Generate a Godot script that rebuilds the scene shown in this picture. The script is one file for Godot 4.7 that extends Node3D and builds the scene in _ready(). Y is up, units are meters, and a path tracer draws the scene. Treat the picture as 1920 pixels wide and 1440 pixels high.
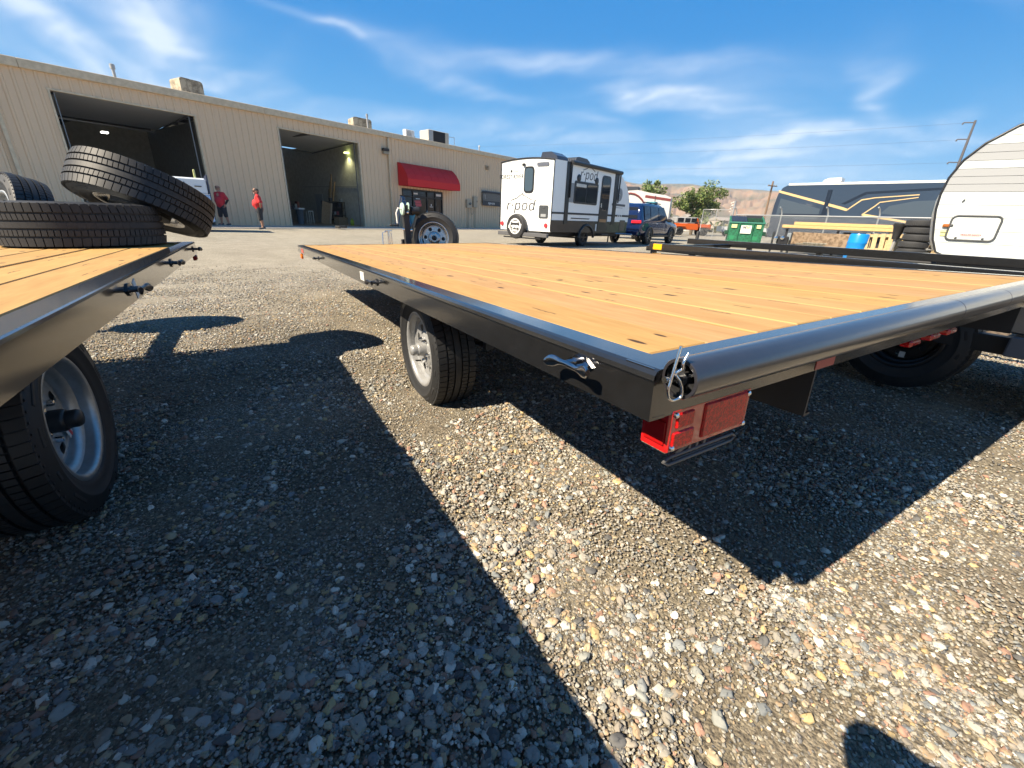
extends Node3D
# A gravel sales yard: flat deck trailers close by, a metal shop building, caravans and hills behind.

const EYE := Vector3(0, 0.88, 0)
const LOT := -0.12
const CAM_RIGHT := Vector3(0.99903, 0.04088, -0.01632)
const CAM_BACK := Vector3(0.0, 0.37075, 0.92873)
const SKY_WISPS := [[-36.0, 14.6, 6.0, 2.0, -18.0, 0.9], [-43.5, 12.3, 5.0, 1.2, -32.0, 0.75], [-32.8, 10.7, 2.2, 0.5, -12.0, 0.5], [-36.5, 10.3, 2.5, 0.4, -20.0, 0.4], [-23.5, 16.7, 5.0, 0.35, -14.0, 0.5],
	[-14.0, 15.9, 8.0, 0.8, -3.0, 0.4], [3.0, 16.4, 12.0, 0.9, -3.0, 0.42], [20.0, 15.0, 9.0, 0.9, -5.0, 0.36], [-5.0, 13.2, 8.0, 0.6, -11.0, 0.4], [18.5, 12.1, 9.0, 1.1, -5.0, 0.9], [10.5, 12.7, 3.0, 1.0, -10.0, 0.5],
	[29.0, 8.3, 9.0, 0.9, 1.0, 0.8], [19.0, 6.6, 7.0, 0.6, 0.0, 0.55], [33.0, 5.6, 7.0, 1.3, 0.0, 0.5], [36.0, 11.3, 3.6, 1.2, -58.0, 0.4], [33.0, 14.0, 2.5, 0.6, -20.0, 0.25], [42.0, 9.4, 2.2, 0.6, 25.0, 0.35], [7.5, 9.9, 3.0, 0.4, -4.0, 0.25], [60.0, 10.0, 12.0, 2.0, 8.0, 0.5], [-75.0, 14.0, 14.0, 3.0, -20.0, 0.5], [15.0, 3.5, 25.0, 1.2, 0.0, 0.25]]
const SUN_TRAVEL := Vector3(0.599, -0.715, -0.359)

var taken := {}
var M := {}
var noises := {}
var rng := RandomNumberGenerator.new()

# ------------------------------------------------------------------ mesh building
class MB:
	var v := PackedVector3Array()
	var n := PackedVector3Array()
	var t := PackedVector2Array()
	var c := PackedColorArray()
	var col := Color.WHITE
	var x := Transform3D.IDENTITY
	var mirrored := false

	func tri(a: Vector3, b: Vector3, d: Vector3, na: Vector3, nb: Vector3, nd: Vector3, ua := Vector2.ZERO, ub := Vector2.ZERO, ud := Vector2.ZERO) -> void:
		if ((b - a).cross(d - a).dot(na + nb + nd) > 0.0) != mirrored:
			v.append(x * a); v.append(x * d); v.append(x * b)
			n.append(x.basis * na); n.append(x.basis * nd); n.append(x.basis * nb)
			t.append(ua); t.append(ud); t.append(ub)
		else:
			v.append(x * a); v.append(x * b); v.append(x * d)
			n.append(x.basis * na); n.append(x.basis * nb); n.append(x.basis * nd)
			t.append(ua); t.append(ub); t.append(ud)
		c.append(col); c.append(col); c.append(col)

	func flat(a: Vector3, b: Vector3, d: Vector3) -> void:
		var m := (b - a).cross(d - a).normalized()
		tri(a, b, d, m, m, m)

	# counter-clockwise from outside
	func quad(a: Vector3, b: Vector3, d: Vector3, e: Vector3, u := Rect2(0, 0, 1, 1)) -> void:
		var m := (d - a).cross(e - b).normalized()
		tri(a, b, d, m, m, m, u.position, u.position + Vector2(u.size.x, 0), u.end)
		tri(a, d, e, m, m, m, u.position, u.end, u.position + Vector2(0, u.size.y))

	func box(at: Vector3, s: Vector3, bev := 0.0, turn := Basis.IDENTITY) -> void:
		var h := s * 0.5
		var b := minf(bev, minf(h.x, minf(h.y, h.z)) * 0.9)
		var ax := [Vector3.RIGHT, Vector3.UP, Vector3.BACK]
		var f := func(p: Vector3) -> Vector3: return at + turn * p
		for i in 3:
			var j := (i + 1) % 3
			var k := (i + 2) % 3
			for sg in [-1.0, 1.0]:
				var o: Vector3 = ax[i] * h[i] * sg
				var p: Vector3 = ax[j] * (h[j] - b)
				var q: Vector3 = ax[k] * (h[k] - b)
				if sg > 0: quad(f.call(o - p - q), f.call(o + p - q), f.call(o + p + q), f.call(o - p + q), Rect2(0, 0, s[j], s[k]))
				else: quad(f.call(o - p - q), f.call(o - p + q), f.call(o + p + q), f.call(o + p - q), Rect2(0, 0, s[k], s[j]))
			if b <= 0.0: continue
			for sj in [-1.0, 1.0]:
				for sk in [-1.0, 1.0]:
					var e0: Vector3 = ax[j] * h[j] * sj + ax[k] * (h[k] - b) * sk
					var e1: Vector3 = ax[j] * (h[j] - b) * sj + ax[k] * h[k] * sk
					var l: Vector3 = ax[i] * (h[i] - b)
					var m: Vector3 = (turn * (ax[j] * sj + ax[k] * sk)).normalized()
					tri(f.call(e0 - l), f.call(e0 + l), f.call(e1 + l), m, m, m)
					tri(f.call(e0 - l), f.call(e1 + l), f.call(e1 - l), m, m, m)
		if b > 0.0:
			for sx in [-1.0, 1.0]:
				for sy in [-1.0, 1.0]:
					for sz in [-1.0, 1.0]:
						var s3 := Vector3(sx, sy, sz)
						var m: Vector3 = (turn * s3).normalized()
						tri(f.call(s3 * (h - Vector3(0, b, b))), f.call(s3 * (h - Vector3(b, 0, b))), f.call(s3 * (h - Vector3(b, b, 0))), m, m, m)

	# rows of points; normals face away from each row's middle when closed, else towards up
	func grid(rows: Array, closed := false, up := Vector3.ZERO, su := 1.0, sv := 1.0) -> void:
		var R := rows.size()
		var K: int = rows[0].size()
		var nn := []
		var vote := 0.0
		for r in R:
			var mid := Vector3.ZERO
			for p in rows[r]: mid += p
			mid /= K
			var line := PackedVector3Array()
			for k in K:
				var k0 := (k + K - 1) % K if closed else maxi(k - 1, 0)
				var k1 := (k + 1) % K if closed else mini(k + 1, K - 1)
				var du: Vector3 = rows[r][k1] - rows[r][k0]
				var dv: Vector3 = rows[mini(r + 1, R - 1)][k] - rows[maxi(r - 1, 0)][k]
				var m := du.cross(dv).normalized()
				vote += m.dot(rows[r][k] - mid if up == Vector3.ZERO else up)
				line.append(m)
			nn.append(line)
		var sg := -1.0 if vote < 0 else 1.0
		for r in R - 1:
			for k in (K if closed else K - 1):
				var k1 := (k + 1) % K
				var a: Vector3 = rows[r][k]; var b: Vector3 = rows[r][k1]; var d: Vector3 = rows[r + 1][k1]; var e: Vector3 = rows[r + 1][k]
				var na: Vector3 = nn[r][k] * sg; var nb: Vector3 = nn[r][k1] * sg; var nd: Vector3 = nn[r + 1][k1] * sg; var ne: Vector3 = nn[r + 1][k] * sg
				var ua := Vector2(k * su, r * sv); var ub := Vector2((k + 1) * su, r * sv); var ud := Vector2((k + 1) * su, (r + 1) * sv); var ue := Vector2(k * su, (r + 1) * sv)
				tri(a, b, d, na, nb, nd, ua, ub, ud)
				tri(a, d, e, na, nd, ne, ua, ud, ue)

	# like grid, every facet flat
	func facets(rows: Array, closed := false, up := Vector3.ZERO) -> void:
		for r in rows.size() - 1:
			var mid := Vector3.ZERO
			for p in rows[r]: mid += p
			mid /= rows[r].size()
			var K: int = rows[r].size()
			for k in (K if closed else K - 1):
				var k1 := (k + 1) % K
				var a: Vector3 = rows[r][k]; var b: Vector3 = rows[r][k1]; var d: Vector3 = rows[r + 1][k1]; var e: Vector3 = rows[r + 1][k]
				var m := (d - a).cross(e - b).normalized()
				if m.dot((a + b + d + e) * 0.25 - mid if up == Vector3.ZERO else up) < 0: m = -m
				tri(a, b, d, m, m, m); tri(a, d, e, m, m, m)

	func cap(ring: PackedVector3Array, out: Vector3) -> void:
		var mid := Vector3.ZERO
		for p in ring: mid += p
		mid /= ring.size()
		for k in ring.size():
			tri(mid, ring[k], ring[(k + 1) % ring.size()], out, out, out)

	# profile of (radius, height along the axis y of T)
	func lathe(T: Transform3D, prof: Array, segs := 24, crease := 0.7, from := 0.0, to := TAU) -> void:
		var P := prof.size()
		var sn := []
		for i in P - 1:
			var d: Vector2 = prof[i + 1] - prof[i]
			sn.append(Vector2(d.y, -d.x).normalized() if d.length() > 1e-9 else Vector2(1, 0))
		for i in P - 1:
			var n0: Vector2 = sn[i]; var n1: Vector2 = sn[i]
			if i > 0 and sn[i - 1].dot(sn[i]) > crease: n0 = (sn[i - 1] + sn[i]).normalized()
			if i < P - 2 and sn[i + 1].dot(sn[i]) > crease: n1 = (sn[i + 1] + sn[i]).normalized()
			for k in segs:
				var a0 := from + (to - from) * k / segs
				var a1 := from + (to - from) * (k + 1) / segs
				var d0 := Vector3(cos(a0), 0, sin(a0)); var d1 := Vector3(cos(a1), 0, sin(a1))
				var p: Vector2 = prof[i]; var q: Vector2 = prof[i + 1]
				var A: Vector3 = T * (d0 * p.x + Vector3.UP * p.y); var B: Vector3 = T * (d1 * p.x + Vector3.UP * p.y)
				var D: Vector3 = T * (d1 * q.x + Vector3.UP * q.y); var E: Vector3 = T * (d0 * q.x + Vector3.UP * q.y)
				var nA: Vector3 = T.basis * (d0 * n0.x + Vector3.UP * n0.y); var nB: Vector3 = T.basis * (d1 * n0.x + Vector3.UP * n0.y)
				var nD: Vector3 = T.basis * (d1 * n1.x + Vector3.UP * n1.y); var nE: Vector3 = T.basis * (d0 * n1.x + Vector3.UP * n1.y)
				if p.x > 1e-6: tri(A, B, D, nA, nB, nD, Vector2(a0, p.y), Vector2(a1, p.y), Vector2(a1, q.y))
				if q.x > 1e-6: tri(A, D, E, nA, nD, nE, Vector2(a0, p.y), Vector2(a1, q.y), Vector2(a0, q.y))

	func tube(pts: Array, r: float, segs := 8, r_end := -1.0, caps := true) -> void:
		var rows := []
		var side := Vector3.ZERO
		for i in pts.size():
			var d: Vector3 = (pts[mini(i + 1, pts.size() - 1)] - pts[maxi(i - 1, 0)]).normalized()
			if side == Vector3.ZERO: side = d.cross(Vector3.UP if absf(d.y) < 0.9 else Vector3.RIGHT).normalized()
			side = (side - d * side.dot(d)).normalized()
			var up := side.cross(d)
			var rr := r if r_end < 0 else lerpf(r, r_end, float(i) / (pts.size() - 1))
			var row := PackedVector3Array()
			for k in segs:
				var a := TAU * k / segs
				row.append(pts[i] + (side * cos(a) + up * sin(a)) * rr)
			rows.append(row)
		grid(rows, true)
		if caps:
			cap(rows[0], (pts[0] - pts[1]).normalized())
			cap(rows[-1], (pts[-1] - pts[-2]).normalized())

	# polygon in the xy plane of T, from z0 to z1
	func prism(poly: PackedVector2Array, T: Transform3D, z0: float, z1: float, smooth := false) -> void:
		var cw := Geometry2D.is_polygon_clockwise(poly)
		var N := poly.size()
		var e := []
		for i in N:
			var d := poly[(i + 1) % N] - poly[i]
			var m := Vector2(d.y, -d.x).normalized()
			e.append(-m if cw else m)
		for i in N:
			var a := poly[i]; var b := poly[(i + 1) % N]
			var na: Vector2 = e[i]; var nb: Vector2 = e[i]
			if smooth:
				if e[(i + N - 1) % N].dot(e[i]) > 0.75: na = (e[(i + N - 1) % N] + e[i]).normalized()
				if e[(i + 1) % N].dot(e[i]) > 0.75: nb = (e[(i + 1) % N] + e[i]).normalized()
			var A := T * Vector3(a.x, a.y, z0); var B := T * Vector3(b.x, b.y, z0); var D := T * Vector3(b.x, b.y, z1); var E := T * Vector3(a.x, a.y, z1)
			var nA := T.basis * Vector3(na.x, na.y, 0); var nB := T.basis * Vector3(nb.x, nb.y, 0)
			tri(A, B, D, nA, nB, nB); tri(A, D, E, nA, nB, nA)
		var idx := Geometry2D.triangulate_polygon(poly)
		var f := T.basis * Vector3(0, 0, 1 if z1 > z0 else -1)
		for i in range(0, idx.size(), 3):
			var p := poly[idx[i]]; var q := poly[idx[i + 1]]; var s := poly[idx[i + 2]]
			tri(T * Vector3(p.x, p.y, z1), T * Vector3(q.x, q.y, z1), T * Vector3(s.x, s.y, z1), f, f, f, p, q, s)
			tri(T * Vector3(p.x, p.y, z0), T * Vector3(q.x, q.y, z0), T * Vector3(s.x, s.y, z0), -f, -f, -f, p, q, s)

	func mesh(colored := false) -> ArrayMesh:
		var a := []
		a.resize(Mesh.ARRAY_MAX)
		a[Mesh.ARRAY_VERTEX] = v
		a[Mesh.ARRAY_NORMAL] = n
		a[Mesh.ARRAY_TEX_UV] = t
		if colored: a[Mesh.ARRAY_COLOR] = c
		var m := ArrayMesh.new()
		m.add_surface_from_arrays(Mesh.PRIMITIVE_TRIANGLES, a)
		return m

# ------------------------------------------------------------------ scene helpers
func numbered(called: String) -> String:
	if not taken.has(called):
		taken[called] = 0
		return called
	taken[called] += 1
	return "%s_%03d" % [called, taken[called]]

func tag(o: Node3D, label: String, category: String, group := "", kind := "") -> Node3D:
	if label: o.set_meta("label", label)
	if category: o.set_meta("category", category)
	if group: o.set_meta("group", group)
	if kind: o.set_meta("kind", kind)
	return o

func thing(called: String, label: String, category: String, T: Transform3D, group := "") -> Node3D:
	var o := Node3D.new()
	o.name = numbered(called)
	add_child(o)
	o.transform = T
	tag(o, label, category, group)
	return o

func part(called: String, b, m: Material, parent: Node, colored := false) -> MeshInstance3D:
	var o := MeshInstance3D.new()
	o.mesh = b.mesh(colored) if b is MB else b
	o.material_override = m
	o.name = numbered(called) if parent == self else called
	parent.add_child(o, true)
	return o

func single(called: String, b, m: Material, label: String, category: String, T := Transform3D.IDENTITY, group := "", colored := false) -> MeshInstance3D:
	var o := part(called, b, m, self, colored)
	o.transform = T
	tag(o, label, category, group)
	return o

func dup(o: Node3D, label: String, T: Transform3D, group := "") -> Node3D:
	var r: Node3D = o.duplicate()
	r.name = numbered(str(o.name).rstrip("0123456789").trim_suffix("_"))
	add_child(r)
	r.transform = T
	r.set_meta("label", label)
	if group: r.set_meta("group", group)
	return r

func bx(at: Vector3, s: Vector3, bev := 0.0, turn := Basis.IDENTITY) -> MB:
	var b := MB.new()
	b.box(at, s, bev, turn)
	return b

func frame_of(x: Vector3, up: Vector3, at: Vector3) -> Transform3D:
	x = x.normalized()
	var z := x.cross(up).normalized()
	return Transform3D(Basis(x, z.cross(x), z), at)

# y axis of the result along d
func along(d: Vector3, at: Vector3) -> Transform3D:
	var y := d.normalized()
	var x := y.cross(Vector3.BACK if absf(y.z) < 0.9 else Vector3.RIGHT).normalized()
	return Transform3D(Basis(x, y, x.cross(y)), at)

func yaw(deg: float, at: Vector3) -> Transform3D:
	return Transform3D(Basis(Vector3.UP, deg_to_rad(deg)), at)

func lin(r: float, g: float, b: float) -> Color:
	return Color(r, g, b).linear_to_srgb()

func noise_tex(kind: String) -> Texture2D:
	if noises.has(kind): return noises[kind]
	var f := FastNoiseLite.new()
	f.seed = 11 + noises.size() * 7
	var g := Gradient.new()
	var size := Vector2i(512, 512)
	match kind:
		"mottle":
			f.frequency = 0.012; f.fractal_octaves = 6; f.fractal_gain = 0.6
			g.set_color(0, Color(0.925, 0.92, 0.91)); g.set_color(1, Color(1, 1, 1)); g.set_offset(0, 0.2); g.set_offset(1, 0.75)
		"dirt":
			f.frequency = 0.02; f.fractal_octaves = 7; f.fractal_gain = 0.7
			g.set_color(0, Color(0.66, 0.63, 0.59)); g.set_color(1, Color(1, 1, 1)); g.set_offset(0, 0.2); g.set_offset(1, 0.58)
		"speck":
			f.noise_type = FastNoiseLite.TYPE_CELLULAR; f.frequency = 0.09; f.cellular_return_type = FastNoiseLite.RETURN_CELL_VALUE; f.fractal_type = FastNoiseLite.FRACTAL_FBM; f.fractal_octaves = 3; f.fractal_gain = 0.8
			g.set_color(0, Color(0.62, 0.60, 0.57)); g.set_color(1, Color(1, 0.98, 0.94)); g.set_offset(0, 0.2); g.set_offset(1, 0.7)
			size = Vector2i(1024, 1024)
		"stones":
			f.noise_type = FastNoiseLite.TYPE_CELLULAR; f.frequency = 0.09; f.cellular_return_type = FastNoiseLite.RETURN_DISTANCE; f.fractal_type = FastNoiseLite.FRACTAL_FBM; f.fractal_octaves = 3
			g.set_color(0, Color(1, 1, 1)); g.set_color(1, Color(0, 0, 0))
			size = Vector2i(1024, 1024)
		"bump":
			f.frequency = 0.03; f.fractal_octaves = 6; f.fractal_gain = 0.65
		"weave":
			f.frequency = 0.16; f.fractal_octaves = 2
			g.set_color(0, Color(0.8, 0.8, 0.8)); g.set_color(1, Color(1, 1, 1))
	var t := NoiseTexture2D.new()
	t.width = size.x; t.height = size.y
	t.seamless = true
	t.noise = f
	t.color_ramp = g
	noises[kind] = t
	return t

func mat(key: String, c: Color, rough := 0.6, metal := 0.0, tex := "", scale := 1.0, bump := "", depth := 0.0, bscale := 0.0) -> StandardMaterial3D:
	if M.has(key): return M[key]
	var m := StandardMaterial3D.new()
	m.albedo_color = c
	m.roughness = rough
	m.metallic = metal
	if tex:
		m.albedo_texture = noise_tex(tex)
		m.uv1_triplanar = true
		m.uv1_scale = Vector3.ONE * scale
	if bump:
		m.heightmap_enabled = true
		m.heightmap_texture = noise_tex(bump)
		m.heightmap_scale = depth
		m.uv1_triplanar = true
		m.uv1_scale = Vector3.ONE * scale
	M[key] = m
	return m

func glass(key: String, c: Color, alpha: float) -> StandardMaterial3D:
	if M.has(key): return M[key]
	var m := StandardMaterial3D.new()
	m.albedo_color = Color(c, alpha)
	m.transparency = BaseMaterial3D.TRANSPARENCY_ALPHA
	m.roughness = 0.03
	M[key] = m
	return m

func font(bold := true, serif := false) -> SystemFont:
	var f := SystemFont.new()
	f.font_names = PackedStringArray(["Droid Serif" if serif else "Droid Sans"])
	f.font_weight = 700 if bold else 400
	return f

# lettering, centred at T, reading along T's x, facing T's z
func letters(called: String, s: String, high: float, m: Material, parent: Node, T: Transform3D, squeeze := 1.0, bold := true, slant := 0.0) -> MeshInstance3D:
	var tm := TextMesh.new()
	tm.text = s
	tm.font = font(bold)
	tm.font_size = 64
	tm.pixel_size = high / 47.0
	tm.depth = 0.004
	tm.curve_step = 2.0
	var o := MeshInstance3D.new()
	o.mesh = tm
	o.material_override = m
	o.name = called
	parent.add_child(o, true)
	o.transform = T * Transform3D(Basis(Vector3(squeeze, 0, 0), Vector3(slant, 1, 0), Vector3(0, 0, 1)), Vector3.ZERO)
	return o

func terrain(x: float, z: float) -> float:
	var r := Vector2(x, z).length()
	var s := clampf((r - 3.0) / 5.0, 0.0, 1.0)
	return LOT * s * s * (3.0 - 2.0 * s)

func pts2(a: Array) -> PackedVector2Array:
	var p := PackedVector2Array()
	for i in range(0, a.size(), 2): p.append(Vector2(a[i], a[i + 1]))
	return p

func round_rect(w: float, h: float, r: float, seg := 5) -> PackedVector2Array:
	var p := PackedVector2Array()
	for q in 4:
		var cx := (w * 0.5 - r) * (1 if q in [0, 3] else -1)
		var cy := (h * 0.5 - r) * (1 if q in [0, 1] else -1)
		for i in seg + 1:
			var a := PI * 0.5 * (q + float(i) / seg)
			p.append(Vector2(cx + cos(a) * r, cy + sin(a) * r))
	return p

func _ready() -> void:
	rng.seed = 20240
	view_and_light()
	shared_materials()
	ground_and_hills()
	shop_building()
	trailers()
	vehicles()
	yard()
	people()

func shared_materials() -> void:
	mat("chrome", lin(0.72, 0.73, 0.74), 0.14, 1.0)
	mat("rubber", lin(0.019, 0.0195, 0.021), 0.58, 0.0, "mottle", 4.0)
	mat("black_plastic", lin(0.02, 0.02, 0.021), 0.45)
	mat("dull_steel", lin(0.02, 0.02, 0.021), 0.55, 0.0, "mottle", 2.0)
	mat("drum", lin(0.03, 0.03, 0.032), 0.6)

func view_and_light() -> void:
	var cam := Camera3D.new()
	cam.name = "camera"
	# tipped 21.8 degrees down and rolled 2.5 degrees
	cam.transform = Transform3D(Basis(CAM_RIGHT, CAM_BACK.cross(CAM_RIGHT).normalized(), CAM_BACK).orthonormalized(), EYE)
	cam.fov = 85.4188
	cam.near = 0.05
	cam.far = 9000.0
	cam.current = true
	add_child(cam)

	var env := Environment.new()
	env.background_mode = Environment.BG_SKY
	var sky := Sky.new()
	var pano := PanoramaSkyMaterial.new()
	pano.panorama = sky_picture()
	pano.energy_multiplier = 0.50
	sky.sky_material = pano
	env.sky = sky
	env.tonemap_mode = Environment.TONE_MAPPER_LINEAR
	env.tonemap_exposure = 2.45
	env.fog_enabled = true
	env.fog_density = 0.00016
	env.fog_light_color = Color(0.70, 0.78, 0.88)
	env.sdfgi_enabled = true
	env.ssao_enabled = true
	env.ssil_enabled = true
	var we := WorldEnvironment.new()
	we.name = "world_environment"
	we.environment = env
	add_child(we)

	var sun := DirectionalLight3D.new()
	sun.name = "sun"
	sun.light_energy = 1.55
	sun.light_angular_distance = 0.5
	sun.light_color = Color(1.0, 0.94, 0.84)
	sun.shadow_enabled = true
	sun.basis = Basis.looking_at(SUN_TRAVEL, Vector3.UP)
	add_child(sun)

# direction of a heading (degrees right of -z) and a height angle
func dir_at(az: float, el: float) -> Vector3:
	var a := deg_to_rad(az)
	var e := deg_to_rad(el)
	return Vector3(sin(a) * cos(e), sin(e), -cos(a) * cos(e))

func sky_picture() -> ImageTexture:
	var W := 1536
	var H := 768
	var im := Image.create(W, H, false, Image.FORMAT_RGBF)
	var warp := FastNoiseLite.new()
	warp.seed = 5; warp.frequency = 0.55; warp.fractal_octaves = 4
	var fib := FastNoiseLite.new()
	fib.seed = 9; fib.frequency = 1.0; fib.fractal_octaves = 6; fib.fractal_gain = 0.62
	var patch := FastNoiseLite.new()
	patch.seed = 21; patch.frequency = 0.33; patch.fractal_octaves = 3
	# wisps: heading, height, half length, half width (degrees), tilt, strength
	var wisps := SKY_WISPS
	var zen := Vector3(0.026, 0.15, 0.40)
	var top := Vector3(0.034, 0.250, 0.625)
	var mid := Vector3(0.125, 0.405, 0.74)
	var low := Vector3(0.43, 0.66, 0.84)
	for y in H:
		var el := PI * (0.5 - (y + 0.5) / H)
		var se := sin(el)
		var ce := cos(el)
		for x in W:
			var az := wrapf(TAU * (x + 0.5) / W, -PI, PI)
			var c: Vector3
			if se < 0.0:
				c = low.lerp(Vector3(0.26, 0.24, 0.20), clampf(-se * 12.0, 0, 1))
			else:
				c = low.lerp(mid, smoothstep(-0.02, 0.15, se)).lerp(top, smoothstep(0.08, 0.36, se)).lerp(zen, smoothstep(0.3, 0.9, se))
				var d := Vector3(sin(az) * ce, se, -cos(az) * ce)
				var q := Vector2(d.x, d.z) / (se + 0.14)
				var w1 := warp.get_noise_2d(q.x * 1.3, q.y * 1.3)
				var w2 := warp.get_noise_2d(q.x * 1.3 + 40.0, q.y * 1.3)
				# stretched along the drift of the high wind
				var s := q.x * 0.86 + q.y * 0.5
				var tt := -q.x * 0.5 + q.y * 0.86
				var fine := fib.get_noise_2d(s * 0.8 + w1 * 0.6, tt * 3.4 + w2 * 1.1) * 0.5 + 0.5
				var pa := patch.get_noise_2d(q.x + w2 * 0.4, q.y * 1.6 + w1 * 0.4)
				var amount := clampf(pa * 1.3 + 0.08, 0.0, 1.0) * 0.42
				var azd := rad_to_deg(az)
				var eld := rad_to_deg(el)
				for ws in wisps:
					var dx: float = (azd - ws[0]) * ce
					if absf(dx) > 40.0: continue
					var dy: float = eld - ws[1]
					dx += w1 * 5.0; dy += w2 * 3.0
					var ct := cos(deg_to_rad(ws[4])); var st := sin(deg_to_rad(ws[4]))
					var u: float = (dx * ct + dy * st) / ws[2]
					var vv: float = (-dx * st + dy * ct) / (ws[3] * 1.35)
					var g := exp(-(u * u + vv * vv) * 1.2)
					amount += g * ws[5] * 1.15
				var cloud := clampf(amount * (0.34 + 0.66 * smoothstep(0.25, 0.85, fine)), 0.0, 0.8)
				c = c.lerp(Vector3(0.80, 0.88, 0.98), cloud)
			im.set_pixel(x, y, Color(c.x, c.y, c.z))
	return ImageTexture.create_from_image(im)

# ------------------------------------------------------------------ ground and hills
func ground_and_hills() -> void:
	var tone := FastNoiseLite.new()
	tone.seed = 3; tone.frequency = 0.35; tone.fractal_octaves = 4
	var relief := FastNoiseLite.new()
	relief.seed = 8; relief.frequency = 1.3; relief.fractal_octaves = 4
	var b := MB.new()
	var radii := [0.05]
	while radii[-1] < 12.0: radii.append(radii[-1] * 1.045 + 0.01)
	while radii[-1] < 4000.0: radii.append(radii[-1] * 1.16)
	var SEG := 140
	var pos := []
	var cols := []
	for r in radii:
		var row := PackedVector3Array()
		var crow := PackedColorArray()
		for k in SEG:
			var a := TAU * k / SEG
			var x: float = sin(a) * r
			var z: float = -cos(a) * r
			var y := terrain(x, z)
			if r < 14.0: y += relief.get_noise_2d(x, z) * 0.012 - 0.004
			if r > 300.0: y -= (r - 300.0) * 0.004
			row.append(Vector3(x, y, z))
			# loose warm gravel near the trailers, paler packed base and old asphalt further out
			var f := smoothstep(3.2, 7.5, r + tone.get_noise_2d(x, z) * 2.2)
			var c := Color(0.25, 0.225, 0.18).lerp(Color(0.40, 0.378, 0.325), f)
			c = c.lerp(Color(0.395, 0.38, 0.335), smoothstep(10.0, 17.0, r + tone.get_noise_2d(x * 0.3, z * 0.3) * 5.0))
			c = c.lerp(Color(0.30, 0.25, 0.17), smoothstep(70.0, 110.0, r))
			var s := 1.0 + tone.get_noise_2d(x * 0.7 + 30.0, z * 0.7) * 0.22
			crow.append(Color(c.r * s, c.g * s, c.b * s))
		pos.append(row)
		cols.append(crow)
	for i in radii.size() - 1:
		for k in SEG:
			var k1 := (k + 1) % SEG
			var q := [pos[i][k], pos[i][k1], pos[i + 1][k1], pos[i + 1][k]]
			var cc := [cols[i][k], cols[i][k1], cols[i + 1][k1], cols[i + 1][k]]
			for tri in [[0, 2, 1], [0, 3, 2]]:
				var m: Vector3 = (q[tri[1]] - q[tri[0]]).cross(q[tri[2]] - q[tri[0]]).normalized()
				if m.y < 0: m = -m
				var order: Array = [tri[0], tri[1], tri[2]]
				if (q[tri[1]] - q[tri[0]]).cross(q[tri[2]] - q[tri[0]]).y > 0: order = [tri[0], tri[2], tri[1]]
				for j in order:
					b.v.append(q[j]); b.n.append(Vector3.UP); b.t.append(Vector2(q[j].x, q[j].z)); b.c.append(cc[j])
	var gm := mat("ground", Color.WHITE, 0.95, 0.0, "speck", 1.1, "stones", 0.6)
	gm.vertex_color_use_as_albedo = true
	gm.uv1_world_triplanar = true
	gm.detail_enabled = true
	gm.detail_blend_mode = BaseMaterial3D.BLEND_MODE_MUL
	gm.detail_albedo = noise_tex("mottle")
	gm.detail_uv_layer = BaseMaterial3D.DETAIL_UV_2
	gm.uv2_scale = Vector3(0.23, 0.23, 0.23)
	gm.uv2_triplanar = true
	gm.uv2_world_triplanar = true
	var g := part("ground", b, gm, self, true)
	g.set_meta("kind", "structure")
	pebbles()
	# concrete apron along the shop wall
	var ap := MB.new()
	var wd := Vector3(0.568, 0, -0.823)
	var wn := Vector3(0.823, 0, 0.568)
	var o := Vector3(-14.873, LOT, -23.057)
	ap.x = Transform3D(Basis(wd, Vector3.UP, wn), o)
	for i in 9:
		ap.box(Vector3(-14.0 + i * 5.0, 0.0, 1.33), Vector3(4.985, 0.09, 2.62), 0.01)
	var apron := part("pavement", ap, mat("concrete", lin(0.42, 0.40, 0.36), 0.9, 0.0, "mottle", 0.6), self)
	apron.set_meta("kind", "structure")
	hills()

func pebble_mesh(sd: int) -> ArrayMesh:
	var nz := FastNoiseLite.new()
	nz.seed = sd; nz.frequency = 0.9; nz.fractal_octaves = 2
	var rows := []
	for i in 7:
		var th := PI * (0.02 + 0.96 * i / 6.0)
		var row := PackedVector3Array()
		for k in 9:
			var a := TAU * k / 9
			var d := Vector3(sin(th) * cos(a), cos(th), sin(th) * sin(a))
			d *= 1.0 + 0.62 * nz.get_noise_3dv(d * 1.5)
			row.append(d * Vector3(1.0, 0.62, 0.78) * 0.5)
		rows.append(row)
	var b := MB.new()
	b.grid(rows, true)
	return b.mesh()

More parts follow.
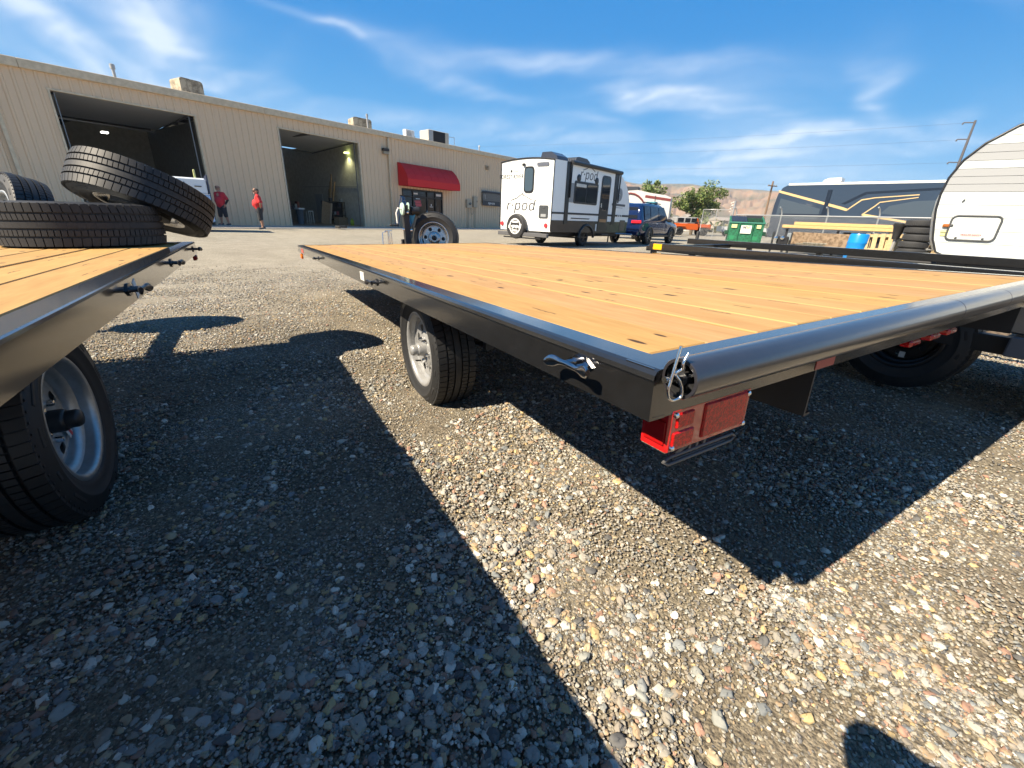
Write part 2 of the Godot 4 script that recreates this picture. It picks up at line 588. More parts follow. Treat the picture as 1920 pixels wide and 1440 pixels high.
func pebbles() -> void:
	var palette := [Color(0.30, 0.28, 0.24), Color(0.40, 0.33, 0.22), Color(0.47, 0.44, 0.38), Color(0.33, 0.20, 0.145), Color(0.20, 0.215, 0.22), Color(0.10, 0.10, 0.10), Color(0.44, 0.33, 0.17), Color(0.60, 0.57, 0.50), Color(0.25, 0.22, 0.18), Color(0.36, 0.35, 0.32), Color(0.28, 0.29, 0.27), Color(0.34, 0.25, 0.16)]
	var small_pal := [Color(0.25, 0.235, 0.20), Color(0.30, 0.275, 0.225), Color(0.20, 0.19, 0.17), Color(0.33, 0.31, 0.27), Color(0.13, 0.125, 0.12), Color(0.26, 0.215, 0.16), Color(0.28, 0.25, 0.19)]
	var clump := FastNoiseLite.new()
	clump.seed = 77; clump.frequency = 1.1; clump.fractal_octaves = 3
	var pm := mat("pebble", Color.WHITE, 0.85, 0.0, "mottle", 9.0)
	pm.vertex_color_use_as_albedo = true
	# [inner, outer radius, count, smallest, largest size, big share]
	var rings := [[0.15, 1.3, 70000, 0.0038, 0.0098, 0.065], [1.2, 2.6, 120000, 0.0048, 0.011, 0.055], [2.5, 4.6, 120000, 0.0075, 0.014, 0.035], [4.5, 10.0, 110000, 0.011, 0.019, 0.015]]
	for i in rings.size():
		var ring: Array = rings[i]
		for half in 2:
			var mm := MultiMesh.new()
			mm.transform_format = MultiMesh.TRANSFORM_3D
			mm.use_colors = true
			mm.mesh = pebble_mesh(i * 2 + half + 1)
			var n: int = ring[2] / 2
			var xf: Array[Transform3D] = []
			var cl: Array[Color] = []
			while xf.size() < n:
				var r := sqrt(rng.randf_range(ring[0] * ring[0], ring[1] * ring[1]))
				var a := rng.randf_range(-1.75, 1.75)
				var x := sin(a) * r
				var z := -cos(a) * r + 0.25
				var cl_n := clump.get_noise_2d(x, z)
				if r > 5.0 and rng.randf() < smoothstep(5.0, 10.0, r): continue
				var big := rng.randf() < float(ring[5]) * (1.0 + cl_n * 2.4)
				if not big and rng.randf() < 0.6 * smoothstep(0.0, -0.3, cl_n): continue
				var s := rng.randf_range(ring[3], ring[4])
				if big: s = 0.012 + 0.019 * pow(rng.randf(), 1.8) * (1.3 if rng.randf() < 0.1 else 1.0)
				var e := Basis.from_euler(Vector3(rng.randf_range(-0.5, 0.5), rng.randf() * TAU, rng.randf_range(-0.5, 0.5)))
				xf.append(Transform3D(e.scaled_local(Vector3(s, s * rng.randf_range(0.55, 0.95), s * rng.randf_range(0.75, 1.2))), Vector3(x, terrain(x, z) + s * rng.randf_range(-0.17, 0.06), z)))
				var c: Color = (palette if big else small_pal)[rng.randi() % (palette.size() if big else small_pal.size())]
				if not big and rng.randf() < 0.3: c = palette[rng.randi() % palette.size()]
				var k := rng.randf_range(0.86, 1.3)
				cl.append(Color(c.r * k, c.g * k, c.b * k))
			mm.instance_count = n
			for j in n:
				mm.set_instance_transform(j, xf[j])
				mm.set_instance_color(j, cl[j])
			var o := MultiMeshInstance3D.new()
			o.multimesh = mm
			o.material_override = pm
			o.name = numbered("gravel")
			add_child(o)
			tag(o, ["loose gravel of grey and tan pebbles closest to the viewer", "loose gravel around the wheels of the flat deck trailers", "gravel between the two flat deck trailers", "fine gravel beyond the flat deck trailers"][i], "gravel", "", "stuff")

func hills() -> void:
	var nz := FastNoiseLite.new()
	nz.seed = 31; nz.frequency = 0.006; nz.fractal_octaves = 6; nz.fractal_type = FastNoiseLite.FRACTAL_RIDGED
	var fine := FastNoiseLite.new()
	fine.seed = 12; fine.frequency = 0.02; fine.fractal_octaves = 5
	var az0 := -25.0
	var az1 := 80.0
	var N := 330
	var D := 46
	var crest := [[-25.0, 60.0], [0.0, 90.0], [12.0, 128.0], [14.5, 119.0], [17.0, 121.0], [19.9, 122.0], [22.5, 114.0], [26.0, 110.0], [29.0, 106.0], [33.0, 100.0], [45.0, 84.0], [80.0, 60.0]]
	var b := MB.new()
	var P := []
	var C := []
	for j in D:
		var f := float(j) / (D - 1)
		var dist := 620.0 + 1250.0 * f
		var row := PackedVector3Array()
		var crow := PackedColorArray()
		for i in N:
			var az := az0 + (az1 - az0) * i / (N - 1)
			var top := 60.0
			for q in crest.size() - 1:
				if az >= crest[q][0] and az <= crest[q + 1][0]:
					top = lerpf(crest[q][1], crest[q + 1][1], smoothstep(0.0, 1.0, (az - crest[q][0]) / (crest[q + 1][0] - crest[q][0])))
			top *= dist / 1500.0
			var a := deg_to_rad(az)
			var x := sin(a) * dist
			var z := -cos(a) * dist
			var gul := nz.get_noise_2d(x, z)
			var prof := smoothstep(0.05, 0.72, f + gul * 0.10 + 0.06 * sin(az * 0.9))
			# benches: slopes broken by cliff bands
			var st := prof * 4.0
			var fr := st - floorf(st)
			var bench := (floorf(st) + smoothstep(0.35, 0.75, fr)) / 4.0
			var h := lerpf(prof, bench, 0.55) * top
			h += fine.get_noise_2d(x, z) * 11.0 * prof + gul * 46.0 * prof * (1.0 - prof) + fine.get_noise_2d(x * 4.0, z * 4.0) * 3.0 * prof
			h = minf(h, top * 1.01)
			row.append(Vector3(x, h - 6.0, z))
			var cliff := smoothstep(0.3, 0.45, fr) * (1.0 - smoothstep(0.65, 0.85, fr))
			var band := fine.get_noise_2d(x * 0.4 + 900.0, h * 9.0)
			var rock := Color(0.235, 0.145, 0.095).lerp(Color(0.28, 0.205, 0.145), clampf(band + 0.5, 0, 1))
			var scrub := Color(0.075, 0.08, 0.055).lerp(Color(0.15, 0.13, 0.092), clampf(fine.get_noise_2d(x * 1.7, z * 1.7) * 1.2 + 0.45, 0, 1))
			var c := scrub.lerp(rock, clampf(cliff * 0.55 + smoothstep(0.1, 0.5, nz.get_noise_2d(x * 0.35 + 500.0, z * 0.35)) * 0.8 * (1.0 - cliff * 0.4), 0, 1))
			if prof > 0.96: c = c.lerp(Color(0.15, 0.145, 0.11), 0.6)
			crow.append(c)
		P.append(row)
		C.append(crow)
	for j in D - 1:
		for i in N - 1:
			var q := [P[j][i], P[j][i + 1], P[j + 1][i + 1], P[j + 1][i]]
			var cc := [C[j][i], C[j][i + 1], C[j + 1][i + 1], C[j + 1][i]]
			var m: Vector3 = (q[2] - q[0]).cross(q[3] - q[1]).normalized()
			if m.y < 0: m = -m
			for tr in [[0, 1, 2], [0, 2, 3]]:
				var order: Array = tr
				if (q[tr[1]] - q[tr[0]]).cross(q[tr[2]] - q[tr[0]]).dot(m) > 0: order = [tr[0], tr[2], tr[1]]
				for k in order:
					b.v.append(q[k]); b.n.append(m); b.t.append(Vector2.ZERO); b.c.append(cc[k])
	var hm := mat("hill", Color.WHITE, 1.0)
	hm.vertex_color_use_as_albedo = true
	var h := part("hills", b, hm, self, true)
	h.set_meta("kind", "structure")

# ------------------------------------------------------------------ wheels
func tyre_shape(R: float, w: float, rim: float, pitches := 62) -> MB:
	var b := MB.new()
	var base := R - 0.010
	var prof := []
	for p in [[rim - 0.004, 0.36], [rim + 0.012, 0.42], [rim + 0.016, 0.445], [rim + 0.03, 0.455], [lerpf(rim, R, 0.45), 0.495], [lerpf(rim, R, 0.47), 0.505], [lerpf(rim, R, 0.50), 0.505], [lerpf(rim, R, 0.52), 0.497], [lerpf(rim, R, 0.75), 0.48], [R - 0.022, 0.45], [R - 0.010, 0.41], [base - 0.001, 0.38]]:
		prof.append(Vector2(p[0], p[1] * w))
	var back := prof.duplicate()
	back.reverse()
	prof.append(Vector2(base, 0.0))
	for p in back: prof.append(Vector2(p.x, -p.y))
	prof.reverse()
	b.lathe(Transform3D.IDENTITY, prof, 72, 0.55)
	# tread blocks in five ribs, the middle one nearly whole, the outer ones running onto the shoulder
	for row in 5:
		var yc := (row - 2) * 0.168 * w
		var hw := 0.0625 * w
		var count: int = [pitches, pitches + 28, pitches, pitches + 28, pitches][row]
		for k in count:
			var gap: float = [0.13, 0.17, 0.012, 0.17, 0.13][row]
			var skew := 0.35 * (row - 2) / 2.0
			var a0 := TAU * (k + gap * 0.5) / count
			var a1 := TAU * (k + 1.0 - gap * 0.5) / count
			var y0 := yc - hw
			var y1 := yc + hw
			var out := 0.0
			if row == 0: y0 -= 0.055 * w; out = -1.0
			if row == 4: y1 += 0.055 * w; out = 1.0
			var P := func(a: float, r: float, y: float) -> Vector3: return Vector3(cos(a) * r, y, sin(a) * r)
			var s0 := TAU / count * skew * 0.25
			var r0 := R - (0.007 if out < 0 else 0.0)
			var r1 := R - (0.007 if out > 0 else 0.0)
			var A: Vector3 = P.call(a0 - s0, r0, y0); var B: Vector3 = P.call(a1 - s0, r0, y0); var C: Vector3 = P.call(a1 + s0, r1, y1); var D: Vector3 = P.call(a0 + s0, r1, y1)
			var lo := base - 0.006
			var Ab: Vector3 = P.call(a0 - s0, lo, y0); var Bb: Vector3 = P.call(a1 - s0, lo, y0); var Cb: Vector3 = P.call(a1 + s0, lo, y1); var Db: Vector3 = P.call(a0 + s0, lo, y1)
			var na := Vector3(cos(a0), 0, sin(a0)); var nb := Vector3(cos(a1), 0, sin(a1))
			b.tri(A, B, C, na, nb, nb); b.tri(A, C, D, na, nb, na)
			var mid := (A + B + C + D) * 0.25 - na * 0.004
			for q in [[A, B, Bb, Ab], [B, C, Cb, Bb], [C, D, Db, Cb], [D, A, Ab, Db]]:
				var m: Vector3 = (q[2] - q[0]).cross(q[3] - q[1]).normalized()
				if m.dot((q[0] + q[1]) * 0.5 - mid) < 0: m = -m
				b.tri(q[0], q[1], q[2], m, m, m); b.tri(q[0], q[2], q[3], m, m, m)
	# raised marks moulded on both walls
	for side in [-1.0, 1.0]:
		for k in 14:
			if k % 5 == 4: continue
			var a := TAU * k / 14.0 + 0.2
			var r := lerpf(rim, R, 0.63)
			b.box(Vector3(cos(a) * r, side * w * 0.489, sin(a) * r), Vector3(0.012, 0.0035, 0.030 + 0.02 * (k % 3)), 0.001, Basis(Vector3.UP, -a))
		for k in pitches:
			var a := TAU * (k + 0.5) / pitches
			var r := R - 0.028
			b.box(Vector3(cos(a) * r, side * w * 0.452, sin(a) * r), Vector3(0.016, 0.004, 0.006), 0.0, Basis(Vector3.UP, -a))
	return b

# one sixth or eighth of a wheel disc with a round hole in it
func holed_disc(b: MB, r_in: float, r_out: float, holes: int, r_hole: float, hole_at: float, y: float, thick: float) -> void:
	var T := Transform3D(Basis(Vector3.RIGHT, Vector3.BACK, Vector3.UP), Vector3(0, y, 0))
	for s in holes:
		var a0 := TAU * s / holes
		var a1 := TAU * (s + 1) / holes
		var am := (a0 + a1) * 0.5
		var p := PackedVector2Array()
		for i in 5: p.append(Vector2.from_angle(lerpf(a0, am - 0.004, i / 4.0)) * r_out)
		for i in 17:
			var a := am + 0.02 + (TAU - 0.04) * i / 16.0
			p.append(Vector2.from_angle(am) * hole_at + Vector2.from_angle(a) * r_hole)
		# the slit keeps clear of itself
		for i in 5: p.append(Vector2.from_angle(lerpf(am + 0.004, a1, i / 4.0)) * r_out)
		for i in 7: p.append(Vector2.from_angle(lerpf(a1, a0, i / 6.0)) * r_in)
		var q := PackedVector2Array()
		for i in p.size():
			q.append(p[i])
		# hole runs the other way round
		var fixed := PackedVector2Array()
		for i in 5: fixed.append(q[i])
		for i in 17: fixed.append(q[5 + 16 - i])
		for i in range(22, q.size()): fixed.append(q[i])
		b.prism(fixed, T, 0.0, thick)

# a wheel with its axis along local y, the street side at +y. With parent: parts of it; alone: a thing of its own.
func wheel(parent: Node, T: Transform3D, R: float, w: float, rim: float, rim_mat: Material, hub_mat: Material, called := "wheel", holes := 8, depth := 0.035) -> MeshInstance3D:
	var b := MB.new()
	var o := 0.40 * w
	var prof := [Vector2(rim + 0.012, o - 0.004), Vector2(rim + 0.013, o + 0.004), Vector2(rim + 0.006, o + 0.008), Vector2(rim - 0.006, o + 0.003), Vector2(rim - 0.010, o - 0.012), Vector2(rim - 0.013, o - 0.03), Vector2(rim - 0.026, o - 0.036), Vector2(rim - 0.034, o - 0.052), Vector2(rim - 0.038, -o * 0.5), Vector2(rim - 0.012, -o), Vector2(rim + 0.012, -o - 0.004)]
	b.lathe(Transform3D.IDENTITY, prof, 56, 0.6)
	var dy := o - depth - 0.03
	holed_disc(b, 0.062, rim - 0.035, holes, 0.02 if holes > 6 else 0.026, lerpf(0.062, rim - 0.035, 0.62), dy, 0.004)
	b.lathe(Transform3D.IDENTITY, [Vector2(rim - 0.036, dy), Vector2(rim - 0.044, dy + 0.008), Vector2(rim - 0.052, dy + 0.0045)], 48, 0.3)
	b.lathe(Transform3D.IDENTITY, [Vector2(0.092, dy + 0.0042), Vector2(0.086, dy + 0.010), Vector2(0.05, dy + 0.012), Vector2(0.034, dy + 0.012)], 40, 0.4)
	var root := part(called, b, rim_mat, parent)
	root.transform = T
	part("tyre", memo("tyre%.3f_%.3f_%.3f" % [R, w, rim], func(): return tyre_shape(R, w, rim).mesh()), mat("rubber", lin(0.019, 0.0195, 0.021), 0.58, 0.0, "mottle", 4.0), root)
	var h := MB.new()
	h.lathe(Transform3D.IDENTITY, [Vector2(0.034, dy), Vector2(0.034, dy + 0.045), Vector2(0.031, dy + 0.052), Vector2(0.027, dy + 0.054), Vector2(0.027, dy + 0.075), Vector2(0.022, dy + 0.084), Vector2(0.0, dy + 0.086)], 28, 0.5)
	part("hub", h, hub_mat, root)
	for k in 5:
		var a := TAU * k / 5.0 + 0.3
		var l := MB.new()
		l.lathe(Transform3D(Basis.IDENTITY, Vector3(cos(a) * 0.057, dy + 0.009, sin(a) * 0.057)), [Vector2(0.011, 0.0), Vector2(0.0105, 0.012), Vector2(0.008, 0.02), Vector2(0.0, 0.022)], 6, 0.9)
		part("lug_nut", l, M.get("chrome"), root)
	var d := MB.new()
	d.lathe(Transform3D.IDENTITY, [Vector2(0.0, dy - 0.02), Vector2(rim - 0.05, dy - 0.022), Vector2(rim - 0.052, -w * 0.45), Vector2(0.0, -w * 0.46)], 32, 0.3)
	part("brake_drum", d, mat("drum", lin(0.03, 0.03, 0.032), 0.6), root)
	var st := MB.new()
	var va := 2.4
	st.tube([Vector3(cos(va) * (rim - 0.045), dy, sin(va) * (rim - 0.045)), Vector3(cos(va) * (rim - 0.055), dy + 0.035, sin(va) * (rim - 0.055))], 0.005, 8)
	part("valve_stem", st, mat("black_plastic", lin(0.02, 0.02, 0.021), 0.45), root)
	return root

var kept := {}
func memo(key: String, f: Callable):
	if not kept.has(key): kept[key] = f.call()
	return kept[key]

# ------------------------------------------------------------------ wood
func wood_picture() -> ImageTexture:
	var W := 1024
	var H := 256
	var im := Image.create(W, H, false, Image.FORMAT_RGB8)
	var f := FastNoiseLite.new()
	f.seed = 4; f.frequency = 1.0; f.fractal_octaves = 4; f.fractal_gain = 0.6
	var g := FastNoiseLite.new()
	g.seed = 14; g.frequency = 1.0; g.fractal_octaves = 3
	var knots := []
	for i in 13: knots.append([rng.randf() * W, rng.randf() * H, rng.randf_range(5, 11), rng.randf_range(2.5, 5.0)])
	var cracks := []
	for i in 22: cracks.append([rng.randf() * W, rng.randf() * H, rng.randf_range(8, 22), rng.randf_range(0.7, 1.5)])
	for x in W:
		var a := TAU * x / W
		var cx := cos(a); var sx := sin(a)
		for y in H:
			var bend := 0.0
			var dark := 0.0
			for k in knots:
				var dx: float = absf(x - k[0]); dx = minf(dx, W - dx)
				if dx > 60: continue
				var dy: float = absf(y - k[1]); dy = minf(dy, H - dy)
				var d := sqrt(pow(dx / k[2], 2) + pow(dy / k[3], 2))
				bend += 0.10 * exp(-d * 0.6)
				dark = maxf(dark, 0.72 * (1.0 - smoothstep(0.7, 1.3, d)))
			for k in cracks:
				var dx: float = absf(x - k[0]); dx = minf(dx, W - dx)
				if dx > 30: continue
				var dy: float = absf(y - k[1] + sin(dx * 0.3) * 0.8)
				if dx < k[2] and dy < k[3]: dark = maxf(dark, 0.6)
			var yy := y / 22.0 + bend * 9.0
			var ring := f.get_noise_3d(cx * 1.4, sx * 1.4, yy) * 0.5 + 0.5
			var line := g.get_noise_3d(cx * 2.4, sx * 2.4, yy * 9.0) * 0.5 + 0.5
			var big := g.get_noise_3d(cx * 1.1 + 9.0, sx * 1.1, y / 90.0) * 0.5 + 0.5
			var v := 0.90 + 0.055 * (ring - 0.5) * 2.0 + 0.05 * (line - 0.5) * 2.0
			v *= 0.96 + 0.08 * big
			var c := Color(v, v * (0.985 - 0.06 * (1.0 - ring)), v * (0.95 - 0.14 * (1.0 - ring)))
			c = c.lerp(Color(0.12, 0.07, 0.04), dark)
			im.set_pixel(x, y, c)
	return ImageTexture.create_from_image(im)

func plank_mats() -> Array:
	if kept.has("planks"): return kept.planks
	var t := wood_picture()
	var out := []
	for i in 7:
		var m := StandardMaterial3D.new()
		var k: float = [1.0, 0.96, 1.03, 0.98, 1.05, 0.95, 1.01][i]
		m.albedo_color = lin(0.50 * k, (0.318 + 0.007 * (i % 3)) * k, (0.118 + 0.010 * (i % 4)) * k)
		m.albedo_texture = t
		m.uv1_scale = Vector3(1.0 / 2.3, 1.0 / 0.42, 1.0)
		m.uv1_offset = Vector3(i * 0.371, i * 0.157, 0)
		m.roughness = 0.72
		m.heightmap_enabled = true
		m.heightmap_texture = t
		m.heightmap_scale = 0.08
		out.append(m)
	kept.planks = out
	return out

# ------------------------------------------------------------------ the flat deck trailers
func rail_profile() -> PackedVector2Array:
	return pts2([-0.003, 0.002, -0.052, 0.002, -0.0585, -0.0005, -0.0625, -0.006, -0.064, -0.013, -0.0625, -0.017, -0.0625, -0.077, -0.030, -0.077, -0.030, -0.072, -0.057, -0.072, -0.057, -0.012, -0.003, -0.006])

func cleat(parent: Node, at: Vector3, m: Material, size := 1.0, out := -1.0) -> void:
	var b := MB.new()
	b.x = Transform3D(Basis(Vector3(out, 0, 0), Vector3.UP, Vector3(0, 0, 1)).scaled(Vector3.ONE * size), at)
	b.mirrored = out < 0.0
	var diamond := pts2([0.034, 0.0, 0.010, 0.015, -0.010, 0.015, -0.034, 0.0, -0.010, -0.015, 0.010, -0.015])
	b.prism(diamond, Transform3D(Basis(Vector3(0, 0, 1), Vector3.UP, Vector3(1, 0, 0)), Vector3.ZERO), 0.0, 0.004)
	for z in [-0.016, 0.016]: b.lathe(along(Vector3.RIGHT, Vector3(0.003, 0, z)), [Vector2(0.008, 0), Vector2(0.0055, 0.006), Vector2(0.0055, 0.022)], 12)
	# a bowed bar, thin at the middle and spread flat at both horns
	var rows := []
	for i in 19:
		var u := (i - 9) / 9.0
		var flat := smoothstep(0.35, 0.75, absf(u)) * (1.0 - smoothstep(0.86, 1.0, absf(u)) * 0.8)
		var row := PackedVector3Array()
		for k in 12:
			var a := TAU * k / 12
			row.append(Vector3(0.026 + 0.010 * u * u + sin(a) * 0.0052, 0.010 * (absf(u) - 0.5) * u + cos(a) * (0.0052 + 0.0062 * flat), u * 0.060))
		rows.append(row)
	b.grid(rows, true)
	b.cap(rows[0], Vector3(0, 0, -1)); b.cap(rows[18], Vector3(0, 0, 1))
	part("rope_cleat", b, m, parent)

func trailers() -> void:
	var steel := mat("black_steel", lin(0.013, 0.013, 0.0135), 0.24, 0.0, "mottle", 3.0, "bump", 0.006)
	steel.clearcoat_enabled = true
	steel.clearcoat = 0.9
	steel.clearcoat_roughness = 0.10
	var dull := mat("dull_steel", lin(0.02, 0.02, 0.021), 0.55, 0.0, "mottle", 2.0)
	mat("chrome", lin(0.72, 0.73, 0.74), 0.14, 1.0)
	var zinc := mat("galvanised", lin(0.46, 0.48, 0.49), 0.42, 0.85, "mottle", 6.0)
	var silver := mat("silver_paint", lin(0.34, 0.345, 0.35), 0.32, 0.3, "mottle", 5.0)
	var planks := plank_mats()
	var T := Transform3D(Basis(Vector3(0.852, 0.019, -0.522), Vector3(-0.037, 0.999, -0.024), Vector3(0.521, 0.040, 0.852)).orthonormalized(), Vector3(0.218, 0.687, -0.637))
	main_trailer(T, steel, dull, silver, planks)
	left_trailer(steel, dull, zinc, planks)
	rail_trailer(T, steel, dull)
	boat_trailer(T, dull)
	loose_wheels(zinc)

func deck_planks(parent: Node, n: int, w: float, gap: float, x0: float, dirx: float, z0: float, z1: float, planks: Array) -> void:
	for i in n:
		var x := x0 + dirx * (i + 0.5) * w
		var b := MB.new()
		var ll := absf(z1 - z0) - rng.randf() * 0.008
		b.box(Vector3(0, -0.019, 0), Vector3(w - gap, 0.038, ll), 0.0025)
		var o := part("plank", b, planks[(i * 3 + rng.randi() % 2) % planks.size()], parent)
		o.position = Vector3(x, rng.randf_range(-0.0018, 0.0012), (z0 + z1) * 0.5)
		o.rotation.z = rng.randf_range(-0.006, 0.006)

func main_trailer(T: Transform3D, steel: Material, dull: Material, silver: Material, planks: Array) -> void:
	var o := thing("flat_deck_trailer", "black flat deck trailer with bare wood planks and red tail lamp, in the middle", "trailer", T, "flat deck trailers")
	var W := 2.38
	var F := -5.24
	deck_planks(o, 16, W / 16.0, 0.0035, 0.0, 1.0, 0.0, F, planks)
	var ID := Transform3D.IDENTITY
	var r := MB.new()
	r.prism(rail_profile(), ID, 0.066, F - 0.06)
	part("side_rail", r, steel, o)
	r = MB.new()
	r.prism(rail_profile(), Transform3D(Basis(Vector3(-1, 0, 0), Vector3.UP, Vector3(0, 0, 1)), Vector3(W, 0, 0)), 0.066, F - 0.06)
	part("side_rail", r, steel, o)
	var ZY := Transform3D(Basis(Vector3(0, 0, 1), Vector3.UP, Vector3(1, 0, 0)), Vector3.ZERO)
	r = MB.new()
	r.prism(pts2([0.004, 0.0015, 0.058, 0.0015, 0.064, -0.004, 0.0655, -0.010, 0.0655, -0.0765, 0.03, -0.0765, 0.03, -0.072, 0.060, -0.072, 0.060, -0.010, 0.004, -0.006]), ZY, -0.0575, W + 0.0575)
	part("rear_rail", r, steel, o)
	r = MB.new()
	r.prism(pts2([F - 0.004, 0.0015, F - 0.055, 0.0015, F - 0.058, -0.08, F - 0.052, -0.08, F - 0.049, -0.006, F - 0.004, -0.006]), ZY, -0.055, W + 0.055)
	part("front_rail", r, steel, o)
	# the black tube along the rear edge, made of sleeves
	var tube_m := mat("black_tube", lin(0.026, 0.025, 0.029), 0.30, 0.0, "mottle", 8.0)
	tube_m.clearcoat_enabled = true
	tube_m.clearcoat = 0.8
	tube_m.clearcoat_roughness = 0.18
	var C := Vector3(0, -0.004, 0.0945)
	var edges := [-0.048, 0.98, 1.38, 1.74, 1.95, 2.43]
	for i in edges.size() - 1:
		var t := MB.new()
		t.lathe(along(Vector3.RIGHT, C + Vector3(edges[i], 0, 0)), [Vector2(0.024, 0.0), Vector2(0.0282, 0.0), Vector2(0.029, 0.0013), Vector2(0.029, edges[i + 1] - edges[i] - 0.003), Vector2(0.0278, edges[i + 1] - edges[i] - 0.001), Vector2(0.024, edges[i + 1] - edges[i] - 0.001)], 40, 0.995)
		part("bumper_tube", t, tube_m, o)
	var hb := MB.new()
	var HT := along(Vector3.LEFT, C + Vector3(-0.040, 0, 0))
	hb.lathe(HT, [Vector2(0.0265, -0.01), Vector2(0.0265, 0.002), Vector2(0.023, 0.002), Vector2(0.023, -0.012), Vector2(0.010, -0.012), Vector2(0.010, 0.004), Vector2(0.0, 0.004)], 32, 0.3)
	for k in 6:
		var a := TAU * k / 6.0
		hb.box(HT * Vector3(cos(a) * 0.0165, -0.004, sin(a) * 0.0165), Vector3(0.013, 0.010, 0.0035), 0.0, HT.basis * Basis(Vector3.UP, -a))
	part("tube_end", hb, mat("black_plastic", lin(0.02, 0.02, 0.021), 0.45), o)
	var pin := MB.new()
	pin.tube([C + Vector3(-0.03, 0, 0), C + Vector3(-0.078, 0.004, 0.0)], 0.0045, 10)
	part("hitch_pin", pin, M.chrome, o)
	var clip := MB.new()
	var cp := []
	for p in [[-0.064, 0.046], [-0.070, 0.020], [-0.0745, 0.000], [-0.077, -0.012], [-0.073, -0.024], [-0.064, -0.029], [-0.055, -0.025], [-0.0535, -0.016], [-0.060, -0.002], [-0.0665, 0.009], [-0.0595, 0.016], [-0.060, 0.024], [-0.052, 0.036]]:
		cp.append(Vector3(p[0], p[1], 0.102 + (0.004 if p[0] > -0.062 else 0.0)))
	var cv := []
	var crv := Curve3D.new()
	for i in cp.size():
		var d: Vector3 = (cp[mini(i + 1, cp.size() - 1)] - cp[maxi(i - 1, 0)]) / 6.0
		crv.add_point(cp[i], -d, d)
	crv.bake_interval = 0.004
	for p in crv.get_baked_points(): cv.append(p)
	clip.tube(cv, 0.0021, 8)
	part("retaining_clip", clip, M.chrome, o)
	# tail lamp
	var red := mat("red_lens", lin(0.50, 0.012, 0.012), 0.12)
	red.clearcoat_enabled = true
	red.clearcoat = 1.0
	red.clearcoat_roughness = 0.05
	var L := MB.new()
	L.box(Vector3(0.090, -0.108, 0.038), Vector3(0.208, 0.078, 0.056), 0.004)
	var lamp := part("tail_lamp", L, red, o)
	var lens := MB.new()
	lens.box(Vector3(0.020, -0.091, 0.0665), Vector3(0.040, 0.026, 0.005), 0.002)
	lens.box(Vector3(0.020, -0.124, 0.0665), Vector3(0.050, 0.028, 0.005), 0.002)
	lens.box(Vector3(0.124, -0.106, 0.0665), Vector3(0.116, 0.062, 0.006), 0.003)
	part("lens", lens, mat("red_reflector", lin(0.78, 0.012, 0.012), 0.3, 0.0, "speck", 3.0, "stones", 0.03), lamp)
	for p in [[-0.004, -0.079], [-0.004, -0.136], [0.182, -0.079], [0.182, -0.136]]:
		var s := MB.new()
		s.lathe(along(Vector3.BACK, Vector3(p[0], p[1], 0.066)), [Vector2(0.0048, 0), Vector2(0.0045, 0.004), Vector2(0.002, 0.006), Vector2(0, 0.006)], 10)
		part("screw", s, M.chrome, lamp)
	var side := MB.new()
	side.box(Vector3(-0.0155, -0.112, 0.040), Vector3(0.003, 0.040, 0.040), 0.001)
	part("side_reflector", side, mat("red_deep", lin(0.34, 0.006, 0.006), 0.2), lamp)
	# licence plate bracket below it
	var br := MB.new()
	var loop := []
	for p in [[0.03, -0.176], [0.205, -0.176], [0.217, -0.183], [0.205, -0.190], [0.03, -0.190], [0.018, -0.183], [0.03, -0.176]]: loop.append(Vector3(p[0], p[1], 0.04))
	br.tube(loop, 0.0036, 6)
	var inner := []
	for p in [[0.045, -0.180], [0.19, -0.180], [0.19, -0.186], [0.045, -0.186], [0.045, -0.180]]: inner.append(Vector3(p[0], p[1], 0.038))
	br.tube(inner, 0.0015, 5)
	for x in [0.085, 0.105, 0.125]: br.box(Vector3(x, -0.157, 0.040), Vector3(0.006, 0.04, 0.003), 0.0, Basis(Vector3.BACK, -0.25))
	br.box(Vector3(0.06, -0.168, 0.04), Vector3(0.03, 0.008, 0.003), 0.0, Basis(Vector3.BACK, 0.35))
	part("plate_bracket", br, mat("grey_plastic", lin(0.085, 0.085, 0.085), 0.45), o)
	var lip := MB.new()
	lip.box(Vector3(0.09, -0.0700, 0.050), Vector3(0.21, 0.004, 0.03), 0.001)
	part("lamp_bracket", lip, dull, o)
	part("ledge", bx(Vector3(W * 0.5, -0.046, 0.012), Vector3(W + 0.1, 0.006, 0.09)), dull, o)
	for x in [-0.01, W + 0.01]: part("ledge", bx(Vector3(x, -0.046, F * 0.5), Vector3(0.08, 0.006, -F)), dull, o)
	# frame members
	for x in [0.43, 1.95]:
		var f := MB.new()
		f.prism(pts2([-0.003, -0.075, 0.003, -0.075, 0.003, -0.178, 0.022, -0.178, 0.022, -0.184, -0.003, -0.184]), Transform3D(Basis.IDENTITY, Vector3(x, 0, 0)), 0.06, F + 0.1)
		part("frame_beam", f, dull, o)
	for i in 7:
		part("cross_member", bx(Vector3(W * 0.5, -0.064, -0.3 - i * 0.76), Vector3(W, 0.045, 0.04), 0.003), dull, o)
	part("axle", bx(Vector3(W * 0.5, -0.37, -1.55), Vector3(W - 0.3, 0.05, 0.05), 0.006), dull, o)
	for x in [0.34, W - 0.34]:
		var leaf := MB.new()
		for k in 3: leaf.box(Vector3(x, -0.325 + k * 0.012, -1.55), Vector3(0.045, 0.007, 0.66 - k * 0.16), 0.001)
		for z in [-1.22, -1.88]: leaf.box(Vector3(x, -0.25, z), Vector3(0.04, 0.17, 0.03), 0.002)
		part("leaf_spring", leaf, dull, o)
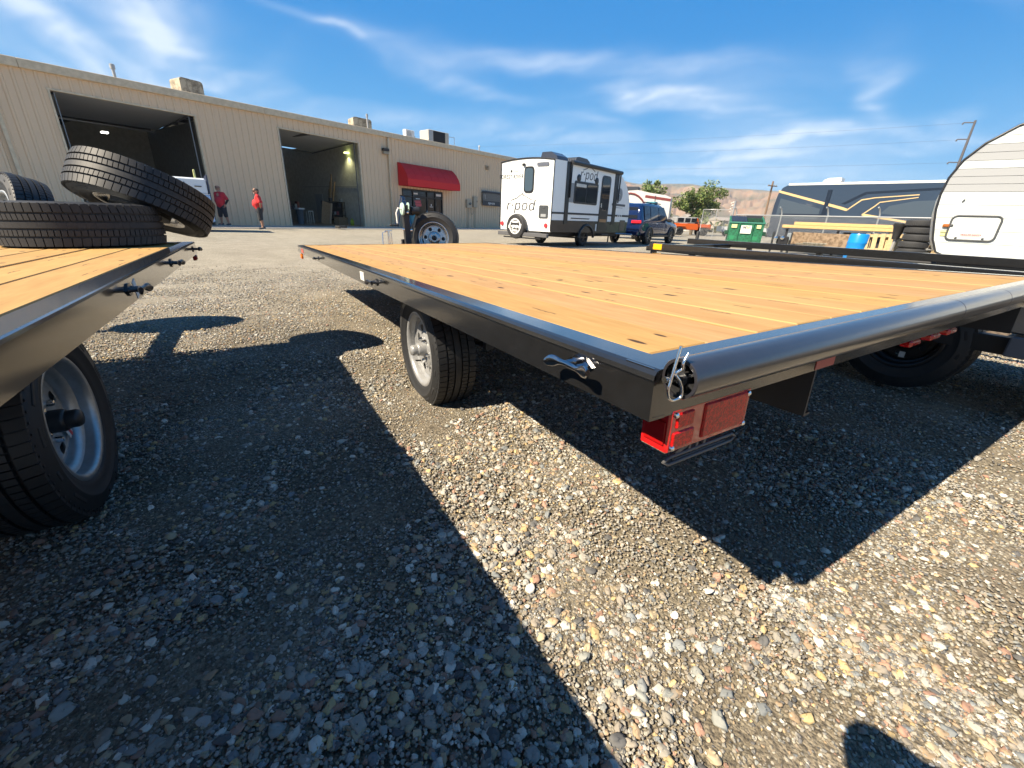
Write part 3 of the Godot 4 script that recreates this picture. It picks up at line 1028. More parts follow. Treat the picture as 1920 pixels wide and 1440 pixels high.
	wheel(o, Transform3D(Basis(Vector3(0, 0, 1), Vector3(-1, 0, 0), Vector3(0, -1, 0)), Vector3(0.205, -0.388, -1.56)), 0.302, 0.205, 0.178, silver, silver, "wheel", 8, 0.008)
	wheel(o, Transform3D(Basis(Vector3(0, 0, -1), Vector3(1, 0, 0), Vector3(0, -1, 0)), Vector3(W - 0.205, -0.388, -1.56)), 0.302, 0.205, 0.178, silver, M.chrome)
	# lights and reflective tape on the rear rail
	for x in [0.92, 1.06, 1.19]:
		var m := MB.new()
		m.box(Vector3(x, -0.086, 0.055), Vector3(0.06, 0.020, 0.03), 0.006)
		part("marker_light", m, red, o)
	for x in [0.445, 2.0]:
		part("reflective_tape", bx(Vector3(x, -0.058, 0.0661), Vector3(0.075, 0.034, 0.0012)), mat("red_tape", lin(0.42, 0.07, 0.05), 0.4), o)
	var amber := mat("amber_lens", lin(0.75, 0.16, 0.01), 0.15)
	var am := MB.new()
	am.lathe(along(Vector3.LEFT, Vector3(-0.03, -0.118, F + 0.02)), [Vector2(0.034, 0.0), Vector2(0.032, 0.018), Vector2(0.02, 0.026), Vector2(0, 0.028)], 16)
	part("marker_light", am, amber, o)
	part("reflective_tape", bx(Vector3(-0.0632, -0.043, F + 0.42), Vector3(0.0012, 0.045, 0.22)), mat("red_tape"  , Color.RED), o)
	part("white_sticker", bx(Vector3(-0.0632, -0.040, -1.83), Vector3(0.0012, 0.042, 0.085)), mat("paper", lin(0.78, 0.77, 0.73), 0.7, 0.0, "weave", 60.0), o)
	var cl := mat("cleat_black", lin(0.02, 0.02, 0.022), 0.28)
	cleat(o, Vector3(-0.063, -0.030, -0.092), mat("cleat_bright", lin(0.38, 0.38, 0.40), 0.16, 1.0), 0.95)
	cleat(o, Vector3(-0.063, -0.040, -1.53), cl)
	cleat(o, Vector3(-0.063, -0.046, -3.5), cl)
	cleat(o, Vector3(-0.02, -0.05, F - 0.06), cl)
	# tilt latch standing up at the front edge
	var la := MB.new()
	la.tube([Vector3(1.03, -0.08, F - 0.1), Vector3(1.03, 0.165, F - 0.1)], 0.016, 10)
	la.tube([Vector3(1.03, 0.15, F - 0.1), Vector3(1.00, 0.155, F - 0.1), Vector3(0.955, 0.135, F - 0.1), Vector3(0.95, -0.04, F - 0.1)], 0.008, 8)
	la.tube([Vector3(1.065, 0.14, F - 0.1), Vector3(1.07, -0.06, F - 0.1)], 0.008, 8)
	la.box(Vector3(1.035, 0.165, F - 0.1), Vector3(0.08, 0.012, 0.05), 0.003)
	part("tilt_latch", la, M.chrome, o)
	part("tongue", bx(Vector3(W * 0.5, -0.14, F - 0.55), Vector3(0.08, 0.08, 1.3), 0.006), dull, o)

func left_trailer(steel: Material, dull: Material, zinc: Material, planks: Array) -> void:
	var T := Transform3D(Basis(Vector3(0.851, 0.019, -0.525), Vector3(-0.026, 1.0, -0.005), Vector3(0.525, 0.018, 0.851)).orthonormalized(), Vector3(-0.640, 0.714, -0.492))
	var o := thing("flat_deck_trailer", "black flat deck trailer carrying loose spare tyres, at the left edge", "trailer", T, "flat deck trailers")
	var F := -2.44
	var B := 1.25
	deck_planks(o, 11, 0.1405, 0.006, -0.059, -1.0, B, F, planks)
	var W := 11 * 0.1405 + 0.059
	var pr := pts2([-0.055, -0.0005, -0.006, -0.0005, -0.0015, -0.002, 0.0, -0.007, 0.0, -0.068, -0.025, -0.068, -0.025, -0.063, -0.0055, -0.063, -0.0055, -0.006, -0.055, -0.006])
	var r := MB.new()
	r.prism(pr, Transform3D.IDENTITY, B + 0.05, F - 0.05)
	part("side_rail", r, steel, o)
	r = MB.new()
	r.prism(pr, Transform3D(Basis(Vector3(-1, 0, 0), Vector3.UP, Vector3(0, 0, 1)), Vector3(-W - 0.059, 0, 0)), B + 0.05, F - 0.05)
	part("side_rail", r, steel, o)
	part("front_rail", bx(Vector3(-W * 0.5 - 0.03, -0.034, F - 0.028), Vector3(W - 0.06, 0.066, 0.045), 0.003), steel, o)
	part("rear_rail", bx(Vector3(-W * 0.5 - 0.03, -0.034, B + 0.028), Vector3(W - 0.06, 0.066, 0.045), 0.003), steel, o)
	for i in 5: part("cross_member", bx(Vector3(-W * 0.5 - 0.03, -0.062, B - 0.3 - i * 0.78), Vector3(W - 0.02, 0.04, 0.04), 0.003), dull, o)
	part("axle", bx(Vector3(-W * 0.5 - 0.03, -0.42, -0.86), Vector3(W - 0.55, 0.05, 0.05), 0.006), dull, o)
	part("fender_plate", bx(Vector3(-0.30, -0.10, -0.86), Vector3(0.26, 0.004, 0.7), 0.001), dull, o)
	var wh := wheel(o, Transform3D(Basis(Vector3(0, 0, -1), Vector3(1, 0, 0), Vector3(0, -1, 0)), Vector3(-0.335, -0.420, -0.86)), 0.300, 0.200, 0.177, zinc, mat("black_plastic", Color.BLACK))
	part("warning_label", bx(Vector3(0.088, 0.029, 0.062), Vector3(0.030, 0.001, 0.056), 0.0, Basis(Vector3.UP, 0.5)), mat("paper", Color.WHITE), wh)
	part("warning_band", bx(Vector3(0.094, 0.0298, 0.066), Vector3(0.012, 0.001, 0.050), 0.0, Basis(Vector3.UP, 0.5)), mat("red_print", lin(0.55, 0.04, 0.05), 0.6), wh)
	wheel(o, Transform3D(Basis(Vector3(0, 0, 1), Vector3(-1, 0, 0), Vector3(0, -1, 0)), Vector3(-W + 0.23, -0.420, -0.86)), 0.300, 0.200, 0.177, zinc, mat("black_plastic", Color.BLACK))
	var cl := mat("cleat_black", Color.BLACK)
	for z in [-0.668, -1.43, -2.3]: cleat(o, Vector3(0.0, -0.032, z), cl, 1.0, 1.0)
	part("white_sticker", bx(Vector3(0.0006, -0.040, -0.745), Vector3(0.0012, 0.045, 0.03), 0.0, Basis(Vector3.RIGHT, 0.3)), mat("paper", Color.WHITE), o)
	var rm := MB.new()
	rm.lathe(along(Vector3.RIGHT, Vector3(-0.02, -0.085, F + 0.02)), [Vector2(0.02, 0.0), Vector2(0.019, 0.015), Vector2(0.01, 0.022), Vector2(0, 0.022)], 14)
	part("marker_light", rm, mat("dark_red_lens", lin(0.22, 0.012, 0.01), 0.15), o)
	# tongue, jack and bracket ahead of the deck
	part("tongue", bx(Vector3(-W * 0.5, -0.16, F - 0.6), Vector3(0.08, 0.08, 1.3), 0.006), dull, o)
	var j := MB.new()
	j.tube([Vector3(-W * 0.5 - 0.1, -0.62, F - 0.9), Vector3(-W * 0.5 - 0.1, 0.18, F - 0.9)], 0.03, 10)
	j.box(Vector3(-W * 0.5 - 0.1, -0.63, F - 0.9), Vector3(0.16, 0.02, 0.16), 0.004)
	part("tongue_jack", j, dull, o)

# the low utility trailer beyond the right edge of the main deck; only its top rails, a wheel and a fender show
func rail_trailer(T: Transform3D, steel: Material, dull: Material) -> void:
	var t2 := T * Transform3D(Basis(Vector3.RIGHT, 0.031), Vector3(2.70, 0.0, 0.0))
	var o := thing("utility_trailer", "low black utility trailer with tube rails beyond the right edge of the wood deck", "trailer", t2)
	var back := 3.2
	part("top_rail", bx(Vector3(0, -0.035, (back - 2.44) * 0.5), Vector3(0.05, 0.07, back + 2.44), 0.004), steel, o)
	part("top_rail", bx(Vector3(1.32, -0.03, (back - 3.05) * 0.5), Vector3(0.05, 0.06, back + 3.05), 0.004), steel, o)
	part("top_rail", bx(Vector3(0.66, -0.052, -2.5), Vector3(1.26, 0.045, 0.05), 0.004, Basis(Vector3.UP, 0.0)), steel, o)
	for z in [-2.40, -1.98, -1.3, 0.5, 1.4, 3.0]:
		part("rail_post", bx(Vector3(0, -0.20, z), Vector3(0.045, 0.26, 0.045), 0.004), steel, o)
		part("rail_post", bx(Vector3(1.32, -0.19, z - 0.3), Vector3(0.045, 0.26, 0.045), 0.004), steel, o)
	part("frame", bx(Vector3(0, -0.36, 0.4), Vector3(0.06, 0.09, 5.4), 0.004), dull, o)
	part("frame", bx(Vector3(1.32, -0.36, 0.4), Vector3(0.06, 0.09, 5.4), 0.004), dull, o)
	part("deck", bx(Vector3(0.66, -0.34, 0.4), Vector3(1.24, 0.04, 5.3), 0.004), mat("old_wood", lin(0.16, 0.12, 0.08), 0.9, 0.0, "dirt", 2.0), o)
	part("reflector", bx(Vector3(-0.0262, -0.03, -2.34), Vector3(0.004, 0.05, 0.10), 0.002), mat("amber_reflector", lin(0.85, 0.42, 0.01), 0.3), o)
	for k in 4:
		part("hook", bx(Vector3(0.0, -0.085 - 0.012 * (k % 2), -1.25 + k * 0.13), Vector3(0.03, 0.02, 0.05), 0.004), M.chrome, o)
	var bl := mat("black_rim", lin(0.015, 0.015, 0.016), 0.28)
	var wh := wheel(o, Transform3D(Basis(Vector3(0, 0, 1), Vector3(-1, 0, 0), Vector3(0, -1, 0)), Vector3(0.06, -0.405, -0.44)), 0.312, 0.195, 0.178, bl, M.chrome, "wheel", 6, 0.045)
	part("white_sticker", bx(Vector3(0.015, 0.035, 0.115), Vector3(0.028, 0.001, 0.034)), mat("paper", Color.WHITE), wh)
	wheel(o, Transform3D(Basis(Vector3(0, 0, 1), Vector3(-1, 0, 0), Vector3(0, -1, 0)), Vector3(0.06, -0.405, 0.42)), 0.312, 0.195, 0.178, bl, M.chrome, "wheel", 6, 0.045)
	part("axle", bx(Vector3(0.66, -0.40, -0.40), Vector3(1.2, 0.05, 0.05), 0.004), dull, o)
	var fd := MB.new()
	fd.box(Vector3(0.0, -0.20, 0.02), Vector3(0.24, 0.16, 0.16), 0.01)
	var tread := mat("tread_plate", lin(0.40, 0.41, 0.42), 0.35, 0.9, "weave", 25.0)
	part("fender", fd, tread, o)
	var studs := MB.new()
	for i in 6:
		for k in 6:
			studs.box(Vector3(-0.1205, -0.26 + i * 0.025, -0.04 + k * 0.025), Vector3(0.002, 0.016, 0.005), 0.0005, Basis(Vector3.RIGHT, 0.785 if (i + k) % 2 else -0.785))
	part("tread_pattern", studs, tread, o).set_meta("kind", "stuff")
	for i in 4:
		var rv := MB.new()
		rv.lathe(along(Vector3.LEFT, Vector3(-0.12, -0.25 + i * 0.035, -0.05)), [Vector2(0.006, 0), Vector2(0.004, 0.004), Vector2(0, 0.005)], 8)
		part("rivet", rv, M.chrome, o)
	part("marker_light", bx(Vector3(-0.11, -0.10, 0.02), Vector3(0.04, 0.05, 0.1), 0.006), mat("dark_red_lens", Color.RED), o)
	part("step_box", bx(Vector3(-0.02, -0.34, 0.05), Vector3(0.22, 0.10, 0.14), 0.006), mat("grey_box", lin(0.12, 0.13, 0.15), 0.4), o)

func boat_trailer(T: Transform3D, dull: Material) -> void:
	var o := thing("boat_trailer", "boat trailer with winch stand and spare wheel, just past the deck's far edge", "trailer", T * Transform3D(Basis.IDENTITY, Vector3(1.36, 0, -5.65)))
	var p := MB.new()
	p.box(Vector3(0.02, -0.10, 0), Vector3(0.085, 0.96, 0.07), 0.006, Basis(Vector3.BACK, 0.02))
	p.box(Vector3(0.03, 0.43, 0.0), Vector3(0.11, 0.13, 0.09), 0.012)
	part("winch_post", p, dull, o)
	part("brace", bx(Vector3(0.105, 0.20, 0.0), Vector3(0.03, 0.46, 0.035), 0.004, Basis(Vector3.BACK, -0.35)), mat("olive_steel", lin(0.12, 0.12, 0.10), 0.6), o)
	var w := MB.new()
	w.lathe(along(Vector3.RIGHT, Vector3(-0.055, 0.44, 0.05)), [Vector2(0, 0), Vector2(0.075, 0.0), Vector2(0.08, 0.008), Vector2(0.08, 0.02), Vector2(0.03, 0.022)], 22)
	w.lathe(along(Vector3.RIGHT, Vector3(0.03, 0.47, 0.05)), [Vector2(0.03, 0.0), Vector2(0.055, 0.002), Vector2(0.055, 0.014), Vector2(0, 0.016)], 18)
	part("winch_gear", w, mat("pale_green", lin(0.42, 0.56, 0.48), 0.5), o)
	var h := MB.new()
	h.tube([Vector3(-0.06, 0.44, 0.05), Vector3(-0.10, 0.45, 0.05), Vector3(-0.13, 0.39, 0.05), Vector3(-0.125, 0.26, 0.05)], 0.011, 8)
	part("crank_handle", h, mat("white_grip", lin(0.72, 0.70, 0.64), 0.5), o)
	part("crank_grip", bx(Vector3(-0.17, 0.235, 0.05), Vector3(0.13, 0.022, 0.022), 0.008), mat("black_plastic", Color.BLACK), o)
	var ro := MB.new()
	ro.lathe(along(Vector3.RIGHT, Vector3(0.08, 0.42, 0.03)), [Vector2(0, 0), Vector2(0.055, 0.0), Vector2(0.062, 0.02), Vector2(0.045, 0.05), Vector2(0.06, 0.09), Vector2(0.055, 0.11), Vector2(0, 0.11)], 20, 0.5)
	part("bow_roller", ro, mat("rubber", Color.BLACK), o)
	for q in [[-0.045, 0.18], [0.065, 0.17], [-0.045, -0.05], [0.085, -0.06], [0.03, 0.40]]:
		var bo := MB.new()
		bo.lathe(along(Vector3.BACK, Vector3(q[0], q[1], 0.036)), [Vector2(0.017, 0), Vector2(0.015, 0.012), Vector2(0, 0.016)], 8)
		part("bolt", bo, M.chrome, o)
	var n := Vector3(-0.46, 0.05, 0.88).normalized()
	var wt := along(n, Vector3(0.42, 0.065, -0.02))
	wheel(o, wt, 0.352, 0.215, 0.205, mat("alloy", lin(0.40, 0.41, 0.42), 0.25, 0.9), mat("black_plastic", Color.BLACK), "spare_wheel", 6, 0.055)
	part("wheel_bracket", bx(Vector3(0.16, 0.0, -0.11), Vector3(0.4, 0.10, 0.05), 0.005), dull, o)
	part("tongue", bx(Vector3(0.03, -0.52, -0.5), Vector3(0.09, 0.09, 2.2), 0.006), dull, o)

func loose_wheels(zinc: Material) -> void:
	var T := Transform3D(Basis(Vector3(0.851, 0.019, -0.525), Vector3(-0.026, 1.0, -0.005), Vector3(0.525, 0.018, 0.851)).orthonormalized(), Vector3(-0.640, 0.714, -0.492))
	var spots := [
		[Vector3(0, 1, 0), Vector3(-0.40, 0.097, -2.2), "spare trailer tyre lying flat on the left deck under the leaning one"],
		[Vector3(0.38, 0.89, -0.25), Vector3(-0.165, 0.235, -2.42), "spare trailer tyre tilted on top, overhanging the left deck's corner"],
		[Vector3(-0.8, 0.30, 0.5), Vector3(-1.0, 0.07, -3.42), "spare trailer tyre propped behind the others at the left edge"]]
	var br := mat("bright_rim", lin(0.60, 0.60, 0.60), 0.2, 1.0)
	for i in 3:
		var s: Array = spots[i]
		var rim: Material = br if i == 1 else zinc
		var w := wheel(self, T * along(s[0], s[1]), 0.31, 0.193, 0.18, rim, M.chrome, "spare_tyre", 8)
		tag(w, s[2], "tyre", "spare tyres on the left trailer")

# ------------------------------------------------------------------ the shop
func eave(u: float) -> float:
	return 5.55 + 0.0175 * u

func siding(u0: float, u1: float, y0: float, y1: float) -> MB:
	var b := MB.new()
	var us := []
	var k0 := ceili(u0 / 0.305)
	us.append(Vector2(u0, 0.0))
	var k := k0
	while k * 0.305 < u1:
		for q in [[-0.060, 0.0], [-0.024, 0.046], [0.024, 0.046], [0.060, 0.0]]:
			var u: float = k * 0.305 + q[0]
			if u > u0 + 0.002 and u < u1 - 0.002: us.append(Vector2(u, q[1]))
		k += 1
	us.append(Vector2(u1, 0.0))
	var a := PackedVector3Array()
	var c := PackedVector3Array()
	for p in us:
		a.append(Vector3(p.x, y0, p.y))
		c.append(Vector3(p.x, y1 if y1 > 0 else eave(p.x), p.y))
	b.facets([a, c], false, Vector3.BACK)
	return b

func shop_building() -> void:
	var T := Transform3D(Basis(Vector3(0.568, 0, -0.823), Vector3.UP, Vector3(0.823, 0, 0.568)), Vector3(-14.873, LOT, -23.057))
	var o := thing("shop_building", "long tan ribbed metal shop building with two open garage doors and a red awning", "building", T)
	var tan := mat("siding", lin(0.70, 0.51, 0.33), 0.5)
	var trim := mat("trim", lin(0.66, 0.53, 0.36), 0.5, 0.0, "mottle", 0.5)
	var L := -18.0
	var R := 27.0
	for s in [[L, -5.58, -0.1, 0.0], [-5.58, -0.8, 4.79, 0.0], [-0.8, 3.03, -0.1, 0.0], [3.03, 8.05, 4.95, 0.0], [8.05, 11.34, -0.1, 0.0], [11.34, 15.4, 2.64, 0.0], [15.4, R, -0.1, 0.0]]:
		part("wall_panel", siding(s[0], s[1], s[2], s[3]), tan, o)
	# the sheets' inner face, and the other walls
	var inner := mat("inner_wall", lin(0.50, 0.49, 0.44), 0.9, 0.0, "mottle", 0.4)
	var dark_in := mat("bay_wall", lin(0.30, 0.30, 0.29), 0.9, 0.0, "mottle", 0.4)
	for s in [[L, -5.58, -0.1], [-0.8, 3.03, -0.1], [8.05, 11.34, -0.1], [15.4, R, -0.1]]:
		part("inner_wall", bx(Vector3((s[0] + s[1]) * 0.5, 2.72, -0.10), Vector3(s[1] - s[0], 5.5, 0.12)), inner, o)
	for s in [[-5.58, -0.8, 4.83], [3.03, 8.05, 4.99], [11.34, 15.4, 2.70]]:
		part("inner_wall", bx(Vector3((s[0] + s[1]) * 0.5, (s[2] + 5.45) * 0.5, -0.10), Vector3(s[1] - s[0], 5.45 - s[2], 0.12)), inner, o)
	var deep := -13.0
	part("back_wall", bx(Vector3((L + R) * 0.5, 2.7, deep), Vector3(R - L, 5.6, 0.2)), inner, o)
	part("end_wall", bx(Vector3(L + 0.1, 2.7, deep * 0.5 - 0.1), Vector3(0.2, 5.4, -deep)), tan, o)
	part("end_wall", bx(Vector3(R - 0.1, 2.7, deep * 0.5 - 0.1), Vector3(0.2, 5.6, -deep)), tan, o)
	part("partition", bx(Vector3(1.2, 2.65, deep * 0.5 - 0.2), Vector3(0.15, 5.3, -deep - 0.5)), dark_in, o)
	part("partition", bx(Vector3(9.6, 2.65, deep * 0.5 - 0.2), Vector3(0.15, 5.3, -deep - 0.5)), mat("pale_wall", lin(0.62, 0.61, 0.55), 0.9, 0.0, "mottle", 0.4), o)
	part("partition", bx(Vector3(16.2, 2.65, deep * 0.5 - 0.2), Vector3(0.15, 5.3, -deep - 0.5)), inner, o)
	part("floor", bx(Vector3((L + R) * 0.5, -0.03, deep * 0.5 - 0.02), Vector3(R - L - 0.4, 0.12, -deep)), mat("shop_floor", lin(0.20, 0.19, 0.18), 0.55, 0.0, "dirt", 0.4), o)
	var slope := Basis(Vector3.BACK, atan(0.0175))
	var roof := MB.new()
	roof.box(Vector3((L + R) * 0.5, eave((L + R) * 0.5) + 0.13, deep * 0.5), Vector3(R - L + 0.2, 0.12, -deep + 0.1), 0.0, slope * Basis(Vector3.RIGHT, 0.022))
	part("roof", roof, mat("roof_sheet", lin(0.55, 0.54, 0.50), 0.5, 0.3, "mottle", 0.3), o)
	for s in [[L, -6.2], [-6.2, 2.4], [2.4, 10.6], [10.6, 19.0], [19.0, R]]:
		var m: float = (s[0] + s[1]) * 0.5
		part("fascia", bx(Vector3(m, eave(m) + 0.02, 0.075), Vector3(s[1] - s[0] - 0.006, 0.30, 0.16), 0.015, slope), trim, o)
	# door surrounds
	for d in [[-5.58, -0.8, 4.79], [3.03, 8.05, 4.95]]:
		part("door_trim", bx(Vector3(d[0] + 0.0, d[2] * 0.5, -0.03), Vector3(0.07, d[2], 0.16), 0.006), trim, o)
		part("door_trim", bx(Vector3(d[1] - 0.0, d[2] * 0.5, -0.03), Vector3(0.07, d[2], 0.16), 0.006), trim, o)
		part("door_trim", bx(Vector3((d[0] + d[1]) * 0.5, d[2] + 0.02, -0.03), Vector3(d[1] - d[0] + 0.1, 0.07, 0.16), 0.006), trim, o)
		var panel := mat("door_panel", lin(0.42, 0.43, 0.44), 0.5, 0.2)
		for k in 8:
			part("door_section", bx(Vector3((d[0] + d[1]) * 0.5, d[2] + 0.10 - 0.045 * k, -0.55 - 0.56 * k), Vector3(d[1] - d[0] - 0.16, 0.05, 0.545), 0.008, Basis(Vector3.RIGHT, -0.08)), panel, o)
		for x in [d[0] + 0.18, d[1] - 0.18]:
			part("door_track", bx(Vector3(x, d[2] - 0.20, -2.6), Vector3(0.05, 0.06, 4.8), 0.004, Basis(Vector3.RIGHT, -0.08)), mat("dull_steel_2", lin(0.2, 0.2, 0.2), 0.4, 0.8), o)
			part("door_track", bx(Vector3(x, d[2] * 0.5, -0.22), Vector3(0.04, d[2], 0.05), 0.004), mat("dull_steel_2", Color.RED), o)
		part("door_spring", bx(Vector3((d[0] + d[1]) * 0.5, d[2] - 0.36, -4.9), Vector3(d[1] - d[0] - 0.5, 0.09, 0.09), 0.02), mat("dull_steel_2", Color.RED), o)
	# rafters and purlins over the bays
	for u in [-8.0, -3.2, 4.9]:
		part("rafter", bx(Vector3(u, 5.12, deep * 0.5), Vector3(0.18, 0.40, -deep - 0.4), 0.01), mat("rafter", lin(0.09, 0.09, 0.095), 0.6), o)
	for k in 8:
		part("purlin", bx(Vector3(-3.5, 5.30, -1.2 - k * 1.5), Vector3(9.0, 0.18, 0.07)), mat("rafter", Color.RED), o)
	for k in 5: part("wall_board", bx(Vector3(-8.2 + k * 2.45, 1.35, deep + 0.14), Vector3(2.43, 2.7, 0.05), 0.004), mat("wall_board", lin(0.30, 0.30, 0.28), 0.8, 0.0, "mottle", 0.5), o)
	var skyl := MB.new()
	for i in 2:
		for k in 4: skyl.box(Vector3(-7.4 + k * 0.62, 3.85 + i * 0.6, deep + 0.16), Vector3(0.58, 0.56, 0.04), 0.01)
	part("panel_window", skyl, mat("fogged", lin(0.42, 0.40, 0.30), 0.6), o)
	# conduit and a door on the pale inner wall
	part("conduit", bx(Vector3(9.50, 2.6, -6.0), Vector3(0.03, 0.03, 7.0)), mat("conduit", lin(0.25, 0.25, 0.24), 0.5), o)
	part("inner_door", bx(Vector3(9.49, 1.05, -7.4), Vector3(0.05, 2.1, 0.95), 0.01), mat("inner_door", lin(0.42, 0.43, 0.44), 0.6), o)
	# lamp glowing high on the inner wall of the second bay
	var lamp := MB.new()
	lamp.box(Vector3(9.36, 4.72, -3.2), Vector3(0.22, 0.10, 0.35), 0.02)
	var gm := mat("lamp_glow", lin(0.9, 0.95, 0.6), 0.5)
	gm.emission_enabled = true
	gm.emission = Color(0.95, 1.0, 0.62)
	gm.emission_energy_multiplier = 1.6
	var lp := part("bay_lamp", lamp, gm, o)
	var sp := SpotLight3D.new()
	sp.name = "bay_lamp_light"
	sp.light_energy = 0.9
	sp.light_color = Color(1.0, 0.98, 0.74)
	sp.spot_angle = 62.0
	sp.spot_range = 30.0
	sp.spot_attenuation = 2.0
	sp.light_size = 0.12
	sp.shadow_enabled = true
	lp.add_child(sp)
	sp.position = Vector3(9.30, 4.62, -3.2)
	sp.rotation = Vector3(-PI * 0.5, 0, 0)
	var bl := MB.new()
	bl.box(Vector3(-2.4, 4.35, -7.5), Vector3(0.28, 0.08, 0.28), 0.02)
	var gm2 := mat("lamp_glow_2", lin(0.95, 0.95, 0.9), 0.5)
	gm2.emission_enabled = true
	gm2.emission = Color(1, 1, 0.95)
	gm2.emission_energy_multiplier = 3.0
	var lp2 := part("bay_lamp", bl, gm2, o)
	var om := SpotLight3D.new()
	om.name = "bay_lamp_light"
	om.light_energy = 0.8
	om.spot_angle = 70.0
	om.spot_range = 30.0
	om.spot_attenuation = 2.0
	om.light_size = 0.14
	om.shadow_enabled = true
	lp2.add_child(om)
	om.position = Vector3(-2.4, 4.29, -7.5)
	om.rotation = Vector3(-PI * 0.5, 0, 0)
	# downspouts and small fittings
	for u in [-7.1, 10.32]:
		part("downspout", bx(Vector3(u, eave(u) * 0.5 - 0.1, 0.085), Vector3(0.11, eave(u) - 0.1, 0.09), 0.01), trim, o)
	for q in [[20.9, 4.92]]:
		for k in 5:
			part("louvre", bx(Vector3(q[0], q[1] - 0.14 + k * 0.07, 0.05), Vector3(0.52, 0.03, 0.05), 0.004, Basis(Vector3.RIGHT, 0.5)), mat("louvre", lin(0.26, 0.22, 0.16), 0.5), o)
	storefront(o)
	awning(o)
	fittings(T)
	bay_contents(T)

func storefront(o: Node) -> void:
	var al := mat("dark_aluminium", lin(0.025, 0.022, 0.02), 0.35, 0.4)
	var gl := mat("dark_glass", lin(0.02, 0.022, 0.024), 0.06)
	var u0 := 11.34
	var u1 := 15.4
	for x in [u0 + 0.05, 12.35, 13.75, u1 - 0.05, 14.6]:
		part("door_frame", bx(Vector3(x, 1.31, 0.0), Vector3(0.10, 2.62, 0.12), 0.006), al, o)
	for y in [0.06, 2.58, 2.12]:
		part("door_frame", bx(Vector3((u0 + u1) * 0.5, y, 0.001), Vector3(u1 - u0 - 0.02, 0.10, 0.10), 0.006), al, o)
	for p in [[11.85, 0.9], [13.05, 1.3], [14.18, 0.75], [15.0, 0.7]]:
		part("pane", bx(Vector3(p[0], 1.1, -0.02), Vector3(p[1], 1.95, 0.012)), gl, o)
		part("pane", bx(Vector3(p[0], 2.35, -0.02), Vector3(p[1], 0.38, 0.012)), gl, o)
	var hd := MB.new()
	hd.tube([Vector3(13.62, 0.85, 0.05), Vector3(13.62, 0.85, 0.11), Vector3(13.62, 1.25, 0.11), Vector3(13.62, 1.25, 0.05)], 0.014, 8)
	part("handle", hd, M.get("chrome", al), o)
	# red poster and white stickers behind the glass
	var red := mat("poster_red", lin(0.62, 0.10, 0.12), 0.6)
	var wh := mat("sticker_white", lin(0.7, 0.7, 0.68), 0.6)
	for k in 4:
		part("poster", bx(Vector3(12.82 + 0.03 * k, 1.86 - k * 0.105, -0.004), Vector3(0.62 - 0.07 * (k % 2), 0.075, 0.004), 0.0, Basis(Vector3.BACK, 0.06)), red, o)
	part("sticker", bx(Vector3(12.85, 2.02, -0.004), Vector3(0.42, 0.05, 0.004)), wh, o)
	part("sticker", bx(Vector3(12.6, 2.36, -0.004), Vector3(0.5, 0.10, 0.004)), wh, o)
	part("sticker", bx(Vector3(15.0, 2.38, -0.004), Vector3(0.55, 0.16, 0.004)), wh, o)
	part("sticker", bx(Vector3(14.2, 1.52, -0.004), Vector3(0.34, 0.04, 0.004)), wh, o)
	var dot := MB.new()
	dot.lathe(along(Vector3.BACK, Vector3(14.2, 1.66, -0.008)), [Vector2(0.06, 0), Vector2(0.06, 0.004), Vector2(0, 0.004)], 14)
	part("sticker", dot, wh, o)

func awning(o: Node) -> void:
	var b := MB.new()
	var pr := pts2([0.04, 4.24, 0.16, 4.22, 0.38, 4.08, 0.66, 3.84, 0.90, 3.52, 1.02, 3.26, 1.04, 3.22, 1.04, 2.78, 0.04, 2.78])
	b.prism(pr, Transform3D(Basis(Vector3(0, 0, 1), Vector3.UP, Vector3(1, 0, 0)), Vector3.ZERO), 11.05, 16.35, false)
	var a := part("awning", b, mat("red_canvas", lin(0.78, 0.020, 0.022), 0.7, 0.0, "weave", 1.5), o)
	for k in 8:
		var r := MB.new()
		var u := 11.1 + k * 0.743
		var pts := []
		for q in [[0.16, 4.222], [0.38, 4.082], [0.66, 3.842], [0.90, 3.522], [1.02, 3.262]]: pts.append(Vector3(u, q[1] + 0.004, q[0] + 0.004))
		r.tube(pts, 0.013, 6)
		part("seam", r, mat("red_canvas", Color.RED), a)

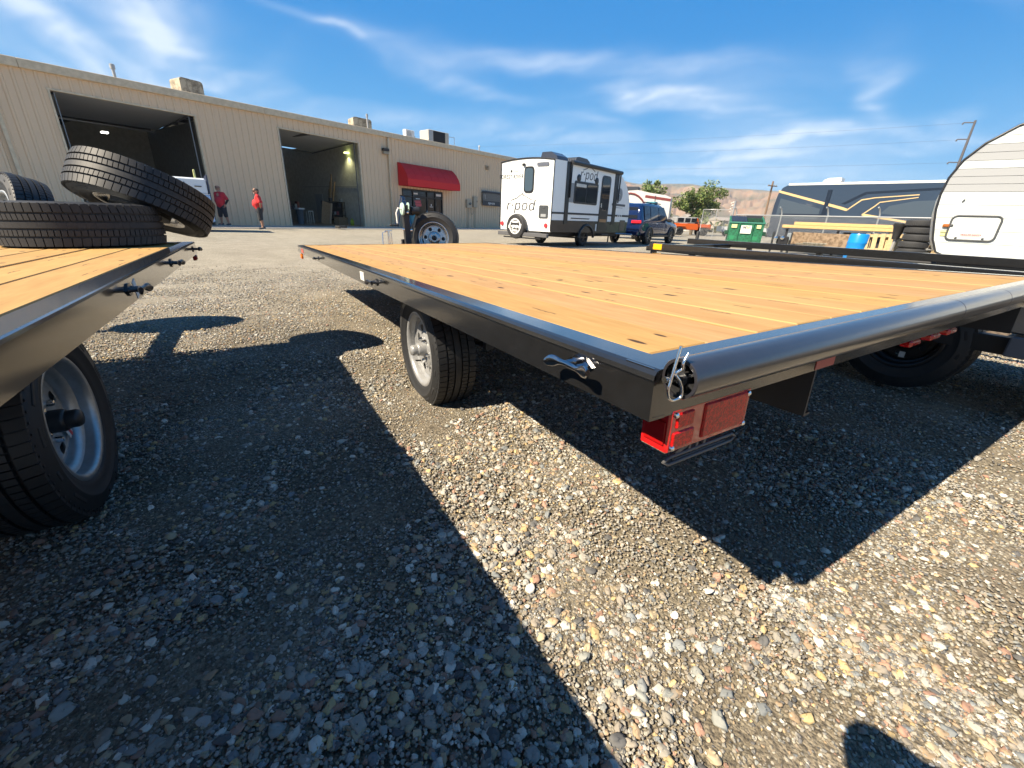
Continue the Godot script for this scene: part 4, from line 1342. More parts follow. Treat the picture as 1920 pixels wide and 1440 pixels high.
func fittings(T: Transform3D) -> void:
	var beige := mat("cooler_beige", lin(0.42, 0.36, 0.26), 0.6, 0.0, "dirt", 0.2)
	var white := mat("white_metal", lin(0.72, 0.72, 0.70), 0.4, 0.0, "mottle", 1.0)
	var grey := mat("grey_metal", lin(0.40, 0.40, 0.39), 0.45, 0.3, "mottle", 1.0)
	var c := MB.new()
	c.prism(round_rect(0.98, 0.66, 0.12), Transform3D.IDENTITY, -0.45, 0.45, true)
	c.box(Vector3(0, -0.36, 0), Vector3(0.84, 0.10, 0.8), 0.01)
	var o := thing("evaporative_cooler", "weathered beige rooftop cooler above the left garage door", "cooler", T * Transform3D(Basis(Vector3.UP, 0.1), Vector3(-0.45, eave(-0.45) + 0.52, -1.1)), "coolers on the shop roof")
	part("housing", c, beige, o)
	for k in 3: part("louvre", bx(Vector3(-0.2 + k * 0.22, 0.02, 0.453), Vector3(0.02, 0.5, 0.012)), mat("louvre", Color.RED), o)
	var o2 := dup(o, "beige rooftop cooler with a white pipe standing in front of it", T * Transform3D(Basis(Vector3.UP, -0.2).scaled(Vector3(1.3, 1.0, 1)), Vector3(9.25, eave(9.2) + 0.52, -1.3)), "coolers on the shop roof")
	o2.name = numbered("evaporative_cooler")
	for q in [[-3.3, 0.62, 0.055, "short silver vent pipe with a cap, leftmost on the shop roof", 0.09], [9.2, 0.95, 0.05, "white vent pipe rising in front of the second rooftop cooler", 0.07], [20.4, 0.55, 0.05, "small vent pipe near the right end of the shop roof", 0.06], [-8.2, 0.4, 0.05, "vent stub on the shop roof at the photo's left edge", 0.10]]:
		var p := MB.new()
		p.lathe(Transform3D.IDENTITY, [Vector2(q[2], 0), Vector2(q[2], q[1] - 0.16), Vector2(q[4], q[1] - 0.16), Vector2(q[4], q[1]), Vector2(0, q[1] + 0.03)], 14, 0.4)
		single("vent_pipe", p, grey, q[3], "vent pipe", T * Transform3D(Basis.IDENTITY, Vector3(q[0], eave(q[0]) + 0.1, -0.45)), "vent pipes on the shop roof")
	var ms := thing("condenser_unit", "small white air conditioner condenser with a round fan grille on the shop roof", "air conditioner", T * Transform3D(Basis(Vector3.UP, 0.0), Vector3(12.95, eave(12.95) + 0.42, -0.8)))
	part("housing", bx(Vector3.ZERO, Vector3(0.80, 0.62, 0.34), 0.02), white, ms)
	var fan := MB.new()
	for r in [0.07, 0.14, 0.21]:
		var ring := []
		for k in 21: ring.append(Vector3(-0.12 + cos(TAU * k / 20) * r, sin(TAU * k / 20) * r, 0.18))
		fan.tube(ring, 0.012, 5)
	part("fan_grille", fan, mat("fan_grey", lin(0.28, 0.28, 0.28), 0.5), ms)
	part("feet", bx(Vector3(0, -0.33, 0), Vector3(0.7, 0.05, 0.3), 0.01), grey, ms)
	var hose := MB.new()
	hose.tube([Vector3(0.40, -0.05, 0), Vector3(0.56, 0.0, 0), Vector3(0.62, -0.15, 0), Vector3(0.62, -0.34, 0)], 0.02, 6)
	part("hose", hose, mat("black_plastic", Color.BLACK), ms)
	var ac := thing("rooftop_unit", "large grey and tan rooftop air conditioner with a black coil face", "air conditioner", T * Transform3D(Basis(Vector3.UP, -0.12), Vector3(16.1, eave(16.1) + 0.66, -1.4)))
	part("housing", bx(Vector3.ZERO, Vector3(1.9, 0.86, 1.2), 0.02), mat("tan_metal", lin(0.46, 0.42, 0.34), 0.5), ac)
	part("coil", bx(Vector3(0.0, 0.03, 0.602), Vector3(1.15, 0.72, 0.02)), mat("coil", lin(0.012, 0.012, 0.013), 0.7, 0.0, "weave", 8.0), ac)
	part("side_panel", bx(Vector3(-0.82, 0.02, 0.603), Vector3(0.42, 0.76, 0.02), 0.005), grey, ac)
	part("curb", bx(Vector3(0, -0.49, 0), Vector3(1.9, 0.14, 1.1), 0.01), white, ac)
	var ga := MB.new()
	ga.tube([Vector3(1.0, 0.25, 0.3), Vector3(1.75, 0.27, 0.3), Vector3(1.75, -0.5, 0.3)], 0.022, 6)
	part("gas_pipe", ga, grey, ac)
	var wl := thing("wall_light", "dark wall pack light on the siding left of the red awning", "wall light", T * Transform3D(Basis.IDENTITY, Vector3(10.0, 4.74, 0.12)))
	part("hood", bx(Vector3(0, 0.1, 0.06), Vector3(0.46, 0.16, 0.24), 0.02), mat("bronze", lin(0.035, 0.028, 0.022), 0.5), wl)
	part("lens", bx(Vector3(0, -0.08, 0.05), Vector3(0.42, 0.18, 0.20), 0.02), mat("lamp_lens", lin(0.33, 0.27, 0.18), 0.25), wl)
	# electric boxes
	var mb := thing("electric_meter", "grey electric meter box with a looping cable on the shop wall", "meter box", T * Transform3D(Basis.IDENTITY, Vector3(18.45, 1.95, 0.1)), "electric boxes on the shop wall")
	part("box", bx(Vector3.ZERO, Vector3(0.62, 0.66, 0.20), 0.02), mat("box_tan", lin(0.40, 0.34, 0.25), 0.55), mb)
	var dial := MB.new()
	dial.lathe(along(Vector3.BACK, Vector3(0.05, 0.0, 0.10)), [Vector2(0.10, 0), Vector2(0.10, 0.05), Vector2(0.08, 0.09), Vector2(0, 0.10)], 16)
	part("dial", dial, mat("dial", lin(0.12, 0.12, 0.12), 0.2), mb)
	var cb := MB.new()
	cb.tube([Vector3(0.2, -0.33, 0.05), Vector3(0.22, -0.7, 0.06), Vector3(0.36, -0.85, 0.06), Vector3(0.48, -0.7, 0.06), Vector3(0.5, -0.3, 0.05)], 0.025, 6)
	cb.tube([Vector3(-0.1, -0.33, 0.0), Vector3(-0.1, -2.0, 0.0)], 0.03, 6)
	part("cable", cb, mat("box_tan", Color.RED), mb)
	var mb2 := thing("breaker_box", "tan breaker box right of the electric meter on the shop wall", "meter box", T * Transform3D(Basis.IDENTITY, Vector3(19.25, 2.12, 0.1)), "electric boxes on the shop wall")
	part("box", bx(Vector3.ZERO, Vector3(0.5, 0.86, 0.20), 0.02), mat("box_tan", Color.RED), mb2)
	part("latch", bx(Vector3(0.15, 0.05, 0.11), Vector3(0.05, 0.12, 0.03), 0.005), mat("bronze", Color.RED), mb2)
	part("conduit", bx(Vector3(0.0, -1.27, 0.0), Vector3(0.05, 1.7, 0.05), 0.01), mat("box_tan", Color.RED), mb2)
	# folded display awning with a print
	var bn := thing("display_banner", "black and grey folded display awning hung on the shop wall beside the white caravan", "banner", T * Transform3D(Basis.IDENTITY, Vector3(21.4, 2.4, 0.18)))
	part("case", bx(Vector3(0, 0.58, 0.04), Vector3(2.6, 0.14, 0.16), 0.02), mat("dark_cloth", lin(0.05, 0.05, 0.055), 0.6), bn)
	for k in 16: part("fringe", bx(Vector3(-1.2 + k * 0.16, 0.68, 0.04), Vector3(0.08, 0.07, 0.10), 0.02), mat("grey_cloth", lin(0.33, 0.33, 0.33), 0.8), bn)
	part("cloth", bx(Vector3(0, 0.20, 0.02), Vector3(2.5, 0.62, 0.05), 0.005), mat("grey_film", lin(0.17, 0.16, 0.15), 0.35, 0.0, "dirt", 1.2), bn)
	part("valance", bx(Vector3(0, -0.30, 0.03), Vector3(2.5, 0.40, 0.06), 0.01), mat("dark_cloth", Color.RED), bn)
	letters("lettering", "npo-cra", 0.19, mat("sticker_white", Color.WHITE), bn, Transform3D(Basis.IDENTITY, Vector3(-0.05, -0.28, 0.065)))
	var fl := MB.new()
	for k in 4: fl.tube([Vector3(-1.05 + 0.04 * k, 0.42 - 0.10 * k, 0.05), Vector3(-0.92 + 0.03 * k, 0.36 - 0.10 * k, 0.05), Vector3(-1.0 + 0.02 * k, 0.30 - 0.09 * k, 0.05)], 0.012, 5)
	part("white_scroll", fl, mat("sticker_white", Color.WHITE), bn)
	# blue step ladder by the door
	var ld := thing("step_ladder", "blue fibreglass step ladder standing left of the shop entrance", "ladder", T * Transform3D(Basis(Vector3.UP, 0.5), Vector3(10.75, 0.08, 0.75)))
	var blue := mat("ladder_blue", lin(0.05, 0.16, 0.36), 0.5)
	for x in [-1.0, 1.0]:
		var l := MB.new()
		l.tube([Vector3(x * 0.30, 0, 0.42), Vector3(x * 0.16, 2.0, 0.0)], 0.035, 6)
		part("front_rail", l, blue, ld)
		l = MB.new()
		l.tube([Vector3(x * 0.30, 0, -0.55), Vector3(x * 0.16, 2.0, -0.05)], 0.028, 6)
		part("rear_rail", l, blue, ld)
	for k in 6:
		var f := (k + 0.7) / 6.6
		part("step", bx(Vector3(0, 2.0 * f, 0.42 * (1 - f)), Vector3(2 * lerpf(0.30, 0.16, f), 0.03, 0.09), 0.005), grey, ld)
	part("top_cap", bx(Vector3(0, 2.03, -0.03), Vector3(0.42, 0.07, 0.2), 0.015), mat("black_plastic", Color.BLACK), ld)
	var ch := thing("water_cooler_bin", "tall teal bin standing between the ladder and the shop entrance", "bin", T * Transform3D(Basis.IDENTITY, Vector3(11.55, 0.05, 0.7)))
	var ct := MB.new()
	ct.lathe(Transform3D.IDENTITY, [Vector2(0.0, 0.0), Vector2(0.24, 0.0), Vector2(0.27, 0.05), Vector2(0.27, 1.1), Vector2(0.24, 1.14), Vector2(0, 1.16)], 20, 0.5)
	part("drum", ct, mat("teal", lin(0.06, 0.22, 0.27), 0.5), ch)
	part("base", bx(Vector3(0, 0.03, 0), Vector3(0.62, 0.07, 0.55), 0.02), mat("black_plastic", Color.BLACK), ch)
	# dark jack lying on the apron
	var jk := thing("floor_jack", "low dark floor jack on the pavement in front of the second garage door", "floor jack", T * Transform3D(Basis(Vector3.UP, 0.4), Vector3(4.25, 0.07, 3.0)))
	part("chassis", bx(Vector3(0, 0.07, 0), Vector3(0.75, 0.09, 0.3), 0.02), mat("dull_steel", Color.RED), jk)
	part("handle", bx(Vector3(0.5, 0.12, 0), Vector3(0.7, 0.04, 0.04), 0.01, Basis(Vector3.BACK, 0.12)), mat("dull_steel", Color.RED), jk)
	for x in [-0.3, 0.3]:
		var wl2 := MB.new()
		wl2.lathe(along(Vector3.BACK, Vector3(x, 0.05, -0.16)), [Vector2(0, 0), Vector2(0.05, 0), Vector2(0.05, 0.32), Vector2(0, 0.32)], 12)
		part("roller", wl2, mat("dull_steel", Color.RED), jk)

func bay_contents(T: Transform3D) -> void:
	var dk := mat("dark_bench", lin(0.03, 0.03, 0.034), 0.5)
	var card := mat("cardboard", lin(0.32, 0.21, 0.12), 0.9, 0.0, "mottle", 1.0)
	var at := func(u: float, z: float, deg: float) -> Transform3D: return T * Transform3D(Basis(Vector3.UP, deg_to_rad(deg)), Vector3(u, 0.035, z))
	var o := thing("dark_suv", "nose of a black vehicle parked inside the second garage bay", "car", at.call(3.75, -5.4, 0.0))
	var rows := []
	for s in [[-2.2, 0.5, 0.9, 0.86], [-1.9, 0.35, 1.25, 0.92], [-0.6, 0.32, 1.45, 0.95], [-0.1, 0.32, 2.0, 0.93], [0.8, 0.32, 2.35, 0.92], [2.4, 0.32, 2.35, 0.92], [2.6, 0.5, 2.1, 0.9]]:
		var r := PackedVector3Array()
		for q in [[0.8, 0], [1.0, 0.25], [1.0, 0.55], [0.85, 0.86], [0.6, 1.0], [-0.6, 1.0], [-0.85, 0.86], [-1.0, 0.55], [-1.0, 0.25], [-0.8, 0]]:
			r.append(Vector3(q[0] * s[3], lerpf(s[1], s[2], q[1]), -s[0]))
		rows.append(r)
	var b := MB.new()
	b.grid(rows, true)
	b.cap(rows[0], Vector3.BACK); b.cap(rows[-1], Vector3.FORWARD)
	part("body", b, mat("black_paint", lin(0.012, 0.013, 0.016), 0.15), o)
	for q in [[-0.88, 1.5], [0.88, 1.5], [-0.88, -1.6], [0.88, -1.6]]:
		var w := MB.new()
		w.lathe(along(Vector3.RIGHT, Vector3(q[0] - 0.11, 0.36, q[1])), [Vector2(0, 0), Vector2(0.34, 0), Vector2(0.36, 0.02), Vector2(0.36, 0.20), Vector2(0.34, 0.22), Vector2(0, 0.22)], 22)
		part("wheel", w, mat("rubber", Color.BLACK), o)
	part("headlight", bx(Vector3(0.62, 1.0, 1.98), Vector3(0.35, 0.14, 0.10), 0.03), mat("chrome", Color.WHITE), o)
	var wb := thing("workbench", "cluttered dark workbench inside the second garage bay", "workbench", at.call(5.6, -5.2, 0.0))
	part("top", bx(Vector3(0, 0.9, 0), Vector3(2.0, 0.07, 0.7), 0.01), dk, wb)
	for x in [-0.9, 0.9]:
		for z in [-0.28, 0.28]: part("leg", bx(Vector3(x, 0.43, z), Vector3(0.07, 0.86, 0.07), 0.005), dk, wb)
	for k in 9:
		part("tool_case", bx(Vector3(-0.85 + k * 0.21, 1.02 + 0.07 * (k % 3), 0.05 * (k % 2)), Vector3(0.17, 0.18 + 0.16 * (k % 3), 0.3), 0.015), mat("case_%d" % (k % 3), [lin(0.05, 0.05, 0.06), lin(0.30, 0.30, 0.28), lin(0.20, 0.05, 0.03)][k % 3], 0.5), wb)
	var bn := thing("parts_bin", "grey bin with a pale rim in front of the workbench in the second bay", "bin", at.call(5.65, -3.6, 15.0))
	var bb := MB.new()
	bb.lathe(Transform3D.IDENTITY, [Vector2(0, 0), Vector2(0.24, 0), Vector2(0.31, 0.85), Vector2(0.33, 0.86), Vector2(0.33, 0.9), Vector2(0.29, 0.9), Vector2(0.23, 0.06), Vector2(0, 0.06)], 4, 0.2)
	part("bucket", bb, mat("bin_grey", lin(0.13, 0.16, 0.19), 0.5), bn)
	part("lid", bx(Vector3(0, 0.95, 0), Vector3(0.5, 0.10, 0.42), 0.02), mat("sticker_white", Color.WHITE), bn)
	var st := thing("shop_stool", "white plastic stool leg set beside the bin in the second bay", "stool", at.call(6.15, -3.3, 0.0))
	part("seat", bx(Vector3(0, 0.82, 0), Vector3(0.36, 0.05, 0.36), 0.01), mat("pale_wood", lin(0.5, 0.47, 0.4), 0.7), st)
	for x in [-0.15, 0.15]:
		for z in [-0.15, 0.15]: part("leg", bx(Vector3(x, 0.4, z), Vector3(0.04, 0.8, 0.04), 0.004), mat("pale_wood", Color.RED), st)
	var cs := thing("cardboard_sheet", "tall cardboard sheet leaning against the shelf in the second bay", "cardboard", at.call(7.35, -3.2, 10.0))
	part("sheet", bx(Vector3(0, 0.72, 0), Vector3(0.85, 1.45, 0.03), 0.004, Basis(Vector3.BACK, -0.22)), card, cs)
	part("flap", bx(Vector3(0.34, 0.72, 0.03), Vector3(0.14, 1.36, 0.02), 0.004, Basis(Vector3.BACK, -0.22)), mat("cardboard_pale", lin(0.42, 0.32, 0.22), 0.9), cs)
	var sh := thing("shelf_unit", "black shelf unit full of parts at the right of the second bay", "shelf", at.call(8.55, -4.2, -12.0))
	for y in [0.08, 0.62, 1.12, 1.5]: part("shelf", bx(Vector3(0, y, 0), Vector3(1.5, 0.04, 0.55), 0.005), dk, sh)
	for x in [-0.73, 0.73]:
		for z in [-0.25, 0.25]: part("post", bx(Vector3(x, 0.76, z), Vector3(0.04, 1.52, 0.04), 0.004), dk, sh)
	part("back", bx(Vector3(0, 0.9, -0.27), Vector3(1.45, 1.3, 0.02)), dk, sh)
	for k in 7:
		part("carton", bx(Vector3(-0.55 + 0.19 * k, [0.75, 1.26, 1.62, 0.76][k % 4], 0.05), Vector3(0.16, 0.2 + 0.05 * (k % 3), 0.3), 0.01), mat("carton_%d" % (k % 3), [lin(0.3, 0.32, 0.33), lin(0.35, 0.10, 0.10), lin(0.05, 0.05, 0.06)][k % 3], 0.6), sh)
	var bxs := thing("cardboard_box", "plain cardboard box on the floor under the shelf in the second bay", "box", at.call(8.2, -2.9, 8.0))
	part("carton", bx(Vector3(0, 0.25, 0), Vector3(0.8, 0.5, 0.5), 0.01), card, bxs)
	part("tape", bx(Vector3(0, 0.5005, 0), Vector3(0.8, 0.003, 0.06)), mat("cardboard_pale", Color.RED), bxs)
	var yb := thing("yellow_jug", "small yellow green jug on the floor at the right side of the second bay", "jug", at.call(8.75, -2.4, 0.0))
	var yj := MB.new()
	yj.lathe(Transform3D.IDENTITY, [Vector2(0, 0), Vector2(0.11, 0.0), Vector2(0.13, 0.04), Vector2(0.13, 0.3), Vector2(0.04, 0.40), Vector2(0.04, 0.46), Vector2(0, 0.46)], 14, 0.5)
	part("jug", yj, mat("lime", lin(0.45, 0.55, 0.04), 0.5), yb)
	var lm := thing("leaning_lumber", "boards and long tubes leaning on the inner wall of the second bay", "lumber", at.call(9.1, -5.2, 0.0))
	for k in 5:
		part("board", bx(Vector3(-0.05 * k, 1.2 + 0.25 * (k % 3), -0.35 + 0.2 * k), Vector3(0.05, 2.4 + 0.5 * (k % 3), 0.12 - 0.02 * (k % 2)), 0.004, Basis(Vector3.BACK, -0.10 - 0.03 * k)), mat("pale_wood_2", lin(0.42, 0.30, 0.17), 0.7), lm)
	# a pale box vehicle parked outside the first door
	var f := Transform3D(Basis(Vector3.UP, deg_to_rad(37.0)), Vector3(-11.95, LOT, -17.4))
	var tv := thing("box_van", "pale blue and white box van parked outside the first garage door, behind the tyres", "van", f)
	var white := mat("van_white", lin(0.66, 0.70, 0.74), 0.3)
	var blue := mat("van_blue", lin(0.30, 0.46, 0.72), 0.12)
	part("lower_body", bx(Vector3(-1.25, 0.85, -0.95), Vector3(2.5, 0.98, 1.9), 0.03), blue, tv)
	part("upper_body", bx(Vector3(-1.25, 1.63, -0.95), Vector3(2.42, 0.56, 1.85), 0.05), white, tv)
	part("waist_strip", bx(Vector3(-1.25, 1.352, 0.005), Vector3(2.5, 0.03, 0.02), 0.004), mat("sticker_white", Color.WHITE), tv)
	part("rear_frame", bx(Vector3(0.01, 1.25, -0.95), Vector3(0.05, 1.6, 1.8), 0.01), mat("navy_trim", lin(0.03, 0.04, 0.08), 0.4), tv)
	for q in [[-0.32, 1.62, 0.22, 0.035], [-0.74, 1.66, 0.05, 0.17], [-1.55, 1.80, 0.3, 0.03], [-0.30, 1.2, 0.10, 0.03]]:
		part("latch", bx(Vector3(q[0], q[1], -0.012 if q[1] > 1.4 else 0.006), Vector3(q[2], q[3], 0.03), 0.006), mat("black_plastic", Color.BLACK), tv)
	part("beacon", bx(Vector3(-0.35, 2.05, -0.2), Vector3(0.07, 0.30, 0.07), 0.015), mat("beacon", lin(0.55, 0.55, 0.22), 0.5), tv)
	for x in [-0.55, -1.95]:
		for z in [-0.2, -1.7]:
			var w := MB.new()
			w.lathe(along(Vector3.BACK, Vector3(x, 0.36, z - 0.1)), [Vector2(0, 0), Vector2(0.32, 0), Vector2(0.36, 0.03), Vector2(0.36, 0.18), Vector2(0.32, 0.21), Vector2(0, 0.21)], 22)
			part("wheel", w, mat("rubber", Color.BLACK), tv)

# ------------------------------------------------------------------ vehicles
# side view polygon (forward, up) extruded across: x right, y up, forward -z
const SIDE := Basis(Vector3(0, 0, -1), Vector3(0, 1, 0), Vector3(1, 0, 0))

func car_wheel(parent: Node, at: Vector3, R: float, w: float, out: float, rim_m: Material, spokes := 6) -> void:
	var T := Transform3D(Basis(Vector3(0, 0, -out), Vector3(out, 0, 0), Vector3(0, -1, 0)), at)
	var rim := R * 0.66
	var b := MB.new()
	b.lathe(Transform3D.IDENTITY, [Vector2(rim, -w * 0.5), Vector2(R - 0.05, -w * 0.52), Vector2(R - 0.01, -w * 0.42), Vector2(R, -w * 0.3), Vector2(R, w * 0.3), Vector2(R - 0.01, w * 0.42), Vector2(R - 0.05, w * 0.52), Vector2(rim, w * 0.5)], 30, 0.6)
	for k in 30: b.box(Vector3(cos(TAU * k / 30) * R, 0, sin(TAU * k / 30) * R), Vector3(0.02, w * 0.7, 0.045), 0.0, Basis(Vector3.UP, -TAU * k / 30))
	var t := part("wheel", b, mat("rubber", Color.BLACK), parent)
	t.transform = T
	var r := MB.new()
	r.lathe(Transform3D.IDENTITY, [Vector2(rim, w * 0.46), Vector2(rim - 0.02, w * 0.44), Vector2(rim - 0.03, w * 0.1), Vector2(0, w * 0.08)], 28, 0.5)
	part("rim_barrel", r, mat("drum", Color.BLACK), t)
	var s := MB.new()
	for k in spokes:
		var a := TAU * k / spokes
		s.box(Vector3(cos(a) * rim * 0.52, w * 0.38, sin(a) * rim * 0.52), Vector3(rim * 0.96, 0.03, rim * 0.26), 0.01, Basis(Vector3.UP, -a))
	s.lathe(Transform3D.IDENTITY, [Vector2(rim * 0.26, w * 0.34), Vector2(rim * 0.24, w * 0.42), Vector2(0, w * 0.44)], 16)
	part("rim", s, rim_m, t)

func strip(at_x: float, poly: Array, thick := 0.008) -> MB:
	var b := MB.new()
	b.prism(pts2(poly), Transform3D(SIDE, Vector3.ZERO), at_x, at_x + thick)
	return b

func rect_side(at_x: float, s0: float, s1: float, h0: float, h1: float, r := 0.03, thick := 0.012) -> MB:
	var b := MB.new()
	b.prism(round_rect(s1 - s0, h1 - h0, r), Transform3D(SIDE, Vector3(0, (h0 + h1) * 0.5, -(s0 + s1) * 0.5)), at_x, at_x + thick)
	return b

func rect_back(x0: float, x1: float, h0: float, h1: float, z: float, r := 0.03, thick := 0.012) -> MB:
	var b := MB.new()
	b.prism(round_rect(x1 - x0, h1 - h0, r), Transform3D(Basis.IDENTITY, Vector3((x0 + x1) * 0.5, (h0 + h1) * 0.5, 0)), z, z + thick)
	return b

func peaks(parent: Node, T: Transform3D, w: float, m: Material) -> void:
	var b := MB.new()
	b.x = T
	b.tube([Vector3(-0.5 * w, -0.02 * w, 0), Vector3(-0.22 * w, 0.06 * w, 0), Vector3(0.0, 0.20 * w, 0), Vector3(0.14 * w, 0.11 * w, 0), Vector3(0.42 * w, 0.0, 0)], 0.012 * w, 5)
	b.tube([Vector3(0.0, 0.19 * w, 0), Vector3(0.03 * w, 0.12 * w, 0), Vector3(0.07 * w, 0.13 * w, 0)], 0.01 * w, 5)
	part("peak_logo", b, m, parent)

func vehicles() -> void:
	small_caravan()
	blue_suv()
	far_caravan()
	jeep()
	coach()
	white_caravan()
	far_cars()

func small_caravan() -> void:
	var T := Transform3D(Basis(Vector3(0.76, 0, 0.65), Vector3.UP, Vector3(-0.65, 0, 0.76)), Vector3(0.201, LOT, -17.429))
	var o := thing("small_caravan", "white compact caravan with black trim, rear spare wheel and mountain logo", "caravan", T)
	var W := 1.275
	var white := mat("caravan_white", lin(0.84, 0.85, 0.84), 0.25)
	var black := mat("trim_black", lin(0.018, 0.018, 0.02), 0.35)
	var ink := mat("ink", lin(0.03, 0.03, 0.034), 0.5)
	var glassy := mat("dark_window", lin(0.014, 0.016, 0.02), 0.05)
	var skirt := mat("skirt", lin(0.045, 0.042, 0.04), 0.22)
	var prof := [0.02, 0.56, 0.0, 0.75, 0.0, 2.93, 0.06, 2.99, 2.0, 3.04, 4.3, 3.02, 4.84, 2.92, 5.2, 2.78, 5.5, 2.58, 5.78, 2.30, 5.96, 2.0, 6.06, 1.7, 6.10, 1.45, 6.07, 1.0, 5.98, 0.58]
	var b := MB.new()
	b.prism(pts2(prof), Transform3D(SIDE, Vector3.ZERO), -W, W, true)
	part("body", b, white, o)
	# crowned roof and its black edge
	var rf := MB.new()
	var rows := []
	for s in [0.0, 0.3, 2.0, 4.2, 4.8, 5.2]:
		var r := PackedVector3Array()
		for k in 9:
			var u := (k - 4) / 4.0
			var hh: float = {0.0: 2.98, 0.3: 3.0, 2.0: 3.045, 4.2: 3.03, 4.8: 2.93, 5.2: 2.78}[s]
			r.append(Vector3(u * (W + 0.01), hh + 0.09 * (1 - u * u), -s))
		rows.append(r)
	rf.grid(rows, false, Vector3.UP)
	part("roof", rf, mat("roof_white", lin(0.7, 0.7, 0.69), 0.5), o)
	var crown := []
	for k in 9:
		var u := (k - 4) / 4.0
		crown.append(Vector3(u * (W + 0.008), 2.985 + 0.09 * (1 - u * u), 0.012))
	var ct := MB.new()
	ct.tube(crown, 0.028, 6)
	ct.tube([Vector3(W + 0.005, 2.98, 0.01), Vector3(W + 0.008, 0.6, 0.01)], 0.02, 6)
	ct.tube([Vector3(-W - 0.005, 2.98, 0.01), Vector3(-W - 0.008, 0.6, 0.01)], 0.02, 6)
	part("edge_trim", ct, black, o)
	var gable := MB.new()
	gable.prism(PackedVector2Array([Vector2(-W, 2.9), Vector2(W, 2.9), Vector2(W, 2.985), Vector2(W * 0.5, 3.05), Vector2(0, 3.072), Vector2(-W * 0.5, 3.05), Vector2(-W, 2.985)]), Transform3D.IDENTITY, -0.05, 0.004)
	part("rear_gable", gable, white, o)
	# rear wall
	part("rear_window_frame", rect_back(-0.10, 0.38, 1.90, 2.80, 0.004, 0.14, 0.02), black, o)
	part("rear_window", rect_back(-0.05, 0.33, 1.96, 2.74, 0.012, 0.11, 0.018), mat("rear_glass", lin(0.05, 0.08, 0.11), 0.06), o)
	var fr := letters("lettering", "FOREST RIVER", 0.145, ink, o, Transform3D(Basis.IDENTITY, Vector3(-0.76, 2.47, 0.004)), 0.95)
	var lg := MB.new()
	lg.box(Vector3(-0.76, 2.66, 0.004), Vector3(0.10, 0.09, 0.008), 0.002)
	lg.box(Vector3(-0.98, 2.645, 0.004), Vector3(0.24, 0.016, 0.008))
	lg.box(Vector3(-0.54, 2.645, 0.004), Vector3(0.24, 0.016, 0.008))
	part("logo", lg, ink, o)
	letters("lettering", "r·pod", 0.36, ink, o, Transform3D(Basis.IDENTITY, Vector3(-0.22, 1.46, 0.004)), 1.25, false, 0.2)
	letters("lettering", "mountain", 0.085, mat("ink_pale", lin(0.35, 0.36, 0.37), 0.6), o, Transform3D(Basis.IDENTITY, Vector3(0.18, 1.25, 0.004)), 1.1, false)
	peaks(o, Transform3D(Basis.IDENTITY, Vector3(-0.16, 1.66, 0.006)), 1.15, ink)
	part("service_hatch", rect_back(0.70, 1.13, 1.03, 1.48, 0.002, 0.05, 0.02), mat("hatch_grey", lin(0.055, 0.06, 0.066), 0.35), o)
	part("hatch_latch", rect_back(0.90, 0.96, 1.36, 1.43, 0.02, 0.02, 0.012), M.chrome, o)
	part("hatch_label", rect_back(0.80, 1.04, 1.08, 1.18, 0.02, 0.01, 0.004), mat("sticker_grey", lin(0.28, 0.29, 0.30), 0.5), o)
	part("high_vent", rect_back(0.50, 1.04, 2.79, 2.91, 0.002, 0.04, 0.03), mat("vent_grey", lin(0.10, 0.11, 0.14), 0.4), o)
	var cam := MB.new()
	cam.box(Vector3(-0.12, 2.86, 0.04), Vector3(0.13, 0.09, 0.09), 0.02)
	part("rear_camera", cam, black, o)
	for x in [-1.16, 1.06]:
		var l := MB.new()
		l.lathe(along(Vector3.BACK, Vector3(x, 0.78, 0.0)), [Vector2(0.085, 0), Vector2(0.085, 0.02), Vector2(0.07, 0.04), Vector2(0, 0.045)], 20)
		part("tail_light", l, mat("caravan_lamp", lin(0.62, 0.04, 0.05), 0.2), o)
	part("number_plate", rect_back(-0.98, -0.66, 0.62, 0.80, 0.002, 0.02, 0.012), mat("plate_pale", lin(0.55, 0.60, 0.58), 0.4), o)
	# spare wheel in a printed cover
	var sw := MB.new()
	sw.lathe(along(Vector3.BACK, Vector3(-0.28, 0.70, 0.03)), [Vector2(0.40, 0.0), Vector2(0.455, 0.02), Vector2(0.465, 0.10), Vector2(0.44, 0.19), Vector2(0.40, 0.205), Vector2(0.32, 0.20), Vector2(0, 0.20)], 36, 0.6)
	var sp := part("spare_wheel", sw, mat("cover_black", lin(0.028, 0.028, 0.03), 0.45), o)
	var rg := MB.new()
	rg.lathe(along(Vector3.BACK, Vector3(-0.28, 0.70, 0.228)), [Vector2(0.24, 0.004), Vector2(0.29, 0.004), Vector2(0.29, 0.0)], 36, 0.9)
	for k in 3: rg.box(Vector3(-0.28, 0.86 - 0.16 * k, 0.232), Vector3(0.34 - 0.06 * absf(k - 1.0), 0.07, 0.006), 0.002)
	part("cover_print", rg, mat("sticker_white", Color.WHITE), sp)
	part("cover_band", rect_back(-0.52, -0.04, 0.31, 0.36, 0.20, 0.02, 0.012), mat("sticker_white", Color.WHITE), sp)
	letters("lettering", "r·pod", 0.16, mat("sticker_white", Color.WHITE), sp, Transform3D(Basis.IDENTITY, Vector3(-0.28, 0.70, 0.24)), 1.25, true, 0.2)
	part("bumper", bx(Vector3(0, 0.42, 0.10), Vector3(2.5, 0.14, 0.14), 0.015), mat("bumper_grey", lin(0.10, 0.10, 0.105), 0.4), o)
	part("under_frame", bx(Vector3(0, 0.46, -2.9), Vector3(1.7, 0.16, 5.9), 0.01), mat("dull_steel", Color.RED), o)
	part("bike_bar", bx(Vector3(0, 0.29, 0.12), Vector3(1.9, 0.05, 0.05), 0.01), black, o)
	# right side
	var X := W + 0.001
